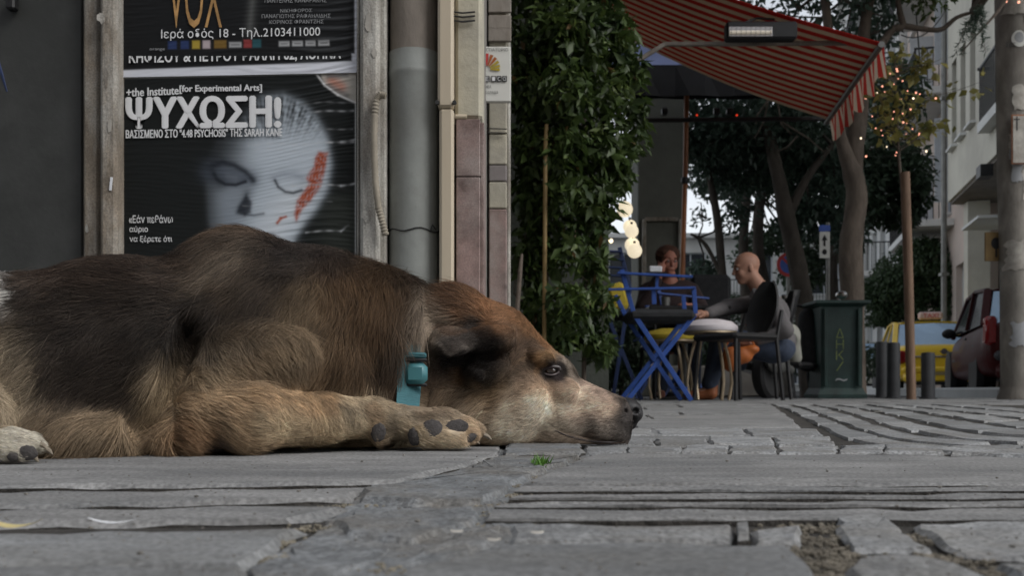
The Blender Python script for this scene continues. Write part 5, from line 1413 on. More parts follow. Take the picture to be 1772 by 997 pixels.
tree('street_tree', 'thin dark tree with a side branch, right of the umbrella pole',
     [(tp([(1258, 690), (1252, 520), (1247, 440), (1240, 370), (1225, 290), (1215, 200)], 12.5), [PX(r, 12.5) for r in (9, 8, 7.5, 7, 5, 4)]),
      (tp([(1250, 480), (1225, 430), (1208, 412), (1195, 405)], 12.5), [PX(r, 12.5) for r in (4.5, 3.5, 3, 2)])],
     blobs_px([(1220, 290, 12.8, 60, 38, .6), (1270, 380, 13.0, 50, 36, .5), (1220, 470, 13.2, 30, 26, .3), (1200, 230, 12.4, 70, 50, .7), (1215, 375, 13.2, 34, 20, .3), (1140, 230, 12.0, 60, 40, .6), (1260, 175, 12.0, 90, 40, .6), (1150, 175, 11.8, 60, 30, .5), (1360, 180, 12.0, 60, 40, .6), (1280, 310, 13.4, 60, 36, .5)]),
     9500, .09, M['leaf_bl'], 'bark_dark', seed=11)
tree('street_tree', 'twin stemmed dark tree straight behind the bald man\'s head',
     [(tp([(1296, 690), (1292, 520), (1286, 430), (1292, 340), (1300, 220)], 14), [PX(r, 14) for r in (11, 10, 9, 8, 6)]), (tp([(1330, 690), (1325, 520), (1312, 430), (1316, 340), (1340, 240)], 14.2), [PX(r, 14) for r in (12, 11, 10, 9, 6)])],
     blobs_px([(1310, 260, 14.2, 90, 60, .9), (1390, 470, 15.0, 46, 34, .5), (1290, 440, 15, 30, 30, .4), (1250, 310, 14.6, 60, 40, .5), (1420, 430, 15, 36, 30, .4), (1340, 410, 14.8, 40, 30, .4), (1380, 300, 14.5, 80, 60, .7)]),
     7500, .11, M['leaf_dk'], 'bark_dark', seed=14)
tree('bushy_tree', 'round bushy orange tree standing behind the yellow taxi',
     [([W(1600, 690, 25), W(1598, 600, 25), W(1596, 520, 25)], [.14, .12, .1])],
     [(tuple(W(x, y, 25 + dy)), (PX(rx, 25), rd, PX(ry, 25))) for (x, y, rx, ry, rd, dy) in ((1595, 480, 86, 60, 1.0, 0), (1520, 520, 44, 46, .7, .3), (1640, 495, 50, 50, .8, -.3), (1560, 500, 50, 45, .8, -.2), (1600, 440, 42, 30, .6, 0), (1545, 530, 42, 34, .6, .2), (1650, 455, 30, 30, .5, .2), (1610, 520, 60, 40, .8, -.4), (1672, 520, 25, 40, .5, 0))],
     34000, .12, M['leaf_or'], 'bark_dark', seed=17, shell=.5)
tree('shrub', 'dark shrub low behind the slatted blue chair', [([W(1075, 690, 9.6), W(1075, 650, 9.6)], [.03, .02])], blobs_px([(1060, 560, 9.6, 36, 50, .3), (1095, 590, 9.6, 36, 60, .3), (1070, 640, 9.6, 50, 40, .3), (1040, 620, 9.6, 30, 60, .3)]), 4200, .07, M['leaf_dk'], 'bark_dark', seed=29, cat='shrub')
dpp = thing('drain_pipe', 'thin vertical drain pipe between the cream and the pinkish facades', 'pipe', FC + SN * .12)
mb = MB(); q_ = FC + SN * .06 + SD * .1; mb.cyl(q_ + ZV * .1, q_ + ZV * 17.5, .06, seg=8); mb.build('pipe', M['metal'], dpp, True)
mb = MB()
for z in (2.5, 6.2, 9.4, 12.6): mb.box(q_ + ZV * z, (.16, .16, .06))
mb.build('brackets', M['metal'], dpp)['kind'] = 'stuff'
for i, (a, b, s_) in enumerate(((W(1560, 60, 17), W(1640, 10, 19), .25), (W(1575, 110, 19), W(1625, 128, 21), .2), (W(1600, 300, 24), W(1626, 296, 21), .1), (W(1585, 20, 15), W(1612, 230, 22), .5))):
    mb = MB(); mb.tube([a.lerp(b, t) - ZV * s_ * 4 * t * (1 - t) for t in np.linspace(0, 1, 9)], .012, 5)
    tag(mb.build('cable', M['wire']), ['black cable sagging across the gap at the top of the street', 'short cable running to the pinkish facade above the sapling', 'low cable beside the bottom of the cream overhang', 'long slack cable dropping down in front of the pinkish facade'][i], 'cable')
# unseen block added behind the viewer to shut out the low sky
Wb = []
for z in (4.6,):
    for a in np.arange(1.5, 24, 3.0): Wb.append((float(a), float(a) + 1.3, z, z + 2.0))
Wb += [(float(a), float(a) + 1.9, .2, 3.0) for a in np.arange(1.5, 24, 3.6)]
facade('added_unseen_building', 'unseen building added behind the viewer to block the low sky', Vector((10.5, -9, 0)), 26, 0, 9, M['b_pink'], Wb, dirv=Vector((-1, 0, 0)), nrm=Vector((0, 1, 0)), depth=6)
# low shrubs and hedge masses far behind, between trunks
tree('shrub', 'low dark shrub between the tree trunks behind the bald man', [([W(1250, 690, 16), W(1250, 640, 16)], [.04, .03])], blobs_px([(1240, 560, 16, 60, 60, .8), (1330, 600, 16.5, 80, 60, .8), (1180, 600, 16, 50, 60, .8), (1450, 620, 17, 90, 46, .8)]), 9000, .10, M['leaf_dk'], 'bark_dark', seed=19, cat='shrub')

# twigs and leaves overhead at the top right, from a branch above the frame
tb = [([W(1850, -200, 7.2), W(1780, -90, 7.0), W(1700, -40, 6.9), (W(1630, -20, 6.9))], [.05, .04, .02, .01]), ([W(1780, -90, 7.0), W(1740, 0, 6.9), W(1690, 60, 6.9), W(1660, 95, 6.9)], [.02, .012, .006, .003])]
tree('overhanging_branch', 'leafy branch hanging in at the top right corner above the pole', tb + [([Vector((4.6, 8.1, -.1)), Vector((4.7, 8.0, 1.6)), Vector((4.5, 7.6, 2.6)), W(1850, -200, 7.2)], [.09, .08, .07, .05])],
     blobs_px([(1640, -10, 6.9, 50, 28, .3), (1700, -6, 6.9, 50, 28, .3), (1755, -2, 6.8, 40, 26, .3), (1600, -30, 6.9, 40, 25, .3), (1690, 20, 6.9, 40, 16, .2), (1850, -120, 7, 120, 90, .6)]), 2600, .06, M['leaf'], seed=23, twigs=False, cat='branch')
# feathery mimosa fronds
fr_ = thing('mimosa_frond', 'thin feathery frond hanging beside the top of the pole', 'branch', W(1690, 0, 6.85)); mb = MB(); fp = []
for k in range(9):
    a = W(1700, 5 + k * 3, 6.85); ex, ey = 1650 + k * 7 + random.uniform(-6, 6), 70 + random.uniform(-16, 30); e = W(ex, ey, 6.8)
    md = (a + e) / 2 + Vector((random.uniform(-.03, .03), 0, .03)); pts = [a, md, e]; mb.tube(pts, .0015, 4)
    for q in range(34):
        t = q / 34; p = a.lerp(md, t * 2) if t < .5 else md.lerp(e, t * 2 - 1); fp.append(tuple(p))
mb.build('stalks', M['twig'], fr_); lv = leaves('leaflets', fp * 2, .042, M['leaf_bl'], fr_, ratio=.16, droop=.2); lv['kind'] = 'stuff'

# ------------------------------------------------------------------ climbing plant wall
rng = np.random.default_rng(31)
cb = []
def cbp(x, y, Y, rx, ry, rd): cb.append((tuple(W(x, y, Y)), (PX(rx, Y), rd, PX(ry, Y))))
PLANT = ((935, -40, 4.9, 65, 60), (1010, -20, 5.0, 75, 60), (930, 60, 4.9, 50, 60), (990, 60, 4.8, 65, 60), (1050, 70, 5.0, 55, 60), (1080, 130, 5.0, 40, 50), (920, 150, 4.9, 40, 60), (975, 160, 4.75, 55, 60), (1040, 170, 4.9, 60, 55), (1092, 190, 5.1, 36, 36), (1100, 240, 5.1, 32, 20),
                          (920, 250, 4.9, 36, 60), (975, 260, 4.8, 50, 60), (1035, 250, 4.9, 55, 50), (1070, 290, 5.0, 26, 40), (920, 340, 4.95, 34, 60), (980, 350, 4.8, 46, 60), (1035, 350, 4.9, 38, 50), (925, 440, 4.95, 36, 55), (985, 440, 4.8, 50, 55), (1030, 440, 4.9, 26, 50),
                          (930, 520, 4.9, 30, 50), (985, 530, 4.75, 52, 50), (1035, 530, 4.9, 30, 40), (950, 590, 4.9, 40, 30), (1000, 575, 4.85, 50, 34), (1040, 600, 5.0, 24, 26), (900, -120, 5, 120, 80), (1040, -120, 5, 120, 70))
for (x, y, Y, rx, ry) in PLANT: cbp(x, y, Y, rx * .9, ry, .16)
pl = thing('climbing_plant', 'tall glossy green climber covering the posts left of the striped awning', 'plant', W(975, 674, 5.0) - Vector((0, 0, .08)))
mb = MB()
for (x, r) in ((943, .012), (912, .01), (1010, .012)): mb.tube([W(x, 700, 5.0), W(x + 3, 400, 5.0), W(x - 2, 100, 5.02), W(x + 6, -150, 5.0)], r, 8)
for k in range(26):
    x0 = random.choice((943, 912, 1010)); y0 = random.uniform(-50, 600); mb.tube([W(x0, y0, 5.0), W(x0 + random.uniform(-30, 30), y0 - 40, 4.95), W(x0 + random.uniform(-50, 60), y0 - random.uniform(30, 120), 4.9)], [.005, .004, .002], 5)
mb.build('stems', M['bark'], pl)
pts = blob_points(rng, cb, 21000, .1); keep = vnoise(pts, 13, 3) + .4 * vnoise(pts, 40, 4) > -.55; P_ = pts[keep]; k_ = rng.random(len(P_)); lv = leaves('foliage', P_[k_ < .72], .066, M['leaf'], pl, ratio=.42, droop=.8, rng=rng, jitter=.5)
lv['kind'] = 'stuff'; lv = leaves('foliage', P_[(k_ >= .72) & (k_ < .97)], .045, leaf_mat('young_leaf', (.055, .105, .027), var=.4, yellow=(.12, .16, .04)), pl, ratio=.4, droop=.3, rng=rng, jitter=.5)
lv['kind'] = 'stuff'; lv = leaves('foliage', P_[k_ >= .985], .055, leaf_mat('dry_leaf_brown', (.13, .08, .03)), pl, ratio=.35, droop=1.2, rng=rng, jitter=.5); lv['kind'] = 'stuff'
mb = MB(); mb.tube([W(941, 700, 4.72), W(944, 250, 4.70), W(946, 215, 4.70)], [.010, .010, .009], 8)
tag(mb.build('bamboo_cane', mat('cane', (.22, .15, .06), .6, var=.25, scale=12, stretch=(1, 1, .3))), 'thin brown cane standing in front of the climbing plant', 'cane')
mb = MB(); mb.tube([W(893, 560, 4.5), W(900, 470, 4.5), W(903, 440, 4.52)], [.011, .010, .006], 8); mb.tube([W(893, 560, 4.5), W(889, 700, 4.5)], [.011, .014], 8)
tag(mb.build('sapling', M['bark']), 'pale bare stem beside the corner of the stone building', 'plant')

# ------------------------------------------------------------------ striped awning
Nn, Nf = Vector((2.49, 6.66, 2.40)), Vector((2.70, 8.45, 2.37)); Wn_, Wf_ = Vector((.20, 6.55, 3.14)), Vector((.98, 8.5, 3.09))
aw = thing('awning', 'red and cream striped awning with a scalloped valance over the cafe tables', 'awning', (.6, 7.5, 3.05))
NSTR = 28
def awp(u, v):
    a = Wn_.lerp(Nn, v); b = Wf_.lerp(Nf, v); p = a.lerp(b, u); p.z -= .05 * math.sin(math.pi * v) ; return p
for side, m_ in ((0, 'red_s'), (1, 'cream_s')):
    mb = MB()
    for k in range(NSTR):
        if k % 2 != side: continue
        u0, u1 = k / NSTR, (k + 1) / NSTR
        for q in range(10):
            v0, v1 = q / 10, (q + 1) / 10; a, b, c, d = awp(u0, v0), awp(u1, v0), awp(u1, v1), awp(u0, v1)
            up = Vector((0, 0, .004)); mb.add([a, b, c, d, a + up, b + up, c + up, d + up], [(3, 2, 1, 0), (4, 5, 6, 7)])
        a, b = awp(u0, 1), awp(u1, 1); n = 3
        hA = .20 + .035 * math.cos(u0 * NSTR * math.pi / 3); hB = .20 + .035 * math.cos(u1 * NSTR * math.pi / 3)
        oa = Vector((.02 + .02 * math.sin(u0 * 34), 0, 0)); ob = Vector((.02 + .02 * math.sin(u1 * 34), 0, 0))
        mb.add([a, b, b + ob - Vector((0, 0, hB)), a + oa - Vector((0, 0, hA))], [(0, 1, 2, 3)])
    mb.build('red_stripes' if side == 0 else 'cream_stripes', M[m_], aw, fix=False)
mb = MB(); mb.cyl(Nn + Vector((-.02, -.02, -.012)), Nf + Vector((-.02, .02, -.012)), .022, seg=10); mb.build('front_bar', M['metal'], aw, True)
mb = MB(); mb.cyl(Wn_, Wf_, .05, seg=12); mb.build('roller', M['metal'], aw, True)
A1, A2, A3 = W(1085, 116, 6.75), W(1150, 76, 6.8), W(1515, 74, 6.85)
A2.z -= .0; mb = MB(); mb.bar(A1, A2, .035, .03); mb.build('arm', M['ductbrown'], aw); mb = MB(); mb.bar(A2, A3, .03, .028); mb.build('arm', M['ductbrown'], aw)
ht = thing('patio_heater', 'black tube patio heater hanging from the awning arm', 'heater', W(1315, 55, 6.68))
mb = MB(); c = W(1316, 55, 6.66); mb.box(c, (PX(122, 6.66), .10, PX(30, 6.66)), bev=.012); mb.build('housing', M['black'], ht)
mb = MB(); mb.box(W(1299, 54, 6.6), (PX(76, 6.6), .006, PX(17, 6.6)), bev=.002); mb.build('reflector', M['chrome'], ht)
mb = MB(); mb.cyl(W(1263, 55, 6.588), W(1335, 55, 6.588), .011, seg=10); mb.build('tube', M['heater_tube'], ht, True)
mb = MB()
for k in range(9): mb.cyl(W(1266 + k * 8.4, 46, 6.575), W(1266 + k * 8.4, 64, 6.575), .0012, seg=4)
mb.build('guard', M['black'], ht)
mb = MB(); mb.tube([W(1290, 38, 6.66), W(1310, 31, 6.7), W(1340, 33, 6.72)], .008, 6); mb.build('bracket', M['black'], ht)

# dark umbrella with blue-grey top beyond the awning
um = thing('cafe_umbrella', 'big dark square umbrella with a wooden pole behind the awning', 'umbrella', (W(1180, 0, 9.3).x, 9.3, 0))
Yu = 8.6
cnr = [W(1040, 112, 8.75), W(1400, 112, 8.75), W(1376, 150, 9.95), W(1052, 150, 9.95)]; apex = W(1150, 52, 9.4)
mb = MB()
for i in range(4): mb.add([cnr[i], cnr[(i + 1) % 4], apex, cnr[i] + Vector((0, 0, .003)), cnr[(i + 1) % 4] + Vector((0, 0, .003)), apex + Vector((0, 0, .003))], [(0, 1, 2), (5, 4, 3)])
mb.build('canopy', M['canopy_bl'], um, fix=False)
mb = MB()
for i in range(4):
    a, b = cnr[i] - Vector((0, 0, .002)), cnr[(i + 1) % 4] - Vector((0, 0, .002)); n = 14
    for k in range(n):
        p, q = a.lerp(b, k / n), a.lerp(b, (k + 1) / n); hv = -.27 if i == 0 else -.12; o1 = Vector((0, .02 * math.sin(k * 1.7), hv)); o2 = Vector((0, .02 * math.sin((k + 1) * 1.7), hv))
        mb.add([p, q, q + o2, p + o1], [(0, 1, 2, 3)])
mb.build('valance', M['canopy'], um, fix=False)
mb = MB(); mb.add([c - Vector((0, 0, .006)) for c in cnr] + [apex - Vector((0, 0, .02))], [(0, 1, 4), (1, 2, 4), (2, 3, 4), (3, 0, 4)]); mb.build('lining', M['canopy'], um, fix=False)
mb = MB(); mb.tube([Vector((W(1176, 0, 9.3).x, 9.3, .01)), W(1181, 470, 9.3), W(1186, 300, 9.31), W(1189, 120, 9.33)], .024, 10); mb.build('pole', M['wood'], um, True)
mb = MB(); mb.lathe([(.03, 0), (.036, .01), (.036, .05), (.03, .06)], W(1185, 318, 9.3), 12); mb.build('collar', M['black'], um, True)
mb = MB(); mb.lathe([(.26, 0), (.26, .05), (.05, .07), (.04, .2)], (W(1176, 0, 9.3).x, 9.3, 0), 20); mb.build('base', M['cushion'], um, True)
rail = thing('light_rail', 'dark horizontal bar with small red lights under the umbrella', 'light bar', W(1280, 207, 8.5))
mb = MB(); mb.bar(W(1115, 208, 8.5), W(1455, 205, 8.5), .035, .035); mb.build('bar', M['black'], rail)
for x in (1206, 1275): mb = MB(); mb.sphere(W(x, 199, 8.47), .009, 8, 6); mb.build('lamp', M['led_red'], rail)
for x in (1150, 1240, 1262): mb = MB(); mb.box(W(x, 193, 8.5), (.05, .07, .06), bev=.012); mb.build('lamp_housing', M['black'], rail)

# paper globe lamps on a cord, lit
mb = MB()
gl = None
for i, (x, y, r) in enumerate(((1081, 362, 14), (1090, 392, 12), (1093, 400, 12), (1094, 424, 13), (1098, 434, 13))):
    c = W(x, y, 9.0 + .12 * (i % 2)); t = thing('globe_lamp', ['topmost cream globe lamp of the hanging string', 'second globe lamp from the top of the string', 'third globe lamp of the string, in the middle', 'fourth globe lamp, just above the lowest one', 'lowest cream globe lamp of the string'][i], 'lamp', c, 'cream globe lamps hanging in a string')
    mb = MB(); mb.sphere(c, PX(r, 9), 18, 12); mb.build('globe', M['lamp'], t, True)
    mb = MB(); mb.cyl(c + Vector((0, 0, PX(r, 9))), c + Vector((0, 0, PX(r, 9) + .02)), .012, seg=8); mb.build('cap', M['black'], t)
mb = MB(); mb.tube([W(1078, 180, 9.08), W(1082, 340, 9.08), W(1094, 410, 9.08), W(1098, 420, 9.08)], .004, 5); tag(mb.build('hanging_cord', M['wire']), 'black cord holding the string of globe lamps', 'cord')
mb = MB(); mb.sphere(W(1057, 417, 8.6), .02, 8, 6); tag(mb.build('light_bulb', M['bulb_w']), 'single small bright bulb left of the globe lamps', 'bulb')
# yucca-like leafless twigs under the umbrella
mb = MB()
for pts in (((1330, 170), (1322, 210), (1305, 240)), ((1345, 170), (1352, 215), (1370, 232)), ((1335, 165), (1310, 200), (1308, 215)), ((1352, 210), (1400, 240), (1425, 262)), ((1380, 235), (1362, 255), (1345, 262))):
    mb.tube([W(x, y, 10.4) for x, y in pts], [.012, .009, .005], 5)
tag(mb.build('bare_vine', M['twig']), 'pale bare twisted vine hanging under the umbrella edge', 'vine')
# ------------------------------------------------------------------ cafe furniture
def blue_chair(name, label, Y, px0, grp='blue folding cafe chairs', mm='blue'):
    """X-legged folding chair; px0 shifts it sideways in survey pixels at distance Y"""
    bx = W(1140 + px0, 0, Y).x
    t = thing(name, label, 'chair', (bx, Y + .2, 0), grp)
    s_ = 6.6 / F
    def Q(x, z, y): return Vector((bx + (x - 1140) * s_, Y + y, z))
    zt, zs_, za = .87, .575, .79
    for y in (0, .40):
        for (x0, x1, xt) in ((1097, 1196, 1076), (1203, 1086, 1200)):
            mb = MB(); mb.bar(Q(x0, zs_ - .0, y + (.016 if x0 > 1150 else 0)), Q(x1, .004, y + (.016 if x0 > 1150 else 0)), .032, .014, up=(0, 1, 0)); mb.build('leg', M[mm], t)
        for (x0, xt, zt_) in ((1097, 1076, zt if y == 0 else .74), (1203, 1200, .74)):
            mb = MB(); mb.bar(Q(x0, zs_ + .003, y), Q(xt, zt_, y), .03, .014, up=(0, 1, 0)); mb.build('upright', M[mm], t)
    mb = MB(); mb.bar(Q(1068, .845, -.018), Q(1197, .82, -.018), .03, .016); mb.build('top_slat', M[mm], t)
    mb = MB(); mb.bar(Q(1040, .735, -.018), Q(1202, .748, -.018), .024, .016); mb.build('slat', M[mm], t)
    mb = MB(); mb.bar(Q(1131, .735, -.001), Q(1132, .64, -.001), .03, .012, up=(0, 1, 0)); mb.build('splat', M[mm], t)
    mb = MB(); mb.bar(Q(1138, .835, -.001), Q(1136, .75, -.001), .02, .012, up=(0, 1, 0)); mb.build('splat', M[mm], t)
    mb = MB(); mb.box(Q(1146, .572, .2), (.44, .44, .075), bev=.025); mb.build('seat_cushion', M['cushion'], t)
    for z in (.09, .42): mb = MB(); mb.bar(Q(1188 if z < .2 else 1110, z, 0), Q(1188 if z < .2 else 1110, z, .4), .012, .012); mb.build('stretcher', M[mm], t)
    return t
c1 = blue_chair('folding_chair', 'bright blue folding chair with crossed legs nearest the dog\'s nose', 6.55, 0)
c2 = copy_thing(c1, (W(1168, 0, 8.0).x, 8.2, 0), R(24), 'dim blue folding chair behind the nearest blue one', 'blue folding cafe chairs')
# taller stack of slatted blue chairs half hidden by the plant
st = thing('slatted_chair', 'dark blue slatted chair back rising above the others by the climber', 'chair', W(1060, 690, 7.3), 'blue folding cafe chairs')
mb = MB(); mb.bar(W(1033, 425, 7.3), W(1040, 690, 7.3), .03, .016, (0, 1, 0)); mb.build('upright', M['darkblue'], st)
mb = MB(); mb.bar(W(1072, 428, 7.3), W(1090, 500, 7.3), .03, .016, (0, 1, 0)); mb.build('upright', M['darkblue'], st)
mb = MB(); mb.bar(W(1090, 500, 7.3), W(1060, 692, 7.32), .03, .016, (0, 1, 0)); mb.build('leg', M['darkblue'], st)
mb = MB(); mb.bar(W(1040, 520, 7.33), W(1110, 692, 7.33), .03, .016, (0, 1, 0)); mb.build('leg', M['darkblue'], st)
for y in (434, 448, 462, 476, 490): mb = MB(); mb.bar(W(1030, y, 7.27), W(1077 + (y - 434) * .22, y + 2, 7.27), .036, .014); mb.build('slat', M['darkblue'], st)
mb = MB(); mb.box(W(1075, 545, 7.5), (.4, .36, .07), bev=.02); mb.build('seat_cushion', M['cushion'], st)
mb = MB(); mb.box(W(1069, 514, 7.15), (PX(34, 7.15), .08, PX(48, 7.15)), Matrix.Rotation(-.25, 3, 'Y'), bev=.03); tag(mb.build('yellow_cushion', M['yellow_c'], None, True), 'yellow cushion standing up behind the blue chair beside the climber', 'cushion')
def stool(label, c, rad, zt, m, grp, legs=True, r_leg=.011):
    t = thing('bistro_stool', label, 'stool', (c[0], c[1], 0), grp)
    mb = MB(); mb.lathe([(rad * .97, zt - .045), (rad, zt - .03), (rad * .99, zt - .01), (rad * .8, zt + .022), (rad * .4, zt + .04), (.002, zt + .045)], (c[0], c[1], 0), 28); mb.build('cushion', M[m], t, True)
    mb = MB(); mb.lathe([(rad * .9, zt - .066), (rad * .96, zt - .06), (rad * .96, zt - .047), (rad * .9, zt - .046)], (c[0], c[1], 0), 28); mb.build('seat_ring', M['brass'], t, True)
    for k in range(4):
        a = R(20 + 90 * k); d = Vector((math.cos(a), math.sin(a), 0)); P = []
        for q in range(9):
            u = q / 8; z = (zt - .06) * (1 - u) + .004; rr_ = rad * (.5 + .42 * math.sin(min(1, u * 1.25) * math.pi / 2) - .12 * max(0, u - .75) * 4)
            P.append(Vector(c) * 1.0 + d * rr_); P[-1].z = z
        mb = MB(); mb.tube(P, r_leg, 7); mb.build('leg', M['brass'], t, True)
    return t
stool('round stool with a white domed cushion and thin brass legs', (W(1228, 0, 7.05).x, 7.05, 0), .198, .535, 'white_c', 'cushioned bistro stools')
stool('round stool with a flat yellow cushion behind the blue chair', (W(1160, 0, 7.55).x, 7.55, 0), .20, .50, 'yellow_c', 'cushioned bistro stools')
# black chair in front of the seated man
def black_chair(label, c, yaw, name='plastic_chair'):
    t = thing(name, label, 'chair', (0, 0, 0), 'black cafe chairs')
    mb = MB(); P = []
    nu, nv = 9, 12; vs = []
    for k in (0, 1):
        for i in range(nv + 1):
            v = i / nv; hw = .135 * (math.sin(math.pi * min(1, .16 + v * .80)) ** .55)
            for j in range(nu + 1):
                u = j / nu * 2 - 1; vs.append((hw * u, .21 + .10 * v - .05 * (1 - u * u) * -1 + .018 * k,   .48 + .36 * v))
    fs = []; W_ = nu + 1; H_ = nv + 1
    for k in (0, 1):
        for i in range(nv):
            for j in range(nu):
                a = k * W_ * H_ + i * W_ + j; f = (a, a + 1, a + W_ + 1, a + W_); fs.append(f if k else f[::-1])
    rim = [i * W_ for i in range(H_)] + [(H_ - 1) * W_ + j for j in range(1, W_)] + [i * W_ + nu for i in range(H_ - 2, -1, -1)] + [j for j in range(nu - 1, 0, -1)]
    for i in range(len(rim)): a, b = rim[i], rim[(i + 1) % len(rim)]; fs.append((a, b, b + W_ * H_, a + W_ * H_))
    mb.add(vs, fs); mb.build('backrest', M['black'], t, True)
    mb = MB(); mb.box((0, 0, .435), (.42, .42, .045), bev=.02); mb.build('seat', M['black'], t)
    for sx in (-1, 1):
        mb = MB(); mb.tube([(sx * .18, -.17, .42), (sx * .2, -.19, .004)], .014, 8); mb.build('leg', M['black'], t, True)
        mb = MB(); mb.tube([(sx * .17, .27, .62), (sx * .18, .21, .42), (sx * .2, .25, .004)], .014, 8); mb.build('leg', M['black'], t, True)
    t.location = c; t.rotation_euler = (0, 0, yaw); return t
bc = black_chair('black plastic chair with an oval back turned to the viewer', (W(1272, 0, 6.8).x, 6.8, 0), R(-58))
copy_thing(bc, (W(1300, 0, 7.62).x, 7.62, 0), R(-90), 'black chair the bald man sits on, mostly hidden by his body', 'black cafe chairs')
# orange bag hanging below the black chair
bgt = thing('leather_bag', 'orange leather bag hanging under the black chair', 'bag', W(1278, 620, 7.2))
S = SDF(tuple(W(1238, 660, 7.05) - Vector((.02, .1, .02))), tuple(W(1325, 585, 7.4) + Vector((.02, .1, .02))), .006)
for (x, y, rx, ry) in ((1265, 622, 17, 22), (1285, 615, 18, 15), (1302, 605, 12, 8)): S.ell(W(x, y, 7.2), (PX(rx, 7.2), .05, PX(ry, 7.2)), .03)
v, q = S.mesh(); mesh_np('body', v, q, M['orange'], bgt, True)
mb = MB(); mb.tube([W(1252, 605, 7.2), W(1262, 590, 7.2), W(1300, 588, 7.2), W(1308, 602, 7.2)], .008, 6); mb.build('strap', M['orange'], bgt, True)
# dark standing box / speaker table behind the chairs
tbx = thing('cafe_table', 'dark cafe table with chrome edge in front of the red haired man', 'table', (W(1185, 0, 7.9).x, 7.75, 0))
mb = MB(); mb.box((W(1185, 0, 7.75).x, 7.75, .70), (.62, .5, .03), bev=.008); mb.build('table_top', M['black'], tbx)
mb = MB(); mb.cyl((W(1185, 0, 7.75).x, 7.75, .03), (W(1185, 0, 7.75).x, 7.75, .685), .025); mb.build('leg', M['metal'], tbx, True)
mb = MB(); mb.lathe([(.2, .003), (.2, .012), (.03, .03)], (W(1185, 0, 7.75).x, 7.75, 0), 20); mb.build('foot', M['metal'], tbx, True)
mb = MB(); mb.lathe([(.03, 0), (.037, .07), (.038, .075)], (W(1152, 0, 7.68).x, 7.68, .716), 14); tag(mb.build('drinking_glass', M['metal'], None, True), 'small glass on the dark cafe table', 'glass')
mb = MB(); mb.box(W(1225, 520, 8.6), (.34, .3, .42), bev=.03); tag(mb.build('menu_crate', M['cushion']), 'dark padded armchair back between the two men', 'chair')

# ------------------------------------------------------------------ people
def limb(S, pts, rad, k=.02):
    for i in range(len(pts) - 1): S.cap(pts[i], pts[i + 1], rad[i], rad[i + 1], k)
def hand(S, wrist, d, up, L=.18, curl=.5, side=1):
    d = Vector(d).normalized(); up = Vector(up); up = (up - d * up.dot(d)).normalized(); s_ = d.cross(up) * side
    palm = wrist + d * .085
    S.ell(wrist + d * .05, (.038, .038, .038), .01); S.ell(palm, (.036, .036, .030), .012)
    for i, (o, l) in enumerate(((-.027, .060), (-.009, .070), (.009, .066), (.027, .052))):
        a = palm + s_ * o + d * .02; b = a + d * l * .55 - up * l * .25 * curl; c = b + d * l * .35 - up * l * .6 * curl
        S.cap(a, b, .0095, .0085, .004); S.cap(b, c, .0085, .007, .002)
    a = wrist + d * .035 - s_ * .03; b = a + d * .03 - s_ * .028 - up * .01; c = b + d * .032 - s_ * .006 - up * .012
    S.cap(a, b, .012, .010, .006); S.cap(b, c, .010, .008, .003)
def head(S, c, f, sc=1.0):
    """c centre of skull, f facing direction (horizontal-ish)"""
    f = Vector(f).normalized(); r = Vector((f.y, -f.x, 0)).normalized(); u = r.cross(f).normalized() * (1 if r.cross(f).z > 0 else -1)
    rot = [list(f), list(r), list(u)]
    def q(a, b, cc): return c + (f * a + r * b + u * cc) * sc
    S.ell(q(-.012, 0, .025), (.098 * sc, .077 * sc, .09 * sc), .02, rot)
    S.ell(q(.025, 0, -.045), (.066 * sc, .057 * sc, .075 * sc), .03, rot); S.ell(q(.06, 0, -.103), (.022 * sc, .024 * sc, .018 * sc), .025, rot)
    S.ell(q(.075, 0, .02), (.02 * sc, .05 * sc, .012 * sc), .015, rot)
    S.cap(q(.088, 0, .008), q(.108, 0, -.032), .008 * sc, .014 * sc, .012); S.ell(q(.085, 0, -.066), (.013 * sc, .026 * sc, .010 * sc), .008, rot)
    for s_ in (-1, 1):
        S.ell(q(.087, s_ * .031, -.002), (.012 * sc, .014 * sc, .010 * sc), .008, rot, 'sub')
        S.ell(q(-.008, s_ * .079, -.02), (.018 * sc, .009 * sc, .031 * sc), .006, rot); S.ell(q(.065, s_ * .038, -.04), (.02 * sc, .02 * sc, .025 * sc), .02, rot)
    return q
def eyes(q, parent):
    wht = MATS.get('eye_white') or mat('eye_white', (.3, .26, .25), .3)
    for s_ in (-1, 1):
        mb = MB(); mb.sphere(q(.083, s_ * .031, -.002),   .0108, 10, 8); e = mb.build('eye', wht, parent, True)
        mb = MB(); mb.sphere(q(.0945, s_ * .0315, -.003), .0045, 8, 6); mb.build('pupil', M['eye'], e, True)
        mb = MB(); mb.tube([q(.096, s_ * .016, .022), q(.098, s_ * .032, .027), q(.088, s_ * .048, .021)], [.003, .004, .002], 5); mb.build('eyebrow', M['hair'], parent, True)

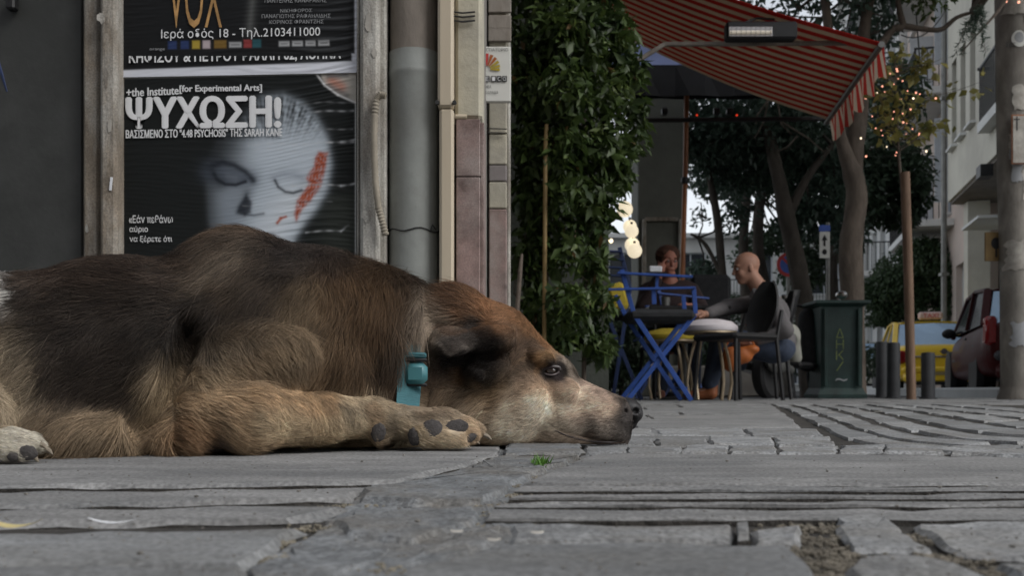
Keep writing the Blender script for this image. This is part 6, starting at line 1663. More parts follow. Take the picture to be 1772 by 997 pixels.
Ym = 7.45
man = thing('person', 'bald man in a grey shirt sitting sideways and reaching to the left', 'person', (W(1330, 0, Ym).x, Ym, 0))
hc_ = W(1291, 463, Ym - .02)
S = SDF((W(1180, 0, Ym).x - .05, Ym - .42, -.01), (W(1385, 0, Ym).x + .05, Ym + .42, 1.22), .0075)
fdir = Vector((-.97, -.12, -.18)); qh = head(S, hc_, fdir, .98)
sh = W(1328, 530, Ym); hip = W(1345, 606, Ym)
S.cap(hc_ + Vector((.035, 0, -.06)), W(1322, 512, Ym), .058, .068, .02)
ch = W(1330, 548, Ym)
S.ell(ch, (.125, .175, .15), .04); S.ell(W(1340, 592, Ym), (.12, .155, .12), .04); S.cap(W(1326, 516, Ym - .12), W(1326, 516, Ym + .12), .06, .06, .04)
nS, nE, nH = W(1334, 527, Ym - .20), W(1358, 572, Ym - .25), W(1305, 590, Ym - .2)
fS, fE, fH = W(1318, 524, Ym + .19), W(1258, 532, Ym + .13), W(1222, 544, Ym - .05)
limb(S, [nS, nE], [.055, .042]); limb(S, [nE, nH], [.042, .028]); hand(S, nH, (-1, 0, -.1), (0, 0, 1), side=-1)
limb(S, [fS, fE], [.055, .043]); limb(S, [fE, fH], [.042, .028]); hand(S, fH, (-.95, -.3, -.1), (0, 0, 1))
for sy_, kx, fx in ((-.11, 1246, 1222), (.12, 1252, 1236)):
    hp_, kn, an = W(1343, 606, Ym) + Vector((0, sy_, 0)), W(kx, 586, Ym) + Vector((0, sy_ * 1.3, 0)), W(fx, 668, Ym) + Vector((0, sy_ * 1.2, 0))
    limb(S, [hp_, kn], [.085, .062]); limb(S, [kn, an], [.060, .040]); S.cap(an + Vector((0, 0, -.035)), an + Vector((-.13, 0, -.062)), .034, .026, .02)
S.floor(.002); v, q = S.mesh(); mesh_np('body', v, q, M['skin'], man, True); eyes(qh, man)
# stubble shade and shirt, jeans, shoes
S = SDF((W(1190, 0, Ym).x - .05, Ym - .42, .3), (W(1385, 0, Ym).x + .08, Ym + .42, 1.0), .0085)
S.ell(ch + Vector((.005, 0, 0)), (.148, .195, .165), .05); S.ell(W(1342, 592, Ym), (.148, .178, .13), .05); S.cap(W(1328, 518, Ym - .13), W(1328, 518, Ym + .13), .073, .073, .04)
limb(S, [nS, nE], [.07, .062]); limb(S, [nE, nH + (nE - nH).normalized() * .03], [.060, .043]); limb(S, [fS, fE], [.07, .062]); limb(S, [fE, fH + (fE - fH).normalized() * .03], [.058, .043])
for i in range(7): S.cap(W(1350 + i * 4, 540 + i * 9, Ym - .27), W(1320 + i * 3, 556 + i * 8, Ym - .24), .007, .004, .015, op='sub')
for i in range(3): S.cap(W(1330 + i * 5, 530 + i * 14, Ym - .235), W(1352 + i * 3, 524 + i * 14, Ym - .22), .006, .004, .012)
S.cap(hc_ + Vector((.03, 0, -.05)), W(1322, 506, Ym), .064, .06, .012, op='sub')
v, q = S.mesh(); mesh_np('shirt', v, q, M['shirt'], man, True)
mb = MB()
for s_ in (-1, 1):
    mb.add([W(1322, 490, Ym + s_ * .045), W(1302, 500, Ym + s_ * .06), W(1296, 514, Ym + s_ * .035), W(1310, 520, Ym + s_ * .075), W(1332, 506, Ym + s_ * .085)], [(0, 1, 2, 3, 4)])
co = mb.build('collar', M['shirt'], man); so = co.modifiers.new('thick', 'SOLIDIFY'); so.thickness = .008
S = SDF((W(1200, 0, Ym).x - .05, Ym - .35, .03), (W(1385, 0, Ym).x + .05, Ym + .35, .62), .0085)
for sy_, kx, fx in ((-.11, 1246, 1222), (.12, 1252, 1236)):
    hp_, kn, an = W(1343, 606, Ym) + Vector((0, sy_, 0)), W(kx, 586, Ym) + Vector((0, sy_ * 1.3, 0)), W(fx, 664, Ym) + Vector((0, sy_ * 1.2, 0))
    limb(S, [hp_, kn], [.10, .076]); limb(S, [kn, an], [.074, .060])
    for i in range(4): S.cap(an + Vector((-.08, -.06, .03 + i * .05)), an + Vector((.05, -.07, .045 + i * .05)), .006, .004, .01, op='sub')
S.ell(W(1345, 604, Ym), (.13, .17, .09), .05)
v, q = S.mesh(); mesh_np('jeans', v, q, M['jeans'], man, True)
for sy_, fx in ((-.11, 1222), (.12, 1236)):
    an = W(fx, 668, Ym) + Vector((0, sy_ * 1.2, 0)); S = SDF(tuple(an + Vector((-.22, -.08, -.11))), tuple(an + Vector((.09, .08, .08))), .006)
    S.cap(an + Vector((.012, 0, .0)), an + Vector((.005, 0, -.05)), .048, .045, .02); S.cap(an + Vector((.01, 0, -.058)), an + Vector((-.14, 0, -.072)), .042, .034, .02); S.ell(an + Vector((-.14, 0, -.075)), (.05, .042, .03), .02); S.floor(.003)
    v, q = S.mesh(); mesh_np('shoe', v, q, M['shoe'], man, True)

Yb = 8.25
m2 = thing('person', 'red haired man in a dark jacket facing the street from behind the blue chairs', 'person', (W(1160, 0, Yb).x, Yb, 0))
h2 = W(1156, 451, Yb); S = SDF((h2.x - .38, Yb - .4, -.01), (h2.x + .38, Yb + .5, 1.3), .0075)
q2 = head(S, h2, Vector((.22, -.95, -.16)), .98); S.cap(h2 + Vector((0, .03, -.07)), h2 + Vector((.02, .05, -.17)), .055, .065, .02)
sh2 = h2 + Vector((.02, .06, -.24)); S.cap(sh2 + Vector((-.13, 0, 0)), sh2 + Vector((.13, 0, 0)), .07, .07, .04); S.ell(sh2 + Vector((0, .02, -.16)), (.17, .12, .2), .04); S.ell(sh2 + Vector((0, .05, -.4)), (.16, .13, .14), .04)
lE, lH = sh2 + Vector((-.24, -.16, -.16)), h2 + Vector((-.09, -.13, -.14)); rE, rH = sh2 + Vector((.26, -.12, -.2)), sh2 + Vector((.12, -.3, -.16))
limb(S, [sh2 + Vector((-.18, 0, -.01)), lE], [.055, .042]); limb(S, [lE, lH], [.04, .028]); hand(S, lH, (.25, .3, 1), (-1, -.2, 0), curl=.8)
limb(S, [sh2 + Vector((.18, 0, -.01)), rE], [.055, .042]); limb(S, [rE, rH], [.04, .028]); hand(S, rH, (-.9, -.4, -.1), (0, 0, 1))
for s_ in (-1, 1):
    hp_ = sh2 + Vector((s_ * .1, .02, -.50)); kn = hp_ + Vector((s_ * .03, -.42, .02)); kn.z = .48; hp_.z = .46; an = kn + Vector((0, .02, 0)); an.z = .09
    limb(S, [hp_, kn], [.085, .06]); limb(S, [kn, an], [.058, .04]); S.cap(an + Vector((0, 0, -.04)), an + Vector((0, -.13, -.06)), .034, .026, .02)
S.floor(.002); v, q = S.mesh(); mesh_np('body', v, q, M['skin_red'], m2, True); eyes(q2, m2)
S = SDF((h2.x - .42, Yb - .42, .38), (h2.x + .42, Yb + .42, 1.12), .009)
S.cap(sh2 + Vector((-.13, 0, 0)), sh2 + Vector((.13, 0, 0)), .085, .085, .05); S.ell(sh2 + Vector((0, .02, -.16)), (.2, .145, .22), .05); S.ell(sh2 + Vector((0, .05, -.38)), (.185, .155, .17), .05)
limb(S, [sh2 + Vector((-.18, 0, -.01)), lE], [.075, .065]); limb(S, [lE, lH + (lE - lH).normalized() * .05], [.06, .045]); limb(S, [sh2 + Vector((.18, 0, -.01)), rE], [.075, .065]); limb(S, [rE, rH + (rE - rH).normalized() * .05], [.06, .045])
S.cap(h2 + Vector((0, .02, -.05)), h2 + Vector((.02, .03, -.15)), .062, .062, .01, op='sub')
v, q = S.mesh(); mesh_np('jacket', v, q, M['jacket'], m2, True)
S = SDF(tuple(h2 + Vector((-.14, -.15, -.12))), tuple(h2 + Vector((.14, .16, .17))), .005)
f2 = Vector((.22, -.95, -.16)).normalized()
S.ell(q2(-.02, 0, .045), (.105, .088, .088), .01); S.ell(q2(-.05, 0, -.01), (.075, .083, .08), .02)
S.ell(q2(.075, 0, -.035), (.066, .075, .068), .012, op='sub'); S.ell(q2(.1, 0, .015), (.05, .06, .035), .012, op='sub')
v, q = S.mesh(); v = v + (vnoise(v, 160, 9) * .003)[:, None]; mesh_np('hair', v, q, M['hair'], m2, True)
S = SDF((h2.x - .3, Yb - .55, .02), (h2.x + .35, Yb + .3, .62), .01)
for s_ in (-1, 1):
    hp_ = sh2 + Vector((s_ * .1, .02, -.50)); kn = hp_ + Vector((s_ * .03, -.42, .02)); kn.z = .48; hp_.z = .46; an = kn + Vector((0, .02, 0)); an.z = .1
    limb(S, [hp_, kn], [.1, .075]); limb(S, [kn, an], [.072, .058])
v, q = S.mesh(); mesh_np('trousers', v, q, M['jeans'], m2, True)
copy_thing(bc, (h2.x + .02, Yb + .02, 0), R(8), 'black chair under the red haired man, hidden behind the blue chairs', 'black cafe chairs')
mb = MB(); mb.box(W(1134, 466, 7.55), (PX(22, 7.55), .04, PX(11, 7.55)), bev=.008); tag(mb.build('white_box', M['white']), 'small white napkin box in front of the red haired man', 'box')
stand = thing('box_stand', 'narrow black stand with a shelf holding the white napkin box', 'stand', (W(1134, 0, 7.58).x, 7.58, 0))
zt = W(0, 472, 7.58).z; xx = W(1134, 0, 7.58).x
mb = MB(); mb.box((xx, 7.58, zt - .008), (.16, .12, .012), bev=.003); mb.build('shelf', M['black'], stand); mb = MB(); mb.cyl((xx, 7.6, .005), (xx, 7.6, zt - .015), .012); mb.build('post', M['black'], stand)

# ------------------------------------------------------------------ scooter
Yk = 8.25
sc_x0 = W(1360, 0, Yk).x
sc_ = thing('scooter', 'ivory and black scooter parked behind the seated man', 'scooter', (sc_x0, Yk, 0))
def wheel(c, r, w, parent, yaw=0, nm='wheel', spokes=5):
    mb = MB(); mb.lathe([(r * .66, -w * .42), (r * .9, -w * .5), (r, -w * .28), (r, w * .28), (r * .9, w * .5), (r * .66, w * .42)], (0, 0, 0), 28, 'Y')
    def put(mb):
        Rm = Matrix.Rotation(yaw, 3, 'Z'); mb.v = [tuple(Vector(c) + Rm @ Vector(v)) for v in mb.v]; return mb
    t = put(mb).build(nm, M['rubber'], parent, True)
    mb = MB(); mb.lathe([(r * .56, -w * .36), (r * .66, -w * .4), (r * .67, w * .4), (r * .56, w * .36), (r * .56, -w * .36)], (0, 0, 0), 28, 'Y')
    mb.cyl((0, -w * .42, 0), (0, w * .42, 0), r * .16, seg=12)
    for k in range(spokes):
        a = 2 * math.pi * k / spokes + .3; mb.bar((r * .1 * math.cos(a), -w * .2, r * .1 * math.sin(a)), (r * .6 * math.cos(a), -w * .2, r * .6 * math.sin(a)), r * .14, w * .25, up=(0, 1, 0))
    put(mb).build('rim', M['metal'], t, True)
xr, xf = W(1328, 0, Yk).x, W(1328, 0, Yk).x + 1.16
wheel((xr, Yk, .215), .21, .11, sc_); wheel((xf, Yk, .215), .21, .10, sc_)
S = SDF((xr - .32, Yk - .2, .2), (xf + .15, Yk + .2, 1.2), .009)
def SP(x, z, y=0): return Vector((xr + x, Yk + y, z))
S.cap(SP(-.2, .63), SP(.1, .62), .07, .11, .03); S.cap(SP(.1, .62), SP(.4, .54), .11, .11, .03); S.cap(SP(.4, .54), SP(.56, .36), .11, .07, .03); S.ell(SP(.12, .48), (.3, .2, .10), .02, op='sub')
v, q = S.mesh(); 
mesh_np('side_panel', v, q, M['scoot'], sc_, True)
S = SDF((xr + .6, Yk - .25, .2), (xf + .2, Yk + .25, 1.15), .009)
S.cap(SP(.88, .36), SP(.90, .72), .12, .09, .05); S.ell(SP(.98, .76), (.1, .09, .08), .04); S.ell(SP(1.15, .40), (.2, .06, .09), .03); S.ell(SP(1.16, .34), (.22, .10, .10), .01, op='sub')
v, q = S.mesh(); mesh_np('front_shield', v, q, M['cushion'], sc_, True)
mb = MB(); mb.box(SP(.65, .29), (.5, .26, .05), bev=.02); mb.build('footboard', M['black'], sc_)
mb = MB(); mb.sphere(SP(.12, .76), (.38, .13, .07), 18, 10); mb.build('seat', M['cushion'], sc_, True)
mb = MB(); mb.sphere(SP(-.02, .30, -.10), (.2, .07, .09), 14, 10); mb.cyl(SP(-.2, .33, -.12), SP(.2, .24, -.12), .045, .035); mb.box(SP(.1, .38, 0), (.22, .2, .16), bev=.03); mb.build('engine', M['metal'], sc_, True)
mb = MB(); mb.cyl(SP(-.22, .28, .13), SP(.12, .24, .13), .05, .05); mb.build('exhaust', M['chrome'], sc_, True)
mb = MB(); mb.tube([SP(.92, .82, -.30), SP(.95, .85, -.15), SP(.95, .82, 0), SP(.95, .85, .15), SP(.92, .82, .30)], .014, 8); mb.build('handlebar', M['black'], sc_, True)
for s_ in (-1, 1):
    mb = MB(); mb.tube([SP(.94, .84, s_ * .2), SP(.98, .90, s_ * .26)], .006, 6); mb.sphere(SP(.98, .92, s_ * .27), (.02, .055, .04), 10, 8); mb.build('mirror', M['chrome'], sc_, True)
mb = MB(); mb.tube([SP(.3, .28, -.08), SP(.24, .01, -.14)], .012, 6); mb.build('kickstand', M['black'], sc_)
mb = MB(); mb.sphere(SP(-.31, .60), (.03, .05, .03), 10, 8); mb.build('tail_light', M['tail'], sc_, True)
mb = MB(); mb.sphere(SP(1.07, .78), (.03, .06, .05), 12, 8); mb.build('headlight', M['chrome'], sc_, True)
sc_.location = (xr, Yk, 0)
for c_ in list(children(sc_)):
    for k_ in [c_] + list(c_.children): k_.data.transform(Matrix.Translation(Vector((sc_x0 - xr, 0, 0))))
sc_.rotation_euler = (0, 0, R(52))

# ------------------------------------------------------------------ green bin, bollards, poles, signs
Yg = 8.65
bx0, bx1 = W(1421, 0, Yg).x, W(1494, 0, Yg).x; bc_x = (bx0 + bx1) / 2; bw = bx1 - bx0
gb = thing('litter_bin', 'tall dark green square street bin with yellow graffiti and flared rim', 'bin', (bc_x, Yg + .2, 0))
zt = W(0, 531, Yg).z
def sq(mb, w0, w1, z0, z1):
    c = (bc_x, Yg + .2); vs = [(c[0] + sx * w / 2, c[1] + sy * w / 2, z) for (w, z) in ((w0, z0), (w1, z1)) for sx, sy in ((-1, -1), (1, -1), (1, 1), (-1, 1))]
    mb.add(vs, [(3, 2, 1, 0), (4, 5, 6, 7), (0, 1, 5, 4), (1, 2, 6, 5), (2, 3, 7, 6), (3, 0, 4, 7)])
mb = MB(); sq(mb, bw * .98, bw, .09, zt); mb.build('body', M['bin'], gb)
mb = MB(); sq(mb, bw * 1.16, bw * 1.16, 0, .035); sq(mb, bw * 1.15, bw * 1.0, .035, .09); mb.build('plinth', M['bin'], gb)
mb = MB(); sq(mb, bw * 1.0, bw * 1.28, zt, zt + .03); sq(mb, bw * 1.30, bw * 1.30, zt + .031, zt + .055); mb.build('rim', M['bin'], gb)
for sx in (-.40, .40): mb = MB(); mb.box((bc_x + sx * bw, Yg - .003, (zt + .09) / 2), (.03, .02, zt - .12), bev=.006); mb.build('corner_post', M['bin'], gb)
for y, s in ((577, 'Δ'), (596, 'Η'), (615, 'Κ'), (634, '/')): text_obj(s, (1447, y - 8, 1460, y + 8), Yg - .006, M['graf'], gb, name='graffiti', bold=-.02)
text_obj('~', (1446, 655, 1466, 660), Yg - .006, M['print_g'], gb, name='graffiti')
# bollards
def bollard(name, label, c, r, h):
    t = thing(name, label, 'bollard', (c[0], c[1], 0), 'dark grey steel bollards')
    mb = MB(); mb.lathe([(r, 0), (r, h - .02), (r * .92, h), (.004, h + .004)], (c[0], c[1], 0), 20); mb.build('post', M['bollard'], t, True)
    mb = MB(); mb.lathe([(r * 1.25, 0), (r * 1.25, .012), (r * 1.02, .014)], (c[0], c[1], 0), 20); mb.build('base_ring', M['bollard'], t, True)
    return t
bollard('bollard', 'grey bollard right of the sapling stake, in front of the taxi', (W(1606, 0, 8.0).x, 8.0), PX(11.5, 8), .375)
bollard('bollard', 'left one of the two grey bollards beside the green bin', (W(1526, 0, 9.2).x, 9.2), PX(10, 9.2), .52)
bollard('bollard', 'right one of the two grey bollards left of the stake', (W(1546, 0, 8.75).x, 8.75), PX(11, 8.75), .49)
# lamp post
Yl = 7.75; lp = thing('lamp_post', 'thick grey post covered in torn stickers and papers at the right edge', 'post', (W(1757, 0, Yl).x, Yl, 0))
mb = MB(); P = [W(1759, 700, Yl), W(1757, 480, Yl), W(1752, 260, Yl), W(1747, 0, Yl), W(1743, -400, Yl)]; P[0].z = 0; mb.tube(P, [PX(25, Yl)] * 3 + [PX(24, Yl), PX(23, Yl)], 24); mb.build('shaft', M['pole'], lp, True)
mb = MB(); mb.lathe([(PX(31, Yl), 0), (PX(31, Yl), .02), (PX(27, Yl), .06), (PX(26, Yl), .1)], (P[0].x, Yl, 0), 24); mb.build('base', M['pole'], lp, True)
def on_pole(px, y): 
    t = np.interp(y, [0, 260, 480, 700], [1747, 1752, 1757, 1759]); r = PX(25.5, Yl); dx = PX(px - t, Yl); dx = max(-r * .98, min(r * .98, dx)); return Yl - math.sqrt(max(r * r - dx * dx, 0))
def sticker(x0, y0, x1, y1, m, name='sticker', torn=0.0, label=None, off=.003):
    nx, nz = 8, 8; V = []
    for j in range(nz + 1):
        for i in range(nx + 1):
            px = x0 + (x1 - x0) * i / nx + (random.uniform(-1, 1) * torn if i in (0, nx) else 0); py = y0 + (y1 - y0) * j / nz + (random.uniform(-1, 1) * torn if j in (0, nz) else 0)
            Yq = on_pole(px, py); p = W(px, py, Yl); V.append((p.x, Yq - off, p.z))
    Q = [(j * (nx + 1) + i, (j + 1) * (nx + 1) + i, (j + 1) * (nx + 1) + i + 1, j * (nx + 1) + i + 1) for j in range(nz) for i in range(nx)]
    o = mesh_np(name, V, Q, m, lp, True); return o
sticker(1727, -6, 1769, 32, M['paper_old'], torn=2.5); sticker(1762, 28, 1771, 44, M['paper_old'], torn=1.5)
sticker(1740, 155, 1772, 196, M['paper_old'], torn=2.5); sticker(1736, 238, 1752, 262, M['paper_old'], torn=1.5); sticker(1736, 262, 1750, 280, M['print_g'], torn=1); sticker(1766, 120, 1773, 150, M['paper_old'], torn=1)
sticker(1739, 290, 1756, 320, M['print_g'], torn=2); sticker(1758, 300, 1776, 350, M['paper_old'], torn=2.5); sticker(1734, 420, 1760, 470, M['paper_old'], torn=3); sticker(1740, 560, 1765, 600, M['print_g'], torn=3)
def disc_sticker(px, py, r, m, off, name):
    V = []; n = 20
    for k in (0, 1):
        for i in range(n):
            a = 2 * math.pi * i / n; rr_ = r * (1 if k else .5); x, y = px + rr_ * math.cos(a), py + rr_ * math.sin(a) * 1.1; p = W(x, y, Yl); V.append((p.x, on_pole(x, y) - off, p.z))
    p = W(px, py, Yl); V.append((p.x, on_pole(px, py) - off, p.z)); fs = [[i, (i + 1) % n, 2 * n] for i in range(n)]
    mb = MB(); mb.add(V, fs + [(i, n + i, n + (i + 1) % n, (i + 1) % n) for i in range(n)]); return mb.build(name, m, lp, True)
disc_sticker(1751, 75, 13, M['sign_white'], .003, 'round_sticker'); disc_sticker(1751, 73, 8.5, M['print_g'], .004, 'round_sticker')
for k, (x, t_) in enumerate(((1741.5, 'E'), (1747, 'B'), (1752.5, 'S'))): text_obj(t_, (x, 73, x + 5, 81), on_pole(x + 2, 76) - .006, M['ink'], lp)
# white notice with a cross, wired to the post
nt = thing('notice_board', 'pale notice with a thin black cross hanging on the lamp post', 'notice', W(1765, 240, 7.55))
mb = MB(); mb.box(W(1768, 241, 7.6), (PX(36, 7.6), .008, PX(86, 7.6)), bev=.001); mb.build('board', M['wood'], nt)
mb = MB(); mb.box(W(1768.5, 241, 7.594), (PX(31, 7.6), .006, PX(81, 7.6))); mb.build('paper', M['paper_old'], nt)
mb = MB(); mb.box(W(1760, 213, 7.589), (PX(1.6, 7.6), .002, PX(24, 7.6))); mb.box(W(1760, 206, 7.588), (PX(10, 7.6), .002, PX(1.6, 7.6))); mb.build('cross', M['ink'], nt)
# brown sign on the post
bs = thing('brown_sign', 'small brown square sign with a dark tree emblem left of the lamp post', 'sign', W(1722, 427, 7.8))
mb = MB(); mb.box(W(1721, 427, 7.8), (PX(34, 7.8), .02, PX(50, 7.8)), bev=.004); mb.build('plate', M['sign_brown'], bs)
mb = MB(); mb.sphere(W(1724, 421, 7.79), (PX(9, 7.8), .004, PX(10, 7.8)), 12, 8); mb.box(W(1724, 438, 7.786), (PX(3, 7.8), .003, PX(14, 7.8))); mb.build('emblem', M['ink'], bs)
mb = MB(); mb.box(W(1741, 415, 7.8), (PX(12, 7.8), .02, .02)); mb.build('bracket', M['metal'], bs)
# no-parking sign and white arrow sign
Yn_ = 12.6
ns = thing('no_parking_sign', 'round red and blue no parking sign partly behind a tree trunk', 'road sign', (W(1362, 0, Yn_).x, Yn_, 0))
c = W(1365, 458, Yn_); r = PX(21, Yn_)
mb = MB(); mb.lathe([(r, -.008), (r, .008)], c, 28, 'Y'); mb.build('disc', M['sign_red'], ns); mb = MB(); mb.lathe([(r * .74, -.011), (r * .74, -.0082)], c, 28, 'Y'); mb.build('blue_field', M['sign_blue'], ns)
mb = MB(); mb.bar(c + Vector((-r * .55, -.014, r * .55)), c + Vector((r * .55, -.014, -r * .55)), r * .2, .003, up=(0, 1, 0)); mb.build('slash', M['sign_red'], ns)
mb = MB(); mb.cyl((c.x, Yn_ + .03, 0), (c.x, Yn_ + .03, c.z + .1), .025); mb.build('post', M['metal'], ns, True)
ar = thing('arrow_sign', 'narrow white sign with a black arrow above and blue plate on a thin post', 'road sign', (W(1431, 0, 10.4).x, 10.4, 0))
mb = MB(); mb.box(W(1427, 424, 10.4), (PX(18, 10.4), .012, PX(46, 10.4)), bev=.003); mb.build('plate', M['sign_white'], ar)
mb = MB(); mb.box(W(1427, 395, 10.4), (PX(19, 10.4), .012, PX(11, 10.4)), bev=.003); mb.build('plate', M['sign_blue'], ar)
mb = MB(); mb.prism([W(1422, 416, 10.39), W(1427, 406, 10.39), W(1432, 416, 10.39)], (0, -.002, 0)); mb.box(W(1427, 421, 10.389), (PX(3, 10.4), .002, PX(10, 10.4))); mb.sphere(W(1427, 436, 10.39), (PX(4, 10.4), .002, PX(5, 10.4)), 10, 6); mb.build('arrow', M['ink'], ar)
mb = MB(); mb.cyl((W(1433, 0, 10.43).x, 10.43, 0), W(1433, 385, 10.43), .02); mb.build('post', M['metal'], ar, True)

# ------------------------------------------------------------------ sapling with fairy lights
Ys_ = 7.7
sp = thing('sapling', 'young tree with yellowing leaves tied to a wooden stake', 'tree', (W(1571, 0, Ys_ + .06).x, Ys_ + .06, 0))
mb = MB(); P = [W(1574, 700, Ys_ + .07), W(1568, 400, Ys_ + .07), W(1557, 290, Ys_ + .05), W(1553, 230, Ys_), W(1550, 150, Ys_), W(1548, 100, Ys_)]; P[0].z = 0
mb.tube(P, [.014, .013, .012, .010, .007, .003], 8); mb.build('trunk', M['twig'], sp, True)
mb = MB(); lp_, bp_ = [], []
rs = random.Random(5)
for k in range(40):
    t = rs.uniform(.0, 1); a = W(1556 - 8 * t, 280 - 170 * t, Ys_); ang = rs.uniform(-1.2, 1.2) if k % 3 else rs.uniform(.9, 1.5) * rs.choice((-1, 1)); L = rs.uniform(40, 90)
    e = W(1553 + math.sin(ang) * L, 262 - 150 * t - math.cos(ang) * L * .75, Ys_ + rs.uniform(-.2, .2)); md = (a + e) / 2 + Vector((0, rs.uniform(-.03, .03), -.02))
    mb.tube([a, md, e], [.0045, .003, .0015], 5)
    for q in range(9):
        u = rs.uniform(.3, 1); p = a.lerp(e, u) + Vector((rs.uniform(-.02, .02), rs.uniform(-.02, .02), rs.uniform(-.02, .02))); (bp_ if q < 3 and u < .8 else lp_).append(p)
for (x, y) in ((1600, 170), (1640, 175), (1680, 160), (1706, 130), (1697, 157), (1650, 150), (1620, 120), (1560, 60 + 30), (1540, 120), (1585, 185), (1600, 215), (1630, 225), (1645, 212), (1520, 250)):
    lp_ += [W(x + rs.uniform(-8, 8), y + rs.uniform(-6, 6), Ys_ + rs.uniform(-.1, .1)) for _ in range(3)]
mb.tube([W(1552, 200, Ys_), W(1600, 170, Ys_ - .05), W(1660, 155, Ys_ - .05), W(1706, 138, Ys_ - .05)], [.004, .003, .0025, .001], 5)
mb.build('branches', M['twig'], sp)['kind'] = 'stuff'
lf = leaves('foliage', [tuple(p) for p in lp_], .078, M['leaf_ye'], sp, ratio=.62, droop=.5, rng=np.random.default_rng(5)); lf['kind'] = 'stuff'
lt = thing('fairy_lights', 'string of small warm red fairy lights wound through the yellow sapling', 'fairy lights', W(1553, 200, Ys_))
bl_ = [W(1552 + rs.gauss(0, 30) * (1 - .2 * k / 60), 200 + rs.uniform(-85, 72), Ys_ + rs.uniform(-.12, .1)) for k in range(46)]
for k, p in enumerate(bl_):
    mb = MB(); mb.sphere(p, .0055 if k % 3 else .008, 6, 4); mb.build('bulb', M['bulb'] if k % 7 else M['bulb_w'], lt)
mb = MB(); bs2 = sorted(bl_, key=lambda p: p.z)
for a, b in zip(bs2, bs2[1:]): mb.tube([a, (a + b) / 2 - Vector((0, 0, .01)), b], .0012, 4)
mb.build('wire', M['wire'], lt)
for i, (x, y) in enumerate(((1741, 2), (1763, 3))):
    mb = MB(); mb.sphere(W(x, y, 6.9), .009, 8, 6); tag(mb.build('fairy_bulb', M['bulb']), ['left warm fairy bulb at the top of the lamp post', 'right warm fairy bulb at the top of the lamp post'][i], 'light', 'fairy bulbs above the post')
mb = MB(); mb.tube([Vector((W(1577, 0, Ys_).x, Ys_, 0)), W(1572, 480, Ys_), W(1566, 298, Ys_)], PX(8, Ys_), 12)
tag(mb.build('wooden_stake', M['stake'], None, True), 'straight reddish wooden stake supporting the sapling', 'stake')

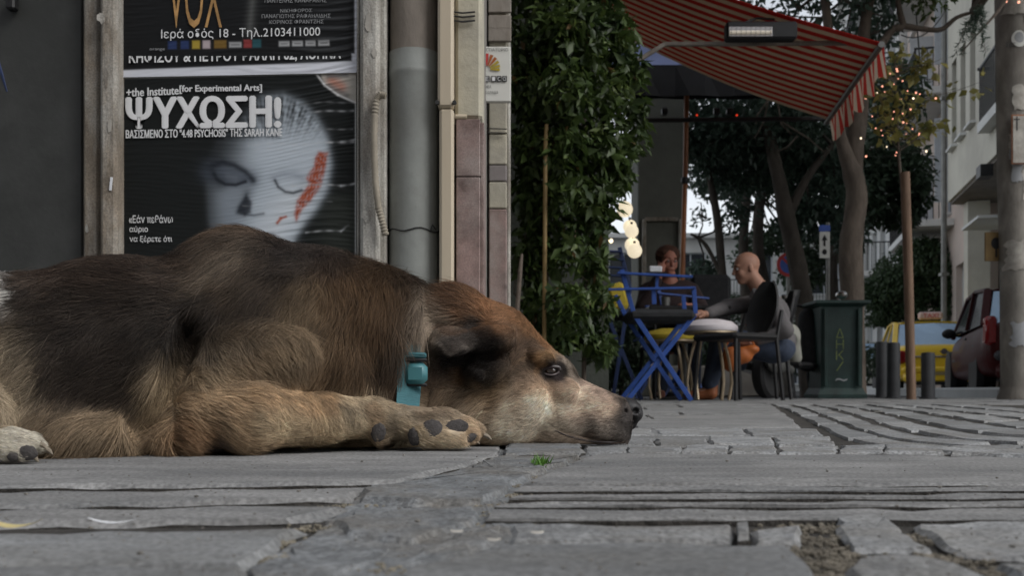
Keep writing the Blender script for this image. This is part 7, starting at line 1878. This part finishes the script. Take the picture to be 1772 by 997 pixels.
# ------------------------------------------------------------------ cars
def car(name, label, loc, yaw, paint, side_paint, W2=.84, Lc=4.3, H=1.45, taxi=False, hatch=False):
    """local +Y is forward, origin at the middle of the rear axle line on the ground"""
    t = thing(name, label, 'taxi' if taxi else 'car', (0, 0, 0))
    y0, y1 = -.85, Lc - .85
    # lower body cage: rings along the car
    st_ = [(y0, .74, .34, .80), (y0 + .06, .93, .28, .90), (y0 + .35, .99, .24, .95), (y0 + 1.0, 1.0, .22, .93), (y0 + 2.2, 1.0, .22, .90), (y0 + 3.1, .99, .22, .86), (y1 - .4, .95, .24, .74), (y1 - .08, .86, .30, .62), (y1, .66, .36, .54)]
    if hatch: st_[0] = (y0, .80, .34, .86); st_[1] = (y0 + .06, .95, .28, .95); st_[2] = (y0 + .35, 1.0, .24, .96)
    cs = []; n = 0
    for (y, wf, zb, zt_) in st_:
        w = W2 * wf * 1.035; zm = zb + (zt_ - zb) * .55
        cs.append([(-w * .86, y, zb), (-w * .98, y, zb + .10), (-w, y, zm), (-w * .95, y, zt_ - .03), (-w * .86, y, zt_), (0, y, zt_ + .02), (w * .86, y, zt_), (w * .95, y, zt_ - .03), (w, y, zm), (w * .98, y, zb + .10), (w * .86, y, zb), (0, y, zb)])
    mb = MB(); vs = [p for r_ in cs for p in r_]; K = 12; fs = []
    for i in range(len(cs) - 1):
        for k in range(K): fs.append((i * K + k, i * K + (k + 1) % K, (i + 1) * K + (k + 1) % K, (i + 1) * K + k))
    fs += [tuple(range(K))[::-1], tuple((len(cs) - 1) * K + k for k in range(K))]
    mb.add(vs, fs); bd = mb.build('body', M[paint], t, True); sb = bd.modifiers.new('s', 'SUBSURF'); sb.levels = sb.render_levels = 2
    # cabin pillars and roof, glass
    if hatch: cab = [(y0 + .10, .80, .93), (y0 + .38, .70, H - .06), (y0 + 1.3, .70, H), (y0 + 2.2, .68, H - .02), (y0 + 3.05, .78, .90)]
    else: cab = [(y0 + .42, .82, .90), (y0 + 1.15, .68, H - .04), (y0 + 1.7, .67, H), (y0 + 2.4, .66, H - .02), (y0 + 3.2, .78, .88)]
    mb = MB(); (ya_, wa, za), (yb_, wb, zb_), (yc_, wc, zc_), (yd_, wd, zd_), (ye_, we, ze_) = cab
    roof = [[(-w * .98, y, z), (-w * .8, y, z + .03), (0, y, z + .05), (w * .8, y, z + .03), (w * .98, y, z)] for (y, w, z) in ((yb_, wb, zb_ - .01), (yc_, wc, zc_ - .01), (yd_, wd, zd_ - .01))]
    roof = [[(x * .985, y, z - .035) for (x, y, z) in roof[0]]] + roof; 
    vs = [p for r_ in roof for p in r_]; fs = []
    for i in range(3):
        for k in range(4): fs.append((i * 5 + k, i * 5 + k + 1, (i + 1) * 5 + k + 1, (i + 1) * 5 + k))
    mb.add(vs, fs); rf = mb.build('roof', M[paint], t, True); so = rf.modifiers.new('t', 'SOLIDIFY'); so.thickness = .03
    mb = MB()
    for s_ in (-1, 1):
        mb.bar((s_ * (wa - .02), ya_, za - .03), (s_ * wb, yb_, zb_), .10, .05); mb.bar((s_ * we, ye_, ze_ - .03), (s_ * wd, yd_, zd_), .06, .05); mb.bar((s_ * .80, yc_ + .1, .9), (s_ * wc, yc_ + .1, zc_), .07, .03)
        mb.bar((s_ * wb, yb_, zb_), (s_ * wc, yc_, zc_), .05, .05); mb.bar((s_ * wc, yc_, zc_), (s_ * wd, yd_, zd_), .05, .05)
    pl_ = mb.build('pillars', M[paint], t, True); pl_['kind'] = 'stuff'
    mb = MB(); mb.add([(-wa + .07, ya_ - .0, za - .02), (wa - .07, ya_ - .0, za - .02), (wb - .06, yb_ - .02, zb_ - .03), (0, yb_ - .03, zb_ - .005), (-wb + .06, yb_ - .02, zb_ - .03)], [(0, 1, 2, 3, 4)])
    g = mb.build('rear_window', M['glass_sky'], t); so = g.modifiers.new('t', 'SOLIDIFY'); so.thickness = .01
    mb = MB(); mb.add([(-we + .06, ye_, ze_), (we - .06, ye_, ze_), (wd - .06, yd_, zd_), (-wd + .06, yd_, zd_)], [(0, 1, 2, 3)]); g = mb.build('windscreen', M['glass'], t); so = g.modifiers.new('t', 'SOLIDIFY'); so.thickness = .01
    for s_ in (-1, 1):
        mb = MB(); mb.add([(s_ * (wa), ya_ + .12, za - .02), (s_ * .795, yc_ + .06, .90), (s_ * (wc - .005), yc_ + .06, zc_ - .03), (s_ * (wb), yb_ + .05, zb_ - .03)], [(0, 1, 2, 3)]); g = mb.build('side_window', M['glass'], t); so = g.modifiers.new('t', 'SOLIDIFY'); so.thickness = .008
        mb = MB(); mb.add([(s_ * .795, yc_ + .14, .90), (s_ * (we), ye_ - .1, ze_), (s_ * (wd), yd_ - .04, zd_ - .03), (s_ * (wc - .005), yc_ + .14, zc_ - .03)], [(0, 1, 2, 3)]); g = mb.build('side_window', M['glass'], t); so = g.modifiers.new('t', 'SOLIDIFY'); so.thickness = .008
        mb = MB(); mb.sphere((s_ * (W2 + .08), ye_ - .35, .93), (.10, .06, .075), 12, 8); mb.bar((s_ * W2 * .9, ye_ - .35, .89), (s_ * (W2 + .06), ye_ - .35, .92), .04, .03); mb.build('wing_mirror', M['black'], t, True)
        for yw in (0, 2.55):
            mb = MB(); mb.lathe([(.36, -.07), (.36, .02)], (s_ * (W2 - .055), yw, .33), 24, 'X'); mb.build('wheel_arch', M['black'], t)
            mb = MB(); c = (s_ * (W2 - .13), yw, .305)
            mb.lathe([(.2, -.09), (.28, -.1), (.305, -.06), (.305, .06), (.28, .1), (.2, .09)], c, 26, 'X'); tw = mb.build('wheel', M['rubber'], t, True)
            mb = MB(); mb.lathe([(.05, -.06), (.19, -.095), (.2, -.07), (.2, .07), (.19, .095), (.05, .06)], c, 20, 'X'); mb.build('rim', M['metal'], tw, True)
        mb = MB()
        if hatch: mb.box((s_ * (W2 * .90), y0 + .08, .83), (.15, .13, .36), Matrix.Rotation(s_ * -.25, 3, 'Z'), bev=.035)
        else: mb.box((s_ * (W2 * .88), y0 + .05, .70), (.20, .13, .24), Matrix.Rotation(s_ * -.3, 3, 'Z'), bev=.035)
        mb.build('tail_light', M['tail'], t, True)
        mb = MB(); mb.box((s_ * (W2 + .004), yc_ + .3, .80), (.02, .14, .025), bev=.006); mb.build('door_handle', M['black'], t)
        mb = MB(); mb.box((s_ * (W2 * 1.0), 1.28, .52), (.03, 1.5, .05), bev=.008); mb.build('side_strip', M['bollard'], t)
    mb = MB(); mb.box((0, y0 - .005, .47 if not hatch else .52), (W2 * 1.72, .14, .12), bev=.04); mb.build('bumper_strip', M['bollard'] if hatch else M[paint], t, True)
    mb = MB(); mb.box((0, y0 + .03, .33), (W2 * 1.66, .14, .2), bev=.05); mb.build('bumper', M[paint], t, True)
    mb = MB(); mb.box((0, y0 + .1, .22), (W2 * 1.5, .3, .06), bev=.02); mb.build('underbody', M['black'], t)
    mb = MB(); mb.box((0.0, y0 - .045, .42), (.5, .015, .11), bev=.003); mb.build('number_plate', mat('plate_' + name, (.35, .27, .12) if taxi else (.6, .6, .58), .6), t)
    if taxi:
        mb = MB(); mb.box((0, y0 - .004, .70), (1.1, .03, .045), bev=.01); mb.build('chrome_strip', M['chrome'], t)
        mb = MB(); mb.lathe([(.055, -.02), (.055, .0)], (0, y0 - .01, .80), 18, 'Y'); mb.box((0, y0 - .025, .80), (.15, .012, .02)); mb.build('emblem', M['chrome'], t)
        mb = MB(); mb.box((0, yb_ + .35, H + .13), (.44, .16, .15), bev=.03); sg_ = mb.build('taxi_sign', mat('taxi_sign_plastic', (.62, .46, .42), .5), t)
        cu = bpy.data.curves.new('t', 'FONT'); cu.body = 'TAXI'; cu.size = .13; cu.align_x = 'CENTER'; o = bpy.data.objects.new('t', cu); COL.objects.link(o)
        me = bpy.data.meshes.new_from_object(o.evaluated_get(bpy.context.evaluated_depsgraph_get())); bpy.data.objects.remove(o)
        me.transform(Matrix.Translation((0, yb_ + .266, H + .085)) @ Matrix.Rotation(R(90), 4, 'X')); me.materials.clear(); link_mesh('lettering', me, M['sign_red'], sg_)
        mb = MB(); mb.cyl((-.5, yb_ + .1, H), (-.5, yb_ - .1, H + .35), .006, seg=5); mb.build('aerial', M['black'], t)
    else:
        mb = MB(); mb.lathe([(.05, -.02), (.05, .0)], (0, y0 + .03, .78), 18, 'Y'); mb.build('emblem', M['chrome'], t)
    # seats seen through the glass
    mb = MB()
    for s_ in (-1, 1): mb.box((s_ * .36, yd_ - .55, .85), (.46, .14, .55), bev=.05); mb.box((s_ * .36, yd_ - .56, 1.19), (.24, .1, .16), bev=.04)
    mb.box((0, yb_ + .1, .82), (1.2, .14, .4), bev=.05); mb.build('seats', M['cushion'], t)
    t.location = loc; t.rotation_euler = (0, 0, yaw); ORG[t.name] = Vector(loc)
    return t
def place(loc_rear_left, yaw, W2): # rear-left corner given -> origin
    v = Matrix.Rotation(yaw, 3, 'Z') @ Vector((-W2, -.85, 0)); return Vector(loc_rear_left) - v
car('parked_taxi', 'yellow taxi with a roof sign seen from behind, beyond the bollards', place((W(1549, 0, 18.4).x, 18.4, -.026), R(-14), .84), R(-14), 'taxi', 'taxi', taxi=True, H=1.43)
car('parked_car', 'red hatchback seen from behind at the right, partly behind the lamp post', place((W(1703, 0, 12.2).x, 12.2, -.026), R(-17), .80), R(-17), 'redcar', 'darkcar', W2=.80, Lc=3.8, H=1.42, hatch=True)
car('parked_car', 'pale car far off behind the bollards, left of the taxi', place((W(1440, 0, 27).x, 27, -.026), R(-14), .82), R(-14), 'scoot', 'scoot', W2=.82, Lc=4.1, H=1.42, hatch=True)
# kerb along the far side under the right facades
mb = MB(); k0 = FC + SN * 1.6 - SD * 12; fr = Matrix((SD, -SN, ZV)).transposed(); mb.box(k0 + fr @ Vector((28, 6, .05 - .026)), (56, 12, .15), fr, bev=.02)
tag(mb.build('far_pavement', M['b_grey']), 'raised pavement along the right facades', kind='structure')
# old stone heap seen between legs under the chairs, low planter wall
mb = MB(); mb.box((W(1255, 0, 10.2).x, 10.2, .16), (1.3, .3, .32), bev=.02); lw = tag(mb.build('low_wall', M['wallstone']), 'low stone kerb wall behind the cafe chairs', 'wall')
